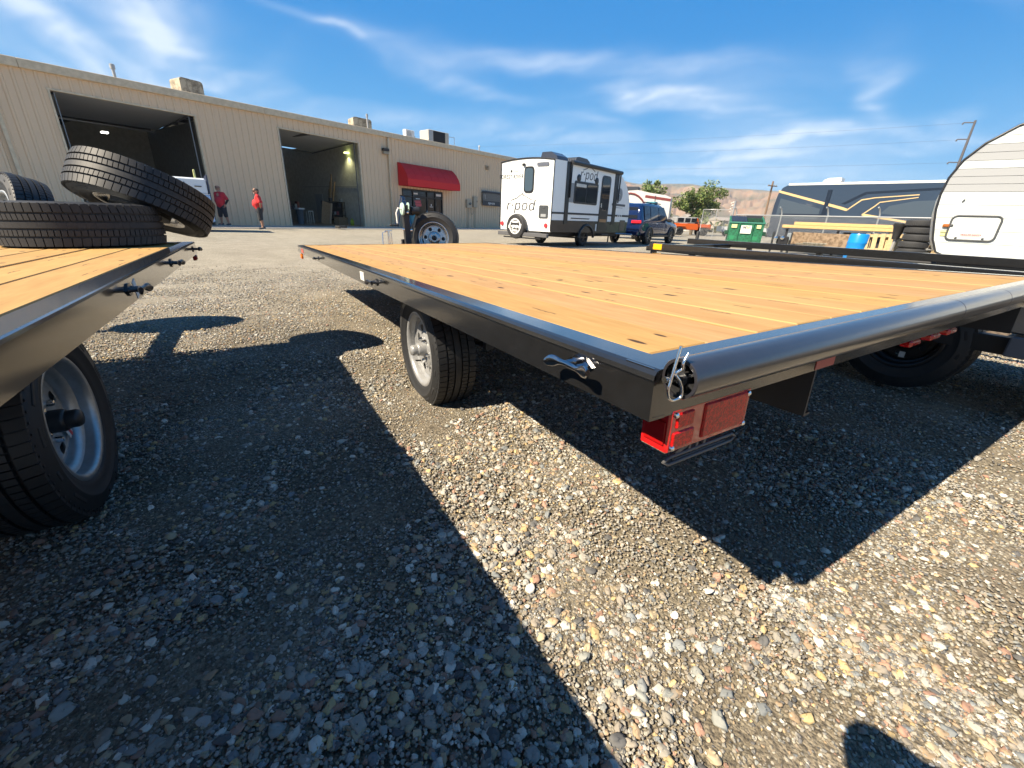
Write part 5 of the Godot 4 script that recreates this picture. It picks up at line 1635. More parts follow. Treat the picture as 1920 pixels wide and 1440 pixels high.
	part("skirt", strip(X, [0.0, 0.56, 0.0, 0.98, 6.06, 1.03, 6.0, 0.57, 3.0, 0.55]), skirt, o)
	part("slide_edge", strip(X, [0.80, 0.86, 1.04, 0.86, 1.0, 3.0, 0.78, 3.0], 0.03), black, o)
	part("front_edge", strip(X, [4.50, 0.9, 4.76, 0.9, 4.74, 2.94, 4.42, 2.98], 0.03), black, o)
	part("stripe", strip(X, [0.0, 1.20, 0.0, 1.27, 6.08, 1.33, 6.08, 1.25]), ink, o)
	part("stripe", strip(X, [1.3, 1.10, 2.7, 1.10, 2.6, 1.06, 1.3, 1.06]), ink, o)
	part("stripe", strip(X, [4.40, 1.68, 5.62, 1.68, 5.62, 1.77, 4.40, 1.77]), mat("stripe_grey", lin(0.10, 0.10, 0.11), 0.5), o)
	part("stripe", strip(X, [4.6, 1.60, 5.4, 1.60, 5.4, 1.625, 4.6, 1.625]), mat("stripe_pale", lin(0.36, 0.37, 0.38), 0.5), o)
	for k in 3: part("slash", strip(X + 0.006, [5.0 + k * 0.16, 1.22, 5.06 + k * 0.16, 1.22, 5.12 + k * 0.16, 1.36, 5.06 + k * 0.16, 1.36]), white, o)
	part("grey_panel", rect_side(X - 0.004, 1.06, 1.42, 1.64, 2.32, 0.02), mat("panel_grey", lin(0.26, 0.27, 0.28), 0.4), o)
	part("window_frame", rect_side(X, 1.36, 3.10, 1.62, 2.42, 0.08, 0.02), black, o)
	part("window", rect_side(X + 0.012, 1.44, 2.20, 1.69, 2.34, 0.05, 0.014), glassy, o)
	part("window", rect_side(X + 0.012, 2.26, 3.02, 1.69, 2.34, 0.05, 0.014), glassy, o)
	part("blind", rect_side(X + 0.02, 1.46, 2.18, 2.22, 2.33, 0.02, 0.008), mat("blind", lin(0.55, 0.55, 0.52), 0.6), o)
	part("door", rect_side(X, 3.36, 4.10, 0.60, 2.78, 0.16, 0.02), black, o)
	part("door_glass", rect_side(X + 0.012, 3.42, 4.03, 1.45, 2.71, 0.13, 0.014), glassy, o)
	part("door_label", rect_side(X + 0.022, 3.44, 4.0, 0.98, 1.10, 0.01, 0.006), mat("wood_label", lin(0.35, 0.19, 0.08), 0.5), o)
	part("door_handle", rect_side(X + 0.02, 3.40, 3.48, 1.55, 1.72, 0.02, 0.03), M.chrome, o)
	part("entry_step", bx(Vector3(W + 0.08, 0.48, -3.72), Vector3(0.3, 0.05, 0.6), 0.01), black, o)
	for s in [1.62, 2.94]:
		var sk := MB.new()
		sk.lathe(along(Vector3.RIGHT, Vector3(X, 2.52, -s)), [Vector2(0.13, 0), Vector2(0.13, 0.02), Vector2(0.10, 0.035), Vector2(0, 0.03)], 20)
		part("speaker", sk, black, o)
	var si := Basis(Vector3(0, 0, -1), Vector3.UP, Vector3(1, 0, 0))
	letters("lettering", "r·pod", 0.34, ink, o, Transform3D(si, Vector3(X, 2.68, -2.35)), 1.15, false, 0.2)
	peaks(o, Transform3D(si, Vector3(X + 0.004, 2.84, -2.35)), 0.95, ink)
	var ro := MB.new()
	ro.lathe(along(Vector3.RIGHT, Vector3(X, 2.14, -4.98)), [Vector2(0.27, 0), Vector2(0.27, 0.008), Vector2(0.22, 0.012), Vector2(0, 0.012)], 30)
	part("round_badge", ro, mat("badge", lin(0.22, 0.24, 0.26), 0.4), o)
	peaks(o, Transform3D(si, Vector3(X + 0.014, 2.10, -4.98)), 0.34, mat("sticker_white", Color.WHITE))
	var aw := MB.new()
	aw.tube([Vector3(W + 0.07, 3.0, -1.0), Vector3(W + 0.07, 2.99, -4.85)], 0.075, 12)
	part("awning_roll", aw, black, o)
	for s in [1.02, 4.80]: part("awning_arm", bx(Vector3(W + 0.06, 2.4, -s), Vector3(0.05, 1.2, 0.05), 0.01), black, o)
	part("access_hatch", rect_side(X + 0.006, 5.30, 5.80, 0.64, 1.10, 0.05, 0.014), mat("hatch_dark", lin(0.09, 0.075, 0.06), 0.4), o)
	part("propane_light", rect_side(X + 0.006, 3.18, 3.26, 0.62, 0.90, 0.02, 0.02), mat("sticker_white", Color.WHITE), o)
	var fd := MB.new()
	var arc := []
	for k in 11: arc.append(Vector3(W + 0.02, 0.36 + sin(PI * k / 10.0) * 0.47, -2.5 - cos(PI * k / 10.0) * 0.56))
	fd.tube(arc, 0.055, 6)
	part("fender", fd, black, o)
	for x in [-1.08, 1.08]:
		car_wheel(o, Vector3(x, 0.36, -2.5), 0.36, 0.24, signf(x), mat("black_rim", Color.BLACK), 6)
	part("axle", bx(Vector3(0, 0.33, -2.5), Vector3(2.0, 0.07, 0.07)), mat("dull_steel", Color.RED), o)
	# roof fittings
	var fan := MB.new()
	fan.prism(pts2([0.0, 3.05, 0.10, 3.36, 0.52, 3.36, 0.78, 3.22, 0.86, 3.05]), Transform3D(Basis.IDENTITY, Vector3(0.0, 0, -1.1)), -0.35, 0.35)
	part("roof_fan", fan, mat("smoke_plastic", lin(0.035, 0.04, 0.055), 0.2), o)
	var ac := MB.new()
	ac.prism(pts2([2.3, 3.06, 2.32, 3.34, 2.5, 3.38, 3.1, 3.37, 3.32, 3.28, 3.4, 3.06]), Transform3D(SIDE, Vector3.ZERO), -0.15, 0.62, false)
	var acn := part("air_conditioner", ac, mat("ac_dark", lin(0.04, 0.045, 0.055), 0.35), o)
	for k in 9: part("fin", bx(Vector3(-0.08 + k * 0.085, 3.2, -2.295), Vector3(0.03, 0.2, 0.02), 0.004), mat("vent_grey", Color.RED), acn)
	var tg := MB.new()
	tg.tube([Vector3(0.6, 0.45, -5.8), Vector3(0, 0.48, -7.0)], 0.05, 6)
	tg.tube([Vector3(-0.6, 0.45, -5.8), Vector3(0, 0.48, -7.0)], 0.05, 6)
	tg.tube([Vector3(0, 0.05, -6.7), Vector3(0, 0.8, -6.7)], 0.035, 8)
	part("tongue", tg, black, o)

func blue_suv() -> void:
	var f := Vector3(0.63, 0, -0.777)
	var T := Transform3D(Basis(Vector3(0.777, 0, 0.63), Vector3.UP, -f), Vector3(5.24, LOT, -22.6))
	var o := thing("blue_suv", "dark blue sport utility vehicle hitched ahead of the white compact caravan", "car", T)
	var paint := mat("blue_paint", lin(0.008, 0.022, 0.085), 0.12, 0.25)
	paint.clearcoat_enabled = true
	paint.clearcoat = 1.0
	paint.clearcoat_roughness = 0.04
	var gl := mat("dark_window", Color.BLACK)
	var black := mat("trim_black", Color.BLACK)
	var rows := []
	for s in [[0.0, 0.50, 1.0, 1.02, 0.90, 0.86], [0.04, 0.44, 1.10, 1.50, 0.95, 0.82], [0.16, 0.42, 1.14, 1.84, 0.985, 0.77], [0.45, 0.40, 1.15, 1.93, 1.0, 0.78], [1.4, 0.38, 1.15, 1.97, 1.01, 0.79], [2.6, 0.38, 1.14, 1.95, 1.01, 0.79], [3.1, 0.38, 1.14, 1.84, 1.0, 0.78], [3.7, 0.38, 1.13, 1.36, 0.99, 0.80], [3.95, 0.38, 1.11, 1.17, 0.985, 0.84], [4.8, 0.40, 1.02, 1.07, 0.97, 0.84], [5.15, 0.42, 0.92, 0.98, 0.92, 0.80], [5.28, 0.5, 0.8, 0.84, 0.84, 0.74]]:
		var r := PackedVector3Array()
		var half := [Vector2(s[4] * 0.93, s[1]), Vector2(s[4], s[1] + 0.22), Vector2(s[4] * 1.0, s[2] - 0.16), Vector2(s[4] * 0.965, s[2]), Vector2(lerpf(s[4] * 0.965, s[5], 0.55), lerpf(s[2], s[3], 0.5)), Vector2(s[5], s[3] - 0.07), Vector2(s[5] * 0.84, s[3])]
		for p in half: r.append(Vector3(p.x, p.y, -s[0]))
		for k in half.size(): r.append(Vector3(-half[6 - k].x, half[6 - k].y, -s[0]))
		rows.append(r)
	var b := MB.new()
	b.grid(rows, true)
	b.cap(rows[0], Vector3.BACK); b.cap(rows[-1], Vector3.FORWARD)
	var body := part("body", b, paint, o)
	for x in [-1.0, 1.0]:
		for w in [[0.35, 1.05], [1.12, 2.1], [2.18, 3.15]]:
			var g := MB.new()
			var s0: float = w[0]; var s1: float = w[1]
			var t1 := s1 if s1 < 3.0 else 2.95
			g.quad(Vector3(x * 0.985, 1.17, -s0), Vector3(x * 0.985, 1.17, -(s1 + (0.35 if s1 > 3.0 else 0.0))), Vector3(x * 0.82, 1.83, -t1), Vector3(x * 0.82, 1.83, -s0 - 0.06))
			part("side_window", g, mat("suv_glass", lin(0.02, 0.035, 0.06), 0.05), o)
		part("mirror", bx(Vector3(x * 1.12, 1.2, -3.25), Vector3(0.24, 0.17, 0.12), 0.04), black, o)
		part("sill", bx(Vector3(x * 0.99, 0.42, -2.6), Vector3(0.06, 0.12, 2.4), 0.02), black, o)
		part("roof_rail", bx(Vector3(x * 0.68, 1.99, -1.6), Vector3(0.05, 0.05, 2.3), 0.015), black, o)
		part("tail_light", bx(Vector3(x * 0.70, 1.06, 0.0), Vector3(0.52, 0.15, 0.10), 0.03), mat("suv_lamp", lin(0.72, 0.02, 0.035), 0.15), o)
		for s in [1.05, 4.15]:
			car_wheel(o, Vector3(x * 0.90, 0.395, -s), 0.395, 0.26, x, mat("suv_rim", lin(0.16, 0.16, 0.165), 0.25, 0.8), 7)
			var a := MB.new()
			var arc := []
			for k in 13: arc.append(Vector3(x * 1.0, 0.40 + sin(PI * k / 12.0) * 0.45, -s - cos(PI * k / 12.0) * 0.47))
			a.tube(arc, 0.05, 6)
			part("wheel_arch", a, black, o)
		part("door_handle", bx(Vector3(x * 1.005, 1.0, -1.9), Vector3(0.03, 0.035, 0.2), 0.01), M.chrome, o)
	var rg := MB.new()
	rg.quad(Vector3(-0.72, 1.22, 0.0), Vector3(0.72, 1.22, 0.0), Vector3(0.66, 1.74, -0.10), Vector3(-0.66, 1.74, -0.10))
	part("rear_window", rg, gl, o)
	part("rear_bumper", bx(Vector3(0, 0.55, 0.05), Vector3(1.84, 0.26, 0.22), 0.05), paint, o)
	part("bumper_step", bx(Vector3(0, 0.46, 0.16), Vector3(1.3, 0.07, 0.08), 0.02), M.chrome, o)
	part("number_plate", bx(Vector3(0, 0.86, 0.03), Vector3(0.32, 0.16, 0.02), 0.005), mat("plate_pale", Color.RED), o)
	var ws := MB.new()
	ws.quad(Vector3(0.74, 1.20, -3.93), Vector3(-0.74, 1.20, -3.93), Vector3(-0.68, 1.84, -3.13), Vector3(0.68, 1.84, -3.13))
	part("windscreen", ws, gl, o)
	part("roof_box", bx(Vector3(0.3, 2.02, -2.5), Vector3(0.5, 0.16, 0.4), 0.03), mat("teal", lin(0.06, 0.22, 0.27)), o)

func far_caravan() -> void:
	var T := Transform3D(Basis(Vector3(0.93, 0, 0.36), Vector3.UP, Vector3(-0.36, 0, 0.93)), Vector3(6.3, LOT, -30.3))
	var o := thing("far_caravan", "rounded white caravan with a dark red arch, behind the blue vehicle", "caravan", T)
	var b := MB.new()
	var pr := pts2([-0.2, 0.5, -0.4, 1.0, -0.4, 1.6, -0.1, 2.3, 0.3, 2.75, 0.8, 2.95, 1.4, 3.0, 2.2, 2.85, 3.2, 2.72, 3.5, 2.6, 3.55, 0.5])
	b.prism(pr, Transform3D.IDENTITY, -2.2, 0.0)
	part("body", b, mat("far_white", lin(0.55, 0.54, 0.52), 0.35), o)
	var arch := MB.new()
	var arc := []
	for k in 15: arc.append(Vector3(0.95 - cos(PI * k / 14.0) * 1.25, 1.15 + sin(PI * k / 14.0) * 1.65, 0.01))
	arch.tube(arc, 0.06, 6)
	part("arch_stripe", arch, mat("maroon", lin(0.18, 0.04, 0.035), 0.4), o)
	part("roof_stripe", bx(Vector3(2.7, 2.55, 0.006), Vector3(1.6, 0.15, 0.02), 0.0, Basis(Vector3.BACK, -0.12)), mat("maroon", Color.RED), o)
	for k in 3: part("side_stripe", bx(Vector3(0.7, 1.55 + k * 0.18, 0.008), Vector3(0.9 - 0.1 * k, 0.08, 0.02), 0.0, Basis(Vector3.BACK, 0.2)), mat("ink", Color.RED), o)
	part("seam", bx(Vector3(2.55, 1.7, 0.01), Vector3(0.04, 2.0, 0.02)), mat("ink", Color.RED), o)
	part("air_conditioner", bx(Vector3(0.9, 3.12, -1.0), Vector3(1.0, 0.26, 0.8), 0.06), mat("ac_dark", Color.RED), o)
	part("upper_window", bx(Vector3(0.1, 2.85, -0.9), Vector3(0.9, 0.22, 1.4), 0.05), mat("dark_window", Color.RED), o)
	for x in [1.6]:
		car_wheel(o, Vector3(1.5, 0.34, -0.1), 0.34, 0.22, 1.0, mat("black_rim", Color.RED), 5)

func jeep() -> void:
	var f := Vector3(0.92, 0, 0.05).normalized()
	var T := Transform3D(Basis(Vector3(-f.z, 0, f.x), Vector3.UP, -f), Vector3(16.9, LOT, -49.2))
	# forward runs to the right in the photo, its right flank faces the viewer
	T.basis = Basis(f.cross(Vector3.UP), Vector3.UP, -f)
	var o := thing("orange_jeep", "orange off road vehicle with a grey hardtop parked far back by the tree", "car", T)
	var orange := mat("orange_paint", lin(0.48, 0.085, 0.012), 0.25)
	var grey := mat("hardtop", lin(0.30, 0.30, 0.30), 0.6)
	var black := mat("trim_black", Color.BLACK)
	part("tub", bx(Vector3(0, 0.88, -1.25), Vector3(1.56, 0.62, 2.5), 0.04), orange, o)
	part("bonnet", bx(Vector3(0, 0.98, -3.15), Vector3(1.30, 0.40, 1.35), 0.06), orange, o)
	part("grille", bx(Vector3(0, 0.92, -3.84), Vector3(1.2, 0.5, 0.08), 0.02), orange, o)
	part("hardtop", bx(Vector3(0, 1.52, -1.05), Vector3(1.46, 0.62, 2.1), 0.06), grey, o)
	part("windscreen_frame", bx(Vector3(0, 1.48, -2.38), Vector3(1.44, 0.60, 0.09), 0.02, Basis(Vector3.RIGHT, 0.35)), orange, o)
	part("roof", bx(Vector3(0, 1.80, -1.65), Vector3(1.44, 0.07, 1.3), 0.02), grey, o)
	for x in [-1.0, 1.0]:
		for w in [[0.2, 0.85], [1.0, 1.55], [1.65, 2.15]]:
			part("side_window", bx(Vector3(x * 0.735, 1.53, -(w[0] + w[1]) * 0.5), Vector3(0.012, 0.42, w[1] - w[0]), 0.0), mat("dark_window", Color.RED), o)
		for s in [0.55, 3.1]:
			part("flare", bx(Vector3(x * 0.86, 0.92, -s), Vector3(0.26, 0.12, 1.05), 0.04), orange, o)
			car_wheel(o, Vector3(x * 0.80, 0.41, -s), 0.41, 0.28, x, mat("black_rim", Color.RED), 5)
		part("headlight", bx(Vector3(x * 0.42, 0.98, -3.89), Vector3(0.2, 0.2, 0.05), 0.05), M.chrome, o)
		part("tail_light", bx(Vector3(x * 0.70, 0.95, 0.03), Vector3(0.14, 0.2, 0.06), 0.02), mat("suv_lamp", Color.RED), o)
		part("mirror", bx(Vector3(x * 0.90, 1.32, -2.3), Vector3(0.2, 0.18, 0.08), 0.03), black, o)
	part("front_bumper", bx(Vector3(0, 0.55, -4.05), Vector3(1.6, 0.18, 0.2), 0.04), black, o)
	part("rear_bumper", bx(Vector3(0, 0.52, 0.12), Vector3(1.5, 0.16, 0.16), 0.04), black, o)
	var sp := MB.new()
	sp.lathe(along(Vector3.BACK, Vector3(0, 1.05, 0.02)), [Vector2(0.1, 0), Vector2(0.38, 0), Vector2(0.41, 0.06), Vector2(0.41, 0.18), Vector2(0.36, 0.24), Vector2(0.2, 0.2), Vector2(0, 0.2)], 24)
	part("spare_wheel", sp, mat("rubber", Color.BLACK), o)

func far_cars() -> void:
	var spots := [[Vector3(11.0, LOT, -50.6), 88.0, lin(0.09, 0.10, 0.11), "dark pickup partly hidden behind the blue vehicle, left of the orange one"], [Vector3(24.6, LOT, -55.0), 95.0, lin(0.62, 0.62, 0.60), "white pickup parked far back, right of the orange off road vehicle"], [Vector3(32.5, LOT, -60.0), 100.0, lin(0.05, 0.07, 0.12), "dark blue pickup parked farthest back, seen through the fence gate"]]
	for s in spots:
		var o := thing("far_pickup", s[3], "car", yaw(-s[1], s[0]), "pickups parked far back")
		var b := MB.new()
		b.prism(pts2([0.0, 0.5, 0.0, 1.1, 1.9, 1.12, 2.0, 1.75, 3.3, 1.78, 3.9, 1.2, 5.1, 1.08, 5.25, 0.5]), Transform3D(SIDE, Vector3.ZERO), -0.92, 0.92)
		var m := StandardMaterial3D.new()
		m.albedo_color = s[2]
		m.roughness = 0.25
		part("body", b, m, o)
		for x in [-1.0, 1.0]:
			part("side_window", bx(Vector3(x * 0.922, 1.45, -2.75), Vector3(0.01, 0.42, 1.1)), mat("dark_window", Color.RED), o)
			for q in [1.1, 4.3]: car_wheel(o, Vector3(x * 0.82, 0.38, -q), 0.38, 0.25, x, mat("suv_rim", Color.RED), 5)

func coach() -> void:
	var T := Transform3D(Basis(Vector3(0.696, 0, 0.719), Vector3.UP, Vector3(-0.719, 0, 0.696)), Vector3(17.16, LOT, -30.0))
	var o := thing("motorhome", "long navy motorhome with tan zigzag stripes behind the chain link fence", "motorhome", T)
	var navy := mat("navy_paint", lin(0.028, 0.042, 0.068), 0.14, 0.1)
	navy.clearcoat_enabled = true
	navy.clearcoat = 1.0
	navy.clearcoat_roughness = 0.05
	var tan := mat("gold_stripe", lin(0.56, 0.40, 0.20), 0.4)
	var dim := mat("navy_stripe", lin(0.012, 0.018, 0.032), 0.2)
	var grey := mat("slate_panel", lin(0.055, 0.075, 0.10), 0.2)
	var b := MB.new()
	b.prism(pts2([-0.40, 0.5, -0.46, 1.6, -0.44, 2.5, -0.36, 3.15, -0.18, 3.52, 0.05, 3.66, 11.5, 3.66, 11.6, 0.5]), Transform3D.IDENTITY, -2.5, 0.0, true)
	part("body", b, navy, o)
	part("roof_edge", bx(Vector3(5.9, 3.70, -1.25), Vector3(11.6, 0.17, 2.46), 0.04), mat("white_metal", Color.WHITE), o)
	var polys := [
		[tan, [-0.40, 3.40, -0.30, 3.24, 3.56, 2.20, 3.68, 2.29, 3.30, 2.42]],
		[tan, [3.56, 2.20, 4.16, 2.78, 4.72, 2.90, 4.72, 2.95, 4.12, 2.84, 3.60, 2.32]],
		[tan, [4.72, 2.90, 6.60, 3.05, 6.60, 3.10, 4.72, 2.95]],
		[tan, [4.40, 2.00, 4.86, 2.45, 5.02, 2.66, 6.6, 2.92, 6.6, 2.96, 5.0, 2.71, 4.82, 2.50, 4.34, 2.02]],
		[tan, [4.34, 2.02, 4.40, 1.95, 6.9, 1.55, 6.9, 1.66, 4.5, 2.06]],
		[dim, [3.4, 2.55, 4.3, 3.12, 7.4, 3.30, 7.4, 3.42, 4.2, 3.24, 3.2, 2.6]],
		[grey, [5.2, 2.1, 5.5, 2.5, 6.5, 2.75, 7.4, 2.8, 7.4, 1.8]],
		[grey, [-0.2, 1.7, -0.15, 2.9, 2.2, 2.3, 2.2, 1.7]]]
	for p in polys:
		var g := MB.new()
		g.prism(pts2(p[1]), Transform3D.IDENTITY, 0.001, 0.012 if p[0] == tan else 0.006)
		part("stripe", g, p[0], o)
	part("vent_stack", bx(Vector3(2.46, 2.65, 0.02), Vector3(0.22, 1.46, 0.05), 0.02), dim, o)
	part("window", bx(Vector3(7.9, 2.5, 0.01), Vector3(1.1, 0.9, 0.02), 0.01), mat("coach_glass", lin(0.03, 0.05, 0.06), 0.05), o)
	part("slide_seam", bx(Vector3(1.2, 1.95, 0.01), Vector3(2.4, 0.06, 0.02)), dim, o)
	for k in 5: part("bay_door", bx(Vector3(0.9 + k * 2.1, 0.95, 0.008), Vector3(2.05, 0.8, 0.02), 0.01), navy, o)
	var ac := MB.new()
	ac.prism(pts2([1.75, 3.78, 1.85, 3.98, 2.1, 4.08, 2.72, 4.09, 2.74, 3.90, 2.5, 3.78]), Transform3D.IDENTITY, -1.5, -0.6)
	part("air_conditioner", ac, mat("white_metal", Color.WHITE), o)
	for x in [3.4, 4.6]: part("roof_vent", bx(Vector3(x, 3.82, -1.0), Vector3(0.4, 0.10, 0.4), 0.03), mat("ac_dark", Color.RED), o)
	for x in [2.3, 8.6, 9.6]:
		var w := MB.new()
		w.lathe(along(Vector3.BACK, Vector3(x, 0.5, -0.26)), [Vector2(0, 0), Vector2(0.45, 0), Vector2(0.5, 0.04), Vector2(0.5, 0.24), Vector2(0.42, 0.28), Vector2(0.3, 0.24), Vector2(0, 0.2)], 24)
		part("wheel", w, mat("rubber", Color.BLACK), o)

func white_caravan() -> void:
	var T := Transform3D(Basis(Vector3(0.7507, 0, 0.6606), Vector3.UP, Vector3(-0.6606, 0, 0.7507)), Vector3(7.52, LOT, -8.0))
	var o := thing("white_caravan", "white caravan with grey banded ribbed siding and a rounded front at the right edge", "caravan", T)
	var white := mat("alu_white", lin(0.56, 0.59, 0.575), 0.34)
	var grey := mat("alu_grey", lin(0.32, 0.33, 0.34), 0.34)
	var black := mat("trim_black", Color.BLACK)
	var outline := pts2([0.16, 0.68, 0.02, 0.74, -0.08, 0.95, -0.14, 1.2, -0.19, 1.45, -0.205, 1.70, -0.18, 1.95, -0.08, 2.22, 0.10, 2.45, 0.40, 2.68, 0.85, 2.88, 1.5, 3.0, 2.4, 3.05, 6.2, 3.05, 6.2, 0.70])
	var b := MB.new()
	b.prism(outline, Transform3D.IDENTITY, -2.3, -0.02, true)
	part("body", b, white, o)
	# one lapped strip of ribbed aluminium after another
	var h := 0.70
	var n := 0
	while h < 3.0:
		var step := 0.205 if h < 1.70 else 0.118
		var rect := PackedVector2Array([Vector2(-1, h + 0.006), Vector2(7, h + 0.006), Vector2(7, h + step), Vector2(-1, h + step)])
		for piece in Geometry2D.intersect_polygons(Geometry2D.offset_polygon(outline, -0.012)[0], rect):
			var s := MB.new()
			s.prism(piece, Transform3D(Basis(Vector3.RIGHT, -0.03), Vector3(0, 0, h * 0.03 * 0.9995 - 0.001)), -0.02, 0.0)
			var band := h > 1.70 and h < 2.34 and not (h > 1.99 and h < 2.09)
			part("siding_strip", s, grey if band else white, o)
		h += step
		n += 1
	var tr := MB.new()
	var line := []
	for i in outline.size() - 1: line.append(Vector3(outline[i].x, outline[i].y, 0.0))
	tr.tube(line, 0.018, 6)
	part("edge_trim", tr, black, o)
	part("bottom_trim", bx(Vector3(3.15, 0.685, -0.01), Vector3(6.0, 0.05, 0.04), 0.008), mat("alu_trim", lin(0.5, 0.5, 0.48), 0.4, 0.5), o)
	part("under_frame", bx(Vector3(3.1, 0.52, -1.15), Vector3(6.0, 0.22, 1.9), 0.01), mat("dull_steel", Color.RED), o)
	var fr := MB.new()
	var ring := []
	for p in round_rect(0.60, 0.39, 0.07, 6): ring.append(Vector3(p.x + 0.365, p.y + 1.155, 0.014))
	ring.append(ring[0])
	fr.tube(ring, 0.014, 8, -1.0, false)
	part("hatch_frame", fr, mat("gasket", lin(0.06, 0.065, 0.07), 0.5), o)
	var hp := MB.new()
	hp.prism(round_rect(0.585, 0.375, 0.065), Transform3D(Basis.IDENTITY, Vector3(0.365, 1.155, 0.0)), 0.0, 0.010)
	part("hatch_door", hp, white, o)
	part("warning_label", bx(Vector3(0.37, 1.045, 0.0125), Vector3(0.24, 0.05, 0.002)), mat("label_pink", lin(0.68, 0.45, 0.43), 0.6), o)
	letters("lettering", "TRAILER SAFETY", 0.026, mat("red_print", lin(0.55, 0.04, 0.05)), o, Transform3D(Basis.IDENTITY, Vector3(0.37, 1.045, 0.013)), 0.95)
	for x in [0.20, 0.53]: part("latch", bx(Vector3(x, 0.99, 0.018), Vector3(0.03, 0.035, 0.02), 0.006), mat("gasket", Color.RED), o)
	part("marker_light", bx(Vector3(0.02, 1.185, 0.02), Vector3(0.09, 0.055, 0.04), 0.012), mat("amber_dark", lin(0.32, 0.10, 0.02), 0.25), o)
	part("marker_base", bx(Vector3(0.085, 1.19, 0.012), Vector3(0.05, 0.04, 0.03), 0.008), mat("gasket", Color.RED), o)
	part("yellow_label", bx(Vector3(0.03, 1.09, 0.010), Vector3(0.11, 0.028, 0.004)), mat("label_yellow", lin(0.72, 0.70, 0.28), 0.6), o)
	part("yellow_label", bx(Vector3(0.035, 1.04, 0.010), Vector3(0.10, 0.04, 0.004)), mat("label_yellow", Color.RED), o)
	part("grommet", bx(Vector3(0.115, 1.59, 0.012), Vector3(0.018, 0.055, 0.02), 0.008, Basis(Vector3.BACK, -0.5)), mat("gasket", Color.RED), o)
	for x in [2.6, 3.5]:
		car_wheel(o, Vector3(x, 0.34, -0.12), 0.34, 0.2, 1.0, mat("black_rim", Color.RED), 5)
		o.get_child(o.get_child_count() - 1).transform = Transform3D(Basis(Vector3.RIGHT, PI * 0.5), Vector3(x, 0.34, -0.12))
	var jk := MB.new()
	jk.tube([Vector3(0.5, 0.55, -0.2), Vector3(0.4, 0.0, -0.2)], 0.025, 8)
	part("corner_jack", jk, mat("dull_steel", Color.RED), o)
	var tg := MB.new()
	tg.tube([Vector3(0.2, 0.52, -0.5), Vector3(-1.3, 0.5, -1.15)], 0.05, 6)
	tg.tube([Vector3(0.2, 0.52, -1.8), Vector3(-1.3, 0.5, -1.15)], 0.05, 6)
	part("tongue", tg, mat("dull_steel", Color.RED), o)

# ------------------------------------------------------------------ the yard on the right and the far background
func yard() -> void:
	fence()
	dumpster()
	lumber()
	yard_odds()
	poles()
	trees()

func fence() -> void:
	var a := Vector3(13.16, LOT, -27.5)
	var d := Vector3(17.68, LOT, -19.4) - a
	var n := d.normalized()
	var T := Transform3D(Basis(n, Vector3.UP, n.cross(Vector3.UP)), a)
	var o := thing("chain_link_fence", "grey chain link fence with angled post tops in front of the motorhome", "fence", T)
	var zinc := mat("fence_zinc", lin(0.46, 0.47, 0.47), 0.4, 0.6)
	var len := d.length() + 5.0
	var H := 1.72
	var r := MB.new()
	r.tube([Vector3(0, H, 0), Vector3(len, H, 0)], 0.032, 8)
	part("top_rail", r, zinc, o)
	var u := 0.0
	for s in [0.0, 2.75, 5.1, 7.3, 9.7, 12.2, 14.2]:
		var p := MB.new()
		p.tube([Vector3(s, -0.1, 0), Vector3(s, H + 0.12, 0), Vector3(s - 0.03, H + 0.34, 0.10), Vector3(s - 0.05, H + 0.42, 0.22)], 0.034, 8)
		part("post", p, zinc, o)
	var w := MB.new()
	var step := 0.085
	var k := -int(H / step) - 1
	while k * step < len:
		for sg in [1.0, -1.0]:
			var x0 := k * step
			var x1 := x0 + H
			var y0 := 0.03
			var y1 := H
			if sg < 0:
				y0 = H; y1 = 0.03
			var p := Vector3(x0, y0, 0.006 * sg)
			var q := Vector3(x1, y1, 0.006 * sg)
			if q.x <= 0.0 or p.x >= len: continue
			if p.x < 0.0: p = p.lerp(q, -p.x / (q.x - p.x))
			if q.x > len: q = q.lerp(p, (q.x - len) / (q.x - p.x))
			w.tube([p, q], 0.0042, 3, -1.0, false)
		k += 1
	part("wire_mesh", w, zinc, o).set_meta("kind", "stuff")
	# swung gate at the far end
	var g := thing("fence_gate", "open chain link gate panel standing left of the green dumpster", "gate", Transform3D(Basis(Vector3(-0.72, 0, -0.69), Vector3.UP, Vector3(0.69, 0, -0.72)), Vector3(13.0, LOT, -27.9)))
	var fr := MB.new()
	fr.tube([Vector3(0, 0.1, 0), Vector3(0, 2.0, 0), Vector3(1.7, 2.0, 0), Vector3(1.7, 0.1, 0), Vector3(0, 0.1, 0)], 0.028, 6)
	part("frame", fr, zinc, g)
	part("mid_bar", bx(Vector3(0.85, 1.05, 0), Vector3(0.03, 1.9, 0.03)), zinc, g)
	var gw := MB.new()
	for i in 34:
		var x := -1.9 + i * 0.11
		for sg in [1.0, -1.0]:
			var p := Vector3(x, 0.1 if sg > 0 else 2.0, 0)
			var q := Vector3(x + 1.9, 2.0 if sg > 0 else 0.1, 0)
			if p.x < 0.0: p = p.lerp(q, -p.x / 1.9)
			if q.x > 1.7: q = q.lerp(p, (q.x - 1.7) / (q.x - p.x))
			if q.x > p.x + 0.02: gw.tube([p, q], 0.004, 3, -1.0, false)
	part("wire_mesh", gw, zinc, g).set_meta("kind", "stuff")
	var gp := MB.new()
	gp.tube([Vector3(-0.12, 0.0, 0), Vector3(-0.12, 2.5, 0)], 0.05, 8)
	for i in 4: gp.tube([Vector3(-0.12, 1.9 + i * 0.16, 0), Vector3(-0.02, 1.98 + i * 0.16, 0.06), Vector3(0.12, 1.88 + i * 0.16, 0.0)], 0.012, 5)
	part("gate_post", gp, zinc, g)

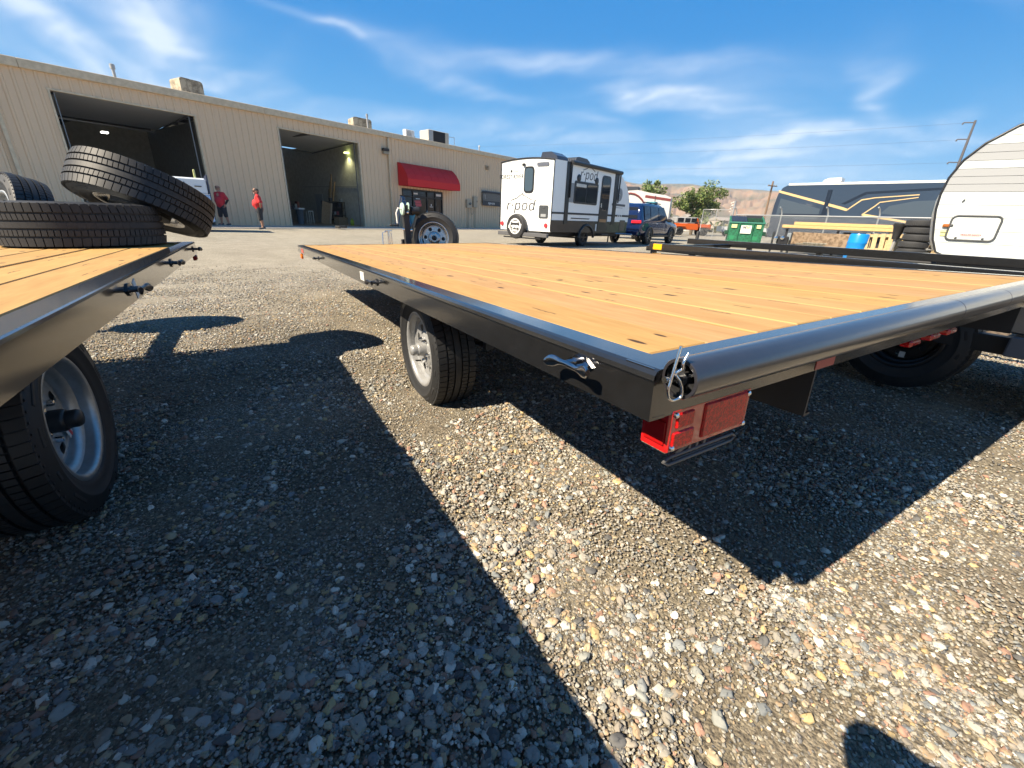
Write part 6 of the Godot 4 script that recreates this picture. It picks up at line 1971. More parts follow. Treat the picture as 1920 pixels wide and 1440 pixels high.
func dumpster() -> void:
	var T := Transform3D(Basis(Vector3(0.93, 0, 0.37), Vector3.UP, Vector3(-0.37, 0, 0.93)), Vector3(11.25, LOT, -23.95))
	var o := thing("dumpster", "green steel dumpster with a white label and half open black lid", "dumpster", T)
	var green := mat("dumpster_green", lin(0.022, 0.17, 0.085), 0.5, 0.0, "dirt", 0.8)
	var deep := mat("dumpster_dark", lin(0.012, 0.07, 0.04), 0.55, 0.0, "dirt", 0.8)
	var black := mat("lid_black", lin(0.02, 0.022, 0.028), 0.4)
	var rust := mat("rust", lin(0.26, 0.15, 0.04), 0.8, 0.0, "dirt", 1.5)
	var w := 1.62
	# front slopes outward at the top, the sides rise towards the back
	var side := pts2([0.0, 0.12, -0.04, 1.25, -1.25, 1.55, -1.35, 1.45, -1.35, 0.12])
	var zy := Transform3D(Basis(Vector3(0, 0, 1), Vector3.UP, Vector3(1, 0, 0)), Vector3.ZERO)
	for x in [0.0, w - 0.03]:
		var b := MB.new()
		b.prism(side, zy, x, x + 0.03)
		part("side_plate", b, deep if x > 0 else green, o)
	part("front_plate", bx(Vector3(w * 0.5, 0.69, -0.02), Vector3(w, 1.14, 0.03), 0.005, Basis(Vector3.RIGHT, -0.03)), green, o)
	part("back_plate", bx(Vector3(w * 0.5, 0.82, -1.35), Vector3(w, 1.4, 0.03), 0.005), deep, o)
	part("floor_plate", bx(Vector3(w * 0.5, 0.14, -0.68), Vector3(w, 0.04, 1.34)), deep, o)
	part("front_rim", bx(Vector3(w * 0.5, 1.26, -0.03), Vector3(w + 0.10, 0.07, 0.09), 0.01), mat("rim_green", lin(0.05, 0.20, 0.15), 0.45), o)
	for x in [0.02, w - 0.02]: part("side_rim", bx(Vector3(x, 1.42, -0.66), Vector3(0.08, 0.06, 1.28), 0.01, Basis(Vector3.RIGHT, 0.235)), green, o)
	for x in [0.47, 1.13]: part("stiffener", bx(Vector3(x, 0.68, 0.012), Vector3(0.05, 1.10, 0.05), 0.01), green, o)
	var lid := MB.new()
	lid.box(Vector3(0.40, 1.44, -0.68), Vector3(0.82, 0.025, 1.32), 0.01, Basis(Vector3.RIGHT, 0.235))
	for k in 6: lid.box(Vector3(0.10 + k * 0.12, 1.47, -0.68), Vector3(0.05, 0.035, 1.2), 0.01, Basis(Vector3.RIGHT, 0.235))
	part("lid", lid, black, o)
	part("lid", bx(Vector3(1.22, 1.40, -1.48), Vector3(0.8, 0.5, 0.03), 0.01, Basis(Vector3.RIGHT, -0.2)), black, o)
	part("fork_pocket", bx(Vector3(w + 0.08, 0.75, -0.62), Vector3(0.16, 0.2, 1.1), 0.02), deep, o)
	part("fork_pocket", bx(Vector3(-0.08, 0.75, -0.62), Vector3(0.16, 0.2, 1.1), 0.02), deep, o)
	part("rust_patch", bx(Vector3(w + 0.006, 1.05, -0.68), Vector3(0.012, 0.34, 0.85), 0.004), rust, o)
	for x in [0.2, w - 0.2]:
		for z in [-0.2, -1.1]:
			var c := MB.new()
			c.lathe(along(Vector3.RIGHT, Vector3(x - 0.03, 0.07, z)), [Vector2(0, 0), Vector2(0.07, 0), Vector2(0.07, 0.06), Vector2(0, 0.06)], 12)
			part("caster", c, mat("rubber", Color.BLACK), o)
	part("white_label", bx(Vector3(0.80, 0.93, 0.032), Vector3(0.50, 0.40, 0.012), 0.0, Basis(Vector3.RIGHT, -0.03)), mat("label_white", lin(0.72, 0.72, 0.68), 0.6), o)
	letters("lettering", "W", 0.13, mat("ink", lin(0.03, 0.03, 0.034)), o, Transform3D(Basis.IDENTITY, Vector3(0.72, 1.03, 0.042)))
	letters("lettering", "M", 0.13, mat("label_gold", lin(0.72, 0.58, 0.18), 0.6), o, Transform3D(Basis.IDENTITY, Vector3(0.88, 1.03, 0.042)))
	for x in [0.22, 1.38]: part("yellow_label", bx(Vector3(x, 1.08, 0.02), Vector3(0.26 - 0.06 * (1.0 if x > 1 else 0.0), 0.17, 0.012), 0.0, Basis(Vector3.RIGHT, -0.03)), mat("label_cream", lin(0.70, 0.62, 0.30), 0.6), o)
	for x in [0.2, 1.3]: part("worn_paint", bx(Vector3(x, 0.5, 0.0), Vector3(0.22, 0.2, 0.006), 0.002), mat("worn_green", lin(0.02, 0.21, 0.09), 0.6), o)

func zpos(x: float, z: float, y := 0.0) -> Vector3:
	return Vector3(x, LOT + y, z)

func lumber() -> void:
	var pine := mat("pine", lin(0.60, 0.40, 0.17), 0.7, 0.0, "mottle", 1.2)
	var ply := mat("plywood", lin(0.27, 0.19, 0.12), 0.8, 0.0, "dirt", 0.5)
	var d := (Vector3(15.9, 0, -18.8) - Vector3(12.5, 0, -21.2)).normalized()
	var B := Basis(d, Vector3.UP, d.cross(Vector3.UP))
	var at := func(s: float, y: float, z: float) -> Transform3D: return Transform3D(B, zpos(12.4, -21.2, y) + B * Vector3(s, 0, z))
	var names_ := ["lowest pine board at the front of the stack beside the dumpster", "lower pine board set back behind the front one of the stack", "upper long pine board with its end drawn back from the dumpster", "topmost pine board at the back of the stack by the fence"]
	var k := 0
	for q in [[2.15, 1.16, 0.10, 4.25], [2.2, 1.15, -0.10, 4.3], [2.42, 1.30, 0.02, 3.9], [2.5, 1.29, -0.14, 3.8]]:
		single("pine_board", bx(Vector3.ZERO, Vector3(q[3], 0.13, 0.15), 0.006), pine, names_[k], "lumber", at.call(q[0], q[1], q[2]), "pine boards on the yard rack")
		k += 1
	var rk := thing("lumber_rack", "dark rack carrying the pine boards over a plywood sheet", "rack", at.call(0.0, 0.0, 0.0))
	for s in [0.25, 2.2, 4.0]:
		part("post", bx(Vector3(s, 0.52, 0.0), Vector3(0.10, 1.04, 0.10), 0.01), mat("dark_bench", lin(0.03, 0.03, 0.034)), rk)
		part("arm", bx(Vector3(s, 1.06, 0.0), Vector3(0.10, 0.06, 0.5), 0.01), mat("dark_bench", Color.RED), rk)
	part("back_board", bx(Vector3(3.4, 0.55, -0.3), Vector3(2.0, 0.9, 0.04), 0.01), mat("dark_bench", Color.RED), rk)
	single("plywood_sheet", bx(Vector3.ZERO, Vector3(2.45, 0.82, 0.03), 0.004, Basis(Vector3.RIGHT, -0.10)), ply, "worn brown plywood sheet on edge below the pine boards", "plywood", at.call(1.75, 0.52, 0.22))
	for i in 4:
		single("grey_slat", bx(Vector3.ZERO, Vector3(1.5 - 0.2 * i, 0.035, 0.14), 0.006), mat("grey_wood", lin(0.30, 0.29, 0.24), 0.85, 0.0, "dirt", 1.0), ["longest grey slat lying lowest in front of the plywood", "grey slat second from the bottom before the plywood", "grey slat third from the bottom before the plywood", "shortest grey slat on top of the pile before the plywood"][i], "slat", at.call(1.0 + 0.16 * i, 0.36 + 0.045 * i, 0.55 + 0.03 * i), "grey slats in the yard")
	single("metal_sheet", bx(Vector3.ZERO, Vector3(3.4, 0.03, 0.9), 0.006, Basis(Vector3.RIGHT, 0.08)), mat("sheet_grey", lin(0.26, 0.29, 0.30), 0.5, 0.3, "mottle", 0.5), "dull grey metal sheet lying flat in front of the lumber rack", "metal sheet", at.call(2.9, 0.34, 1.0))

func yard_odds() -> void:
	var blue := mat("barrel_blue", lin(0.01, 0.22, 0.62), 0.3)
	var bar := thing("blue_barrel", "bright blue plastic barrel standing in the yard before the lumber", "barrel", Transform3D(Basis(Vector3.UP, 0.3), zpos(11.45, -15.0, 0.05)))
	var b := MB.new()
	b.lathe(Transform3D.IDENTITY, [Vector2(0, 0), Vector2(0.26, 0.0), Vector2(0.285, 0.05), Vector2(0.285, 0.28), Vector2(0.292, 0.30), Vector2(0.292, 0.34), Vector2(0.285, 0.36), Vector2(0.285, 0.60), Vector2(0.292, 0.62), Vector2(0.292, 0.66), Vector2(0.285, 0.68), Vector2(0.275, 0.88), Vector2(0.25, 0.93), Vector2(0.24, 0.90), Vector2(0, 0.90)], 30, 0.5)
	part("drum", b, blue, bar)
	for x in [-0.12, 0.12]:
		var p := MB.new()
		p.lathe(Transform3D(Basis.IDENTITY, Vector3(x, 0.9, 0.05)), [Vector2(0.04, 0), Vector2(0.04, 0.02), Vector2(0, 0.02)], 12)
		part("bung", p, blue, bar)
	# pallets
	var wood := mat("pallet_wood", lin(0.50, 0.37, 0.20), 0.8, 0.0, "mottle", 1.5)
	var pal := thing("pallet", "pale wooden pallet leaning on its edge between barrel and tyre stack", "pallet", Transform3D(Basis(Vector3(0.85, 0, 0.53), Vector3.UP, Vector3(-0.53, 0, 0.85)) * Basis(Vector3.RIGHT, -0.22) * Basis(Vector3.BACK, 0.05), zpos(11.95, -14.4, 0.03)))
	for k in 6: part("board", bx(Vector3(-0.5 + k * 0.2, 0.5, 0.06), Vector3(0.12, 1.0, 0.02), 0.003), wood, pal)
	for k in 3: part("stringer", bx(Vector3(0.0, 0.06 + k * 0.44, 0.0), Vector3(1.14, 0.09, 0.09), 0.004), wood, pal)
	for k in 3: part("back_board", bx(Vector3(-0.45 + k * 0.45, 0.5, -0.06), Vector3(0.14, 1.0, 0.02), 0.003), wood, pal)
	var pile := thing("pallet_stack", "stack of flat wooden pallets half hidden behind the white caravan", "pallet", Transform3D(Basis(Vector3(0.8, 0, 0.6), Vector3.UP, Vector3(-0.6, 0, 0.8)), zpos(13.1, -13.3)))
	for k in 6:
		for i in 5: part("board", bx(Vector3(-0.48 + i * 0.24, 0.135 + k * 0.15, 0.0), Vector3(0.14, 0.022, 1.0), 0.003), wood, pile)
		for z in [-0.45, 0.0, 0.45]: part("stringer", bx(Vector3(0, 0.075 + k * 0.15, z), Vector3(1.1, 0.10, 0.06), 0.004), wood, pile)
	# stack of old tyres
	var tm := MB.new()
	tm.lathe(Transform3D.IDENTITY, [Vector2(0.19, 0.03), Vector2(0.24, 0.0), Vector2(0.31, 0.008), Vector2(0.345, 0.04), Vector2(0.352, 0.105), Vector2(0.345, 0.17), Vector2(0.31, 0.202), Vector2(0.24, 0.21), Vector2(0.19, 0.18), Vector2(0.20, 0.105), Vector2(0.19, 0.03)], 40, 0.3)
	for k in 44:
		var a := TAU * k / 44
		tm.box(Vector3(cos(a) * 0.349, 0.105, sin(a) * 0.349), Vector3(0.014, 0.13, 0.03), 0.002, Basis(Vector3.UP, -a) * Basis(Vector3.RIGHT, 0.3))
	var mesh := tm.mesh()
	var words := ["bottom tyre of the tall stack in the yard", "second tyre from the bottom of the yard stack", "third tyre from the bottom of the yard stack", "fourth tyre from the bottom of the yard stack", "third tyre from the top of the yard stack", "second tyre from the top of the yard stack", "top tyre of the tall stack in the yard"]
	for i in 7:
		var t := single("worn_tyre", mesh, mat("old_rubber", lin(0.030, 0.031, 0.034), 0.75, 0.0, "mottle", 2.0), words[i], "tyre", Transform3D(Basis(Vector3.UP, i * 0.7) * Basis(Vector3.RIGHT, rng.randf_range(-0.02, 0.02)), zpos(12.0 + rng.randf_range(-0.03, 0.03), -13.5 + rng.randf_range(-0.03, 0.03), 0.02 + i * 0.203)), "worn tyres stacked in the yard")
	# black hopper on a stand
	var f := thing("black_hopper", "black funnel on a grey post left of the tyre stack", "funnel", Transform3D(Basis(Vector3.BACK, -0.06), zpos(11.75, -14.0)))
	var fm := MB.new()
	fm.lathe(Transform3D.IDENTITY, [Vector2(0.0, 0.86), Vector2(0.09, 0.86), Vector2(0.11, 1.0), Vector2(0.16, 1.22), Vector2(0.18, 1.24), Vector2(0.18, 1.32), Vector2(0.155, 1.32), Vector2(0.09, 1.02), Vector2(0, 1.0)], 22, 0.6)
	part("hopper", fm, mat("black_plastic", Color.BLACK), f)
	part("post", bx(Vector3(0.02, 0.45, 0), Vector3(0.07, 0.9, 0.07), 0.01), mat("grey_metal", lin(0.40, 0.40, 0.39)), f)
	part("foot", bx(Vector3(0.02, 0.03, 0), Vector3(0.36, 0.05, 0.3), 0.01), mat("grey_metal", Color.RED), f)
	part("knob", bx(Vector3(0.17, 1.15, 0.06), Vector3(0.05, 0.05, 0.05), 0.015), mat("sticker_white", Color.WHITE), f)
	# small engine near the dumpster
	var e := thing("small_engine", "small black engine on a frame at the dumpster's right side", "engine", Transform3D(Basis(Vector3(0.9, 0, 0.43), Vector3.UP, Vector3(-0.43, 0, 0.9)), zpos(12.0, -20.3)))
	for x in [-0.35, 0.35]: part("frame", bx(Vector3(x, 0.45, 0), Vector3(0.05, 0.9, 0.5), 0.01), mat("dull_steel", Color.RED), e)
	part("block", bx(Vector3(0.05, 0.55, 0), Vector3(0.45, 0.35, 0.35), 0.04), mat("black_plastic", Color.BLACK), e)
	part("panel", bx(Vector3(0.28, 0.72, 0.1), Vector3(0.2, 0.32, 0.05), 0.02), mat("sheet_grey_2", lin(0.22, 0.25, 0.28), 0.5), e)
	for x in [-0.25, 0.0]:
		var l := MB.new()
		l.lathe(along(Vector3.BACK, Vector3(x, 0.66 + 0.1 * x, 0.2)), [Vector2(0.08, 0), Vector2(0.08, 0.04), Vector2(0.04, 0.06), Vector2(0, 0.06)], 14)
		part("lamp", l, M.chrome, e)
	var hose := MB.new()
	hose.tube([Vector3(0.0, 0.0, 0), Vector3(0.1, 0.25, 0), Vector3(0.35, 0.42, 0), Vector3(0.55, 0.40, 0), Vector3(0.62, 0.2, 0), Vector3(0.6, 0.0, 0)], 0.014, 6)
	single("black_hose", hose, mat("black_plastic", Color.BLACK), "thin black hose looping in front of the leaning pallet", "hose", Transform3D(Basis(Vector3(0.85, 0, 0.53), Vector3.UP, Vector3(-0.53, 0, 0.85)), zpos(11.6, -13.7, 0.3)))
	var po := thing("short_post", "short dark bollard post standing beyond the reflector end of the black rail", "bollard", Transform3D(Basis.IDENTITY, zpos(6.6, -16.4)))
	var pm := MB.new()
	pm.lathe(Transform3D.IDENTITY, [Vector2(0.06, 0), Vector2(0.06, 0.78), Vector2(0.045, 0.82), Vector2(0, 0.83)], 14)
	part("post", pm, mat("dull_steel", Color.RED), po)
	part("band", bx(Vector3(0, 0.3, 0), Vector3(0.13, 0.1, 0.13), 0.03), mat("grey_metal", Color.RED), po)

func poles() -> void:
	var wood := mat("pole_wood", lin(0.20, 0.13, 0.085), 0.9, 0.0, "mottle", 0.5)
	var a := thing("utility_pole", "brown wooden utility pole with one crossarm left of the motorhome", "utility pole", Transform3D(Basis.IDENTITY, Vector3(37.9, LOT, -70.0)))
	var b := MB.new()
	b.tube([Vector3(0, -0.2, 0), Vector3(0, 7.7, 0)], 0.17, 10, 0.12)
	part("pole", b, wood, a)
	part("crossarm", bx(Vector3(0, 7.05, 0.12), Vector3(1.9, 0.13, 0.12), 0.02, Basis(Vector3.UP, 0.4)), wood, a)
	for x in [-0.8, -0.3, 0.3, 0.8]:
		var i := MB.new()
		i.lathe(Transform3D(Basis.IDENTITY, Basis(Vector3.UP, 0.4) * Vector3(x, 0, 0) + Vector3(0, 7.12, 0.12)), [Vector2(0.05, 0), Vector2(0.06, 0.08), Vector2(0.03, 0.14), Vector2(0, 0.15)], 8)
		part("insulator", i, mat("insulator", lin(0.2, 0.22, 0.22), 0.3), a)
	var steel := mat("pole_steel", lin(0.10, 0.095, 0.10), 0.6, 0.2)
	var s := thing("steel_pole", "tall dark steel power pole with side arms behind the white caravan", "utility pole", Transform3D(Basis.IDENTITY, Vector3(36.75, LOT, -40.0)))
	var p := MB.new()
	p.tube([Vector3(0, -0.2, 0), Vector3(0, 9.9, 0)], 0.15, 12, 0.075)
	part("pole", p, steel, s)
	var dirs := Vector3(-0.80, 0, -0.60)
	var hs := [9.75, 8.55, 6.85, 5.3]
	for h in hs:
		var m := MB.new()
		m.tube([Vector3(0, h, 0), dirs * 0.65 + Vector3(0, h + 0.04, 0)], 0.045, 6)
		m.tube([dirs * 0.65 + Vector3(0, h + 0.04, 0), dirs * 0.72 + Vector3(0, h - 0.1, 0)], 0.06, 6)
		part("side_arm", m, steel, s)
	for i in hs.size():
		var w := MB.new()
		var pts := []
		var p0: Vector3 = Vector3(36.75, LOT, -40.0) + dirs * 0.7 + Vector3(0, hs[i], 0)
		var p1 := Vector3(-62.0, 12.5 - i * 1.2, -95.0)
		for k in 25:
			var f := k / 24.0
			pts.append(p0.lerp(p1, f) + Vector3(0, -4.0 * f * (1 - f) * 1.3, 0))
		w.tube(pts, 0.0055, 4, -1.0, false)
		single("power_line", w, steel, ["power line from the top arm of the steel pole", "power line from the second arm of the steel pole", "power line from the third arm of the steel pole", "power line from the lowest arm of the steel pole"][i], "power line", Transform3D.IDENTITY, "power lines of the steel pole")

func leaf_crown(b: MB, blobs: Array, n: int, leaf: float, cols: Array) -> void:
	for i in n:
		var q: Array = blobs[rng.randi() % blobs.size()]
		var d := Vector3(rng.randfn(), rng.randfn(), rng.randfn()).normalized()
		var r: float = q[1] * pow(rng.randf(), 0.45)
		var p: Vector3 = q[0] + d * r * Vector3(1.0, 0.85, 1.0)
		var t := Basis.from_euler(Vector3(rng.randf() * TAU, rng.randf() * TAU, rng.randf() * TAU))
		var s := leaf * rng.randf_range(0.6, 1.35)
		b.col = cols[rng.randi() % cols.size()]
		var m := (t.z + d * 0.7).normalized()
		var A := p + t.x * s; var B := p + t.y * s * 0.45; var C := p - t.x * s; var D := p - t.y * s * 0.45
		b.tri(A, B, C, m, m, m); b.tri(A, C, D, m, m, m)

func tree(called: String, label: String, at: Vector3, h: float, wide: float, seed_: int, leaves: int, leaf: float, tint: float, trunk_h: float) -> void:
	rng.seed = seed_
	var o := thing(called, label, "tree", Transform3D(Basis.IDENTITY, at), "trees beyond the lot")
	var bark := mat("bark", lin(0.11, 0.085, 0.06), 0.95)
	var tr := MB.new()
	var top := Vector3(rng.randf_range(-0.2, 0.2), h * 0.55, rng.randf_range(-0.2, 0.2))
	tr.tube([Vector3(0, -0.1, 0), Vector3(0.05, h * 0.2, 0), top * 0.7 + Vector3(0.05, 0, 0), top], 0.03 * h, 8, 0.012 * h)
	part("trunk", tr, bark, o)
	var blobs := []
	var lb := MB.new()
	for i in 13:
		var a := TAU * i / 13.0 * 2.4 + rng.randf()
		var f := rng.randf_range(trunk_h, 0.95)
		var rad := wide * 0.5 * sin(clampf((f - trunk_h) / (1.0 - trunk_h), 0.05, 1.0) * PI * 0.82 + 0.35) * rng.randf_range(0.55, 1.05)
		var tip := Vector3(cos(a) * rad, h * f, sin(a) * rad)
		lb.tube([Vector3(0.03, h * lerpf(trunk_h, 0.5, rng.randf()) * 0.8, 0), tip * Vector3(0.5, 0.85, 0.5), tip], 0.011 * h, 5, 0.003 * h)
		blobs.append([tip, wide * rng.randf_range(0.10, 0.19)])
		blobs.append([tip * Vector3(0.55, 0.9, 0.55) + Vector3(0, 0.1, 0), wide * rng.randf_range(0.11, 0.18)])
	for i in 3: blobs.append([Vector3(rng.randf_range(-0.15, 0.15) * wide, h * rng.randf_range(0.45, 0.7), rng.randf_range(-0.15, 0.15) * wide), wide * 0.24])
	part("limb", lb, bark, o)
	var b := MB.new()
	leaf_crown(b, blobs, leaves, leaf, [Color(0.115, 0.165, 0.045) * tint, Color(0.075, 0.12, 0.035) * tint, Color(0.16, 0.195, 0.065) * tint, Color(0.05, 0.085, 0.028) * tint, Color(0.19, 0.21, 0.09) * tint])
	var m := mat("leaf", Color.WHITE, 0.6)
	m.vertex_color_use_as_albedo = true
	m.backlight_enabled = true
	m.backlight = Color(0.35, 0.38, 0.2)
	m.cull_mode = BaseMaterial3D.CULL_DISABLED
	part("crown", b, m, o, true)

func trees() -> void:
	tree("deciduous_tree", "round leafy green tree behind the orange off road vehicle", Vector3(20.3, LOT, -52.6), 6.5, 5.4, 501, 8200, 0.14, 1.5, 0.22)
	tree("small_tree", "smaller olive green tree rising behind the far rounded caravan", Vector3(11.8, LOT, -41.0), 5.0, 2.7, 502, 3600, 0.12, 1.4, 0.35)
	tree("round_bush", "low yellow green bush between the blue vehicle and the leafy tree", Vector3(15.6, LOT, -50.0), 2.9, 2.6, 503, 1500, 0.12, 1.1, 0.1)
	tree("small_tree", "sparse tree standing beyond the lot at the motorhome's far left", Vector3(27.0, LOT, -85.0), 4.0, 4.6, 504, 1600, 0.16, 0.9, 0.15)
	rng.seed = 900
	# scrub and low growth between the lot and the hills
	var b := MB.new()
	var nz := FastNoiseLite.new()
	nz.seed = 6; nz.frequency = 0.02
	for i in 620:
		var az := deg_to_rad(rng.randf_range(2.0, 66.0))
		var d := 70.0 * pow(7.0, rng.randf())
		var x := sin(az) * d
		var z := -cos(az) * d
		if nz.get_noise_2d(x, z) < -0.2: continue
		var s := rng.randf_range(0.8, 2.2) * (1.0 + d / 220.0)
		leaf_crown(b, [[Vector3(x, LOT + s * 0.42 - (0.0 if d < 300.0 else (d - 300.0) * 0.004), z), s * 0.62], [Vector3(x + s * 0.6, LOT + s * 0.3, z), s * 0.5]], 34, 0.16 * s + 0.12, [Color(0.13, 0.15, 0.06), Color(0.09, 0.11, 0.045), Color(0.19, 0.19, 0.09), Color(0.16, 0.14, 0.08)])
	var sc := part("scrub", b, M.leaf, self, true)
	tag(sc, "low grey green scrub between the lot and the hills", "scrub", "", "stuff")
	# a few pale sheds far off
	var cols := [lin(0.55, 0.53, 0.48), lin(0.42, 0.36, 0.30), lin(0.62, 0.62, 0.60)]
	var lab := ["small white shed far off, right of the leafy tree", "tan shed far off behind the gate", "low pale building at the foot of the hills behind the blue vehicle"]
	var where := [Vector3(33.0, LOT, -88.0), Vector3(46.0, LOT, -100.0), Vector3(40.0, LOT, -130.0)]
	for i in 3:
		var o := thing("far_shed", lab[i], "shed", yaw(20.0 * i, where[i]), "far sheds")
		var w := MB.new()
		w.box(Vector3(0, 1.1, 0), Vector3([1.6, 7.0, 14.0][i], 2.4, 4.0), 0.0)
		var m := StandardMaterial3D.new()
		m.albedo_color = cols[i]
		m.roughness = 0.8
		part("wall", w, m, o)
		var r := MB.new()
		r.prism(PackedVector2Array([Vector2(-2.2, 2.3), Vector2(2.2, 2.3), Vector2(0, 3.0)]), Transform3D(Basis(Vector3(0, 0, 1), Vector3.UP, Vector3(1, 0, 0)), Vector3.ZERO), -[0.9, 3.6, 7.1][i], [0.9, 3.6, 7.1][i])
		part("roof", r, mat("shed_roof", lin(0.30, 0.27, 0.24), 0.7), o)
		part("door", bx(Vector3(0.2, 0.95, 2.01), Vector3(0.9, 1.9, 0.04)), mat("shed_roof", Color.RED), o)

# ------------------------------------------------------------------ people
# bones: [from, to, radius at from, radius at to]; meshed as one smooth skin (surface nets)
func skin(b: MB, bones: Array, blend: float, cell: float) -> void:
	var lo := Vector3.INF
	var hi := -Vector3.INF
	for q in bones:
		var r: float = maxf(q[2], q[3]) + cell * 2.0 + blend
		for p in [q[0], q[1]]:
			lo = lo.min(p - Vector3.ONE * r)
			hi = hi.max(p + Vector3.ONE * r)
	var n := Vector3i(((hi - lo) / cell).ceil()) + Vector3i.ONE
	var f := PackedFloat32Array()
	f.resize(n.x * n.y * n.z)
	f.fill(9.0)
	for q in bones:
		var a: Vector3 = q[0]
		var ab: Vector3 = q[1] - a
		var l2 := maxf(ab.length_squared(), 1e-8)
		var r: float = maxf(q[2], q[3]) + cell * 2.0 + blend * 1.5
		var c0 := Vector3i((((a.min(q[1]) - Vector3.ONE * r) - lo) / cell).floor()).max(Vector3i.ZERO)
		var c1 := Vector3i((((a.max(q[1]) + Vector3.ONE * r) - lo) / cell).ceil()).min(n - Vector3i.ONE)
		for z in range(c0.z, c1.z + 1):
			for y in range(c0.y, c1.y + 1):
				for x in range(c0.x, c1.x + 1):
					var p := lo + Vector3(x, y, z) * cell
					var h := clampf((p - a).dot(ab) / l2, 0.0, 1.0)
					var d: float = (p - a - ab * h).length() - lerpf(q[2], q[3], h)
					var i := x + n.x * (y + n.y * z)
					var e := f[i]
					if e > 8.0: f[i] = d
					else:
						var k := maxf(blend - absf(e - d), 0.0) / blend
						f[i] = minf(e, d) - k * k * blend * 0.25
	var ids := {}
	var V := PackedVector3Array()
	var at := func(x: int, y: int, z: int) -> float: return f[x + n.x * (y + n.y * z)]
	for z in n.z - 1:
		for y in n.y - 1:
			for x in n.x - 1:
				var base := x + n.x * (y + n.y * z)
				if f[base] > cell * 3.0 or f[base] < -cell * 3.0: continue
				var sum := Vector3.ZERO
				var cnt := 0
				for e in 12:
					var ax := e / 4
					var u := e & 1
					var w := (e >> 1) & 1
					var p0 := Vector3i.ZERO
					p0[(ax + 1) % 3] = u
					p0[(ax + 2) % 3] = w
					var p1 := p0
					p1[ax] = 1
					var d0: float = at.call(x + p0.x, y + p0.y, z + p0.z)
					var d1: float = at.call(x + p1.x, y + p1.y, z + p1.z)
					if (d0 < 0.0) != (d1 < 0.0):
						sum += Vector3(p0).lerp(Vector3(p1), d0 / (d0 - d1))
						cnt += 1
				if cnt:
					ids[base] = V.size()
					V.append(lo + (Vector3(x, y, z) + sum / cnt) * cell)
	var N := PackedVector3Array()
	for p in V:
		var best := Vector3.ZERO
		var g := ((p - lo) / cell)
		var c := Vector3i(g.floor()).clamp(Vector3i.ONE, n - Vector3i(3, 3, 3))
		var t := g - Vector3(c)
		for ax in 3:
			var o := Vector3i.ZERO
			o[ax] = 1
			var s := 0.0
			for k in 8:
				var q := Vector3i(k & 1, (k >> 1) & 1, k >> 2)
				var wgt := (t.x if q.x else 1.0 - t.x) * (t.y if q.y else 1.0 - t.y) * (t.z if q.z else 1.0 - t.z)
				var qa := c + q + o
				var qb := c + q - o
				s += wgt * (minf(at.call(qa.x, qa.y, qa.z), cell * 4.0) - minf(at.call(qb.x, qb.y, qb.z), cell * 4.0))
			best[ax] = s
		N.append(best.normalized())
	var stride := [1, n.x, n.x * n.y]
	for base in ids:
		for ax in 3:
			if f[base] > 8.0: continue
			if (f[base] < 0.0) == (f[base + stride[ax]] < 0.0): continue
			var j: int = stride[(ax + 1) % 3]
			var k: int = stride[(ax + 2) % 3]
			if not (ids.has(base - j) and ids.has(base - k) and ids.has(base - j - k)): continue
			var q := [ids[base], ids[base - j], ids[base - j - k], ids[base - k]]
			b.tri(V[q[0]], V[q[1]], V[q[2]], N[q[0]], N[q[1]], N[q[2]])
			b.tri(V[q[0]], V[q[2]], V[q[3]], N[q[0]], N[q[2]], N[q[3]])

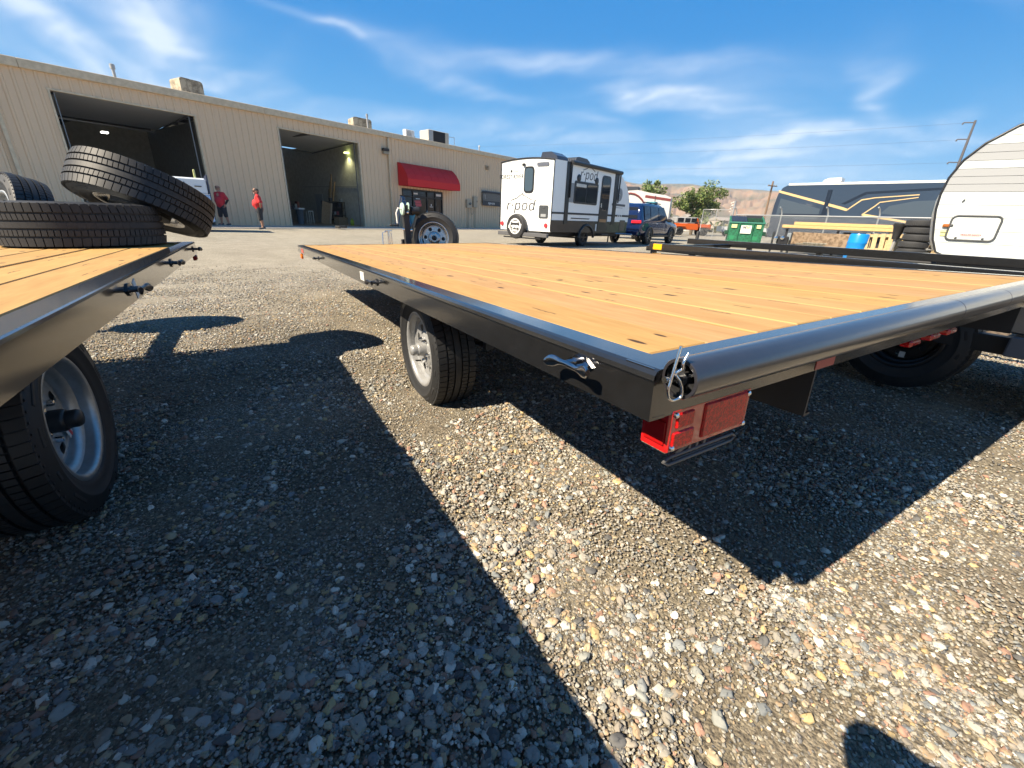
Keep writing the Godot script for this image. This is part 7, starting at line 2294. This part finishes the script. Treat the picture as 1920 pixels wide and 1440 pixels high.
# a standing figure facing -z; arms given as [elbow, wrist] for right (+x) and left
func figure(label: String, T: Transform3D, arms: Array, belly: float, shirt: Material, sleeve: Material, foot_out: float, head_turn: float, drop := Vector3.ZERO) -> void:
	var o := thing("person", label, "person", T, "people in red shirts")
	var flesh := mat("skin", lin(0.40, 0.215, 0.14), 0.6)
	# drop lowers hips, trunk and head into a squat
	var V := func(x: float, y: float, z: float) -> Vector3: return Vector3(x, y, z) + drop
	var body := []
	var shirt_b := []
	var sleeve_b := []
	var short_b := []
	var shoe_b := []
	var hip := Vector3(0, 0.92, 0) + drop * Vector3(1, 1, 0)
	# trunk
	body.append([hip, V.call(0, 1.10, -0.03), 0.13, 0.135])
	body.append([V.call(0, 1.10, -0.03), V.call(0, 1.36, 0.0), 0.135, 0.13])
	body.append([V.call(-0.15, 1.43, 0.01), V.call(0.15, 1.43, 0.01), 0.075, 0.075])
	body.append([V.call(0, 1.44, 0.0), V.call(0, 1.58, -0.02), 0.062, 0.055])
	shirt_b.append([V.call(-0.06, 0.90, -0.01), V.call(-0.06, 1.12, -0.05), 0.135, 0.15 + belly * 0.4])
	shirt_b.append([V.call(0.06, 0.90, -0.01), V.call(0.06, 1.12, -0.05), 0.135, 0.15 + belly * 0.4])
	shirt_b.append([V.call(0, 1.08, -0.05 - belly), V.call(0, 1.18, -0.04 - belly), 0.15, 0.14])
	shirt_b.append([V.call(-0.08, 1.12, -0.02), V.call(-0.09, 1.36, 0.01), 0.135, 0.125])
	shirt_b.append([V.call(0.08, 1.12, -0.02), V.call(0.09, 1.36, 0.01), 0.135, 0.125])
	shirt_b.append([V.call(-0.17, 1.42, 0.01), V.call(0.17, 1.42, 0.01), 0.088, 0.088])
	shirt_b.append([V.call(0, 1.45, 0.0), V.call(0, 1.51, -0.01), 0.075, 0.066])
	for s in 2:
		var sg := 1.0 if s == 0 else -1.0
		var sh := Vector3(sg * 0.195, 1.42, 0.01) + drop
		var el: Vector3 = arms[s][0]
		var wr: Vector3 = arms[s][1]
		body.append([sh, el, 0.055, 0.044])
		body.append([el, wr, 0.043, 0.030])
		var hd := (wr - el).normalized()
		body.append([wr, wr + hd * 0.07, 0.034, 0.036])
		shirt_b.append([sh, sh.lerp(el, 0.80), 0.082, 0.078])
		sleeve_b.append([sh.lerp(el, 0.7), el, 0.052, 0.050])
		sleeve_b.append([el, wr, 0.050, 0.038])
		var kn := Vector3(sg * (0.10 + foot_out * 0.5), 0.50, -0.02) if drop == Vector3.ZERO else Vector3(sg * 0.17, 0.46, -0.30)
		var an := Vector3(sg * (0.105 + foot_out), 0.09, 0.03)
		var hp := Vector3(0, drop.y, 0)
		body.append([Vector3(sg * 0.085, 0.90, 0) + hp, kn, 0.088, 0.058])
		body.append([kn, kn.lerp(an, 0.3) + Vector3(0, 0, 0.015), 0.056, 0.060])
		body.append([kn.lerp(an, 0.3) + Vector3(0, 0, 0.015), an, 0.060, 0.038])
		body.append([an, an + Vector3(0.0, -0.04, -0.1), 0.04, 0.035])
		short_b.append([Vector3(sg * 0.08, 0.92, 0.0) + hp, (Vector3(sg * 0.08, 0.92, 0.0) + hp).lerp(kn, 0.28), 0.135, 0.125])
		short_b.append([(Vector3(sg * 0.08, 0.92, 0.0) + hp).lerp(kn, 0.28), kn.lerp(an, 0.12), 0.118, 0.092])
		shoe_b.append([an + Vector3(0, -0.03, 0.05), an + Vector3(sg * 0.03, -0.045, -0.15), 0.052, 0.044])
		shoe_b.append([an + Vector3(0, 0.0, 0.03), an + Vector3(0, -0.03, 0.0), 0.045, 0.05])
	var b := MB.new()
	skin(b, body, 0.035, 0.022)
	# fingers, each its own short chain from the palm
	for s in 2:
		var wr: Vector3 = arms[s][1]
		var hd: Vector3 = (wr - arms[s][0]).normalized()
		var across := hd.cross(Vector3.UP if absf(hd.y) < 0.8 else Vector3.BACK).normalized()
		var curl := hd.cross(across)
		for k in 4:
			var p := wr + hd * 0.09 + across * (k - 1.5) * 0.019
			var L: float = [0.075, 0.085, 0.08, 0.062][k]
			b.tube([p - hd * 0.03, p + hd * L * 0.5, p + hd * L * 0.8 + curl * L * 0.25, p + hd * L * 0.9 + curl * L * 0.5], 0.0095, 6, 0.007)
		var tb := wr + hd * 0.03 + across * 0.03
		b.tube([tb, tb + across * 0.03 + hd * 0.03, tb + across * 0.035 + hd * 0.065], 0.011, 6, 0.008)
	var bod := part("body", b, flesh, o)
	# head
	var h := MB.new()
	var hb := []
	var HT := Transform3D(Basis(Vector3.UP, head_turn), Vector3(0, 1.64, -0.03) + drop)
	for q in [[0, 0.03, 0.02, 0, 0.05, -0.02, 0.094, 0.09], [0, -0.02, -0.03, 0, -0.07, -0.055, 0.075, 0.05], [0, -0.005, -0.10, 0, -0.028, -0.122, 0.013, 0.017], [0.082, 0.0, 0.01, 0.088, -0.03, 0.005, 0.018, 0.014], [-0.082, 0.0, 0.01, -0.088, -0.03, 0.005, 0.018, 0.014], [-0.02, -0.062, -0.10, 0.02, -0.062, -0.10, 0.011, 0.011], [0, -0.06, 0.0, 0, -0.14, 0.015, 0.058, 0.056]]:
		hb.append([HT * Vector3(q[0], q[1], q[2]), HT * Vector3(q[3], q[4], q[5]), q[6], q[7]])
	skin(h, hb, 0.02, 0.010)
	part("head", h, flesh, o)
	var eyes := MB.new()
	for sx in [-1.0, 1.0]: eyes.box(HT * Vector3(sx * 0.034, 0.012, -0.090), Vector3(0.042, 0.026, 0.02), 0.008, HT.basis)
	eyes.box(HT * Vector3(0, 0.02, -0.092), Vector3(0.05, 0.006, 0.01), 0.0, HT.basis)
	part("sunglasses", eyes, mat("black_plastic", Color.BLACK), o)
	var hair := MB.new()
	var hr := []
	hr.append([HT * Vector3(0, 0.03, 0.045), HT * Vector3(0, -0.03, 0.06), 0.082, 0.06])
	skin(hair, hr, 0.02, 0.012)
	part("hair", hair, mat("hair", lin(0.06, 0.05, 0.045), 0.8), o)
	var beard := MB.new()
	skin(beard, [[HT * Vector3(-0.03, -0.085, -0.075), HT * Vector3(0.03, -0.085, -0.075), 0.032, 0.032]], 0.02, 0.010)
	part("beard", beard, mat("beard", lin(0.34, 0.30, 0.26), 0.9), o)
	var cap_ := MB.new()
	var dome := []
	for i in 6:
		var th := PI * 0.5 * i / 5.0
		var row := PackedVector3Array()
		for k in 18:
			var a := TAU * k / 18
			row.append(HT * Vector3(cos(a) * 0.104 * cos(th * 0.98), 0.055 + 0.085 * sin(th), 0.012 + sin(a) * 0.118 * cos(th * 0.98)))
		dome.append(row)
	cap_.grid(dome, true)
	var brim := []
	for i in 4:
		var row := PackedVector3Array()
		for k in 9:
			var a := PI * (0.12 + 0.76 * k / 8.0)
			var rr := lerpf(0.098, 0.185, i / 3.0)
			row.append(HT * Vector3(cos(a) * 0.098, 0.058 - 0.02 * i / 3.0, 0.0 - sin(a) * rr - 0.0))
		brim.append(row)
	cap_.grid(brim, false, Vector3.UP)
	part("cap", cap_, mat("cap", lin(0.035, 0.03, 0.028), 0.85), o)
	var sm := MB.new(); skin(sm, shirt_b, 0.045, 0.022); part("shirt", sm, shirt, o)
	if sleeve:
		var sl := MB.new(); skin(sl, sleeve_b, 0.03, 0.018); part("sleeve", sl, sleeve, o)
	var so := MB.new(); skin(so, short_b, 0.03, 0.022); part("shorts", so, mat("shorts", lin(0.028, 0.03, 0.036), 0.85), o)
	var se := MB.new(); skin(se, shoe_b, 0.02, 0.016); part("shoes", se, mat("shoes", lin(0.05, 0.05, 0.052), 0.7), o)
	for sg in [-1.0, 1.0]:
		part("shoe_sole", bx(Vector3(sg * (0.115 + foot_out), 0.012, -0.02), Vector3(0.10, 0.024, 0.29), 0.01), mat("sticker_white", Color.WHITE), o)

func people() -> void:
	var red := mat("polo_red", lin(0.56, 0.028, 0.032), 0.85)
	var dark := mat("polo_crimson", lin(0.50, 0.03, 0.045), 0.85)
	# looks towards the left garage door, hand on the back of his hip
	var face := Vector3(-0.90, 0, 0.44).normalized()
	figure("man in red polo, dark shorts and cap standing alone in front of the shop wall", Transform3D(Basis((-face).cross(Vector3.UP) * -1.0, Vector3.UP, -face), Vector3(-12.23, LOT + 0.0, -21.02)), [[Vector3(0.30, 1.14, 0.10), Vector3(0.17, 0.93, 0.13)], [Vector3(-0.30, 1.14, 0.10), Vector3(-0.17, 0.95, 0.06)]], 0.07, red, null, 0.0, 0.0)
	var f2 := Vector3(-0.15, 0, 1.0).normalized()
	figure("man in darker red shirt, black sleeves and shorts, half hidden by the box van", Transform3D(Basis((-f2).cross(Vector3.UP) * -1.0, Vector3.UP, -f2), Vector3(-14.45, LOT + 0.07, -21.7)), [[Vector3(0.30, 1.15, 0.08), Vector3(0.19, 0.94, 0.02)], [Vector3(-0.34, 1.16, 0.06), Vector3(-0.24, 0.95, -0.02)]], 0.05, dark, mat("sleeve_black", lin(0.02, 0.02, 0.022), 0.8), 0.09, 0.9)
	# whoever takes the picture stands behind it; only the shadow of hands and phone reaches the gravel in view
	figure("person squatting behind the viewpoint, in view only as a head shadow", Transform3D(Basis.IDENTITY, Vector3(-0.06, 0.0, 0.21)), [[Vector3(0.29, 0.66, -0.03), Vector3(0.15, 0.78, -0.10)], [Vector3(-0.29, 0.70, -0.03), Vector3(0.0, 0.78, -0.10)]], 0.03, red, null, 0.02, 0.0, Vector3(0, -0.77, -0.06))
	var ph := thing("phone", "phone held up at the viewpoint, seen only by its shadow", "phone", Transform3D(Basis(CAM_RIGHT, CAM_BACK.cross(CAM_RIGHT).normalized(), CAM_BACK).orthonormalized(), EYE + CAM_BACK * 0.045))
	part("case", bx(Vector3(0, -0.005, 0), Vector3(0.165, 0.08, 0.009), 0.003), mat("black_plastic", Color.BLACK), ph)
	part("screen", bx(Vector3(0, -0.005, 0.005), Vector3(0.155, 0.07, 0.001)), mat("dark_window", Color.BLACK), ph)
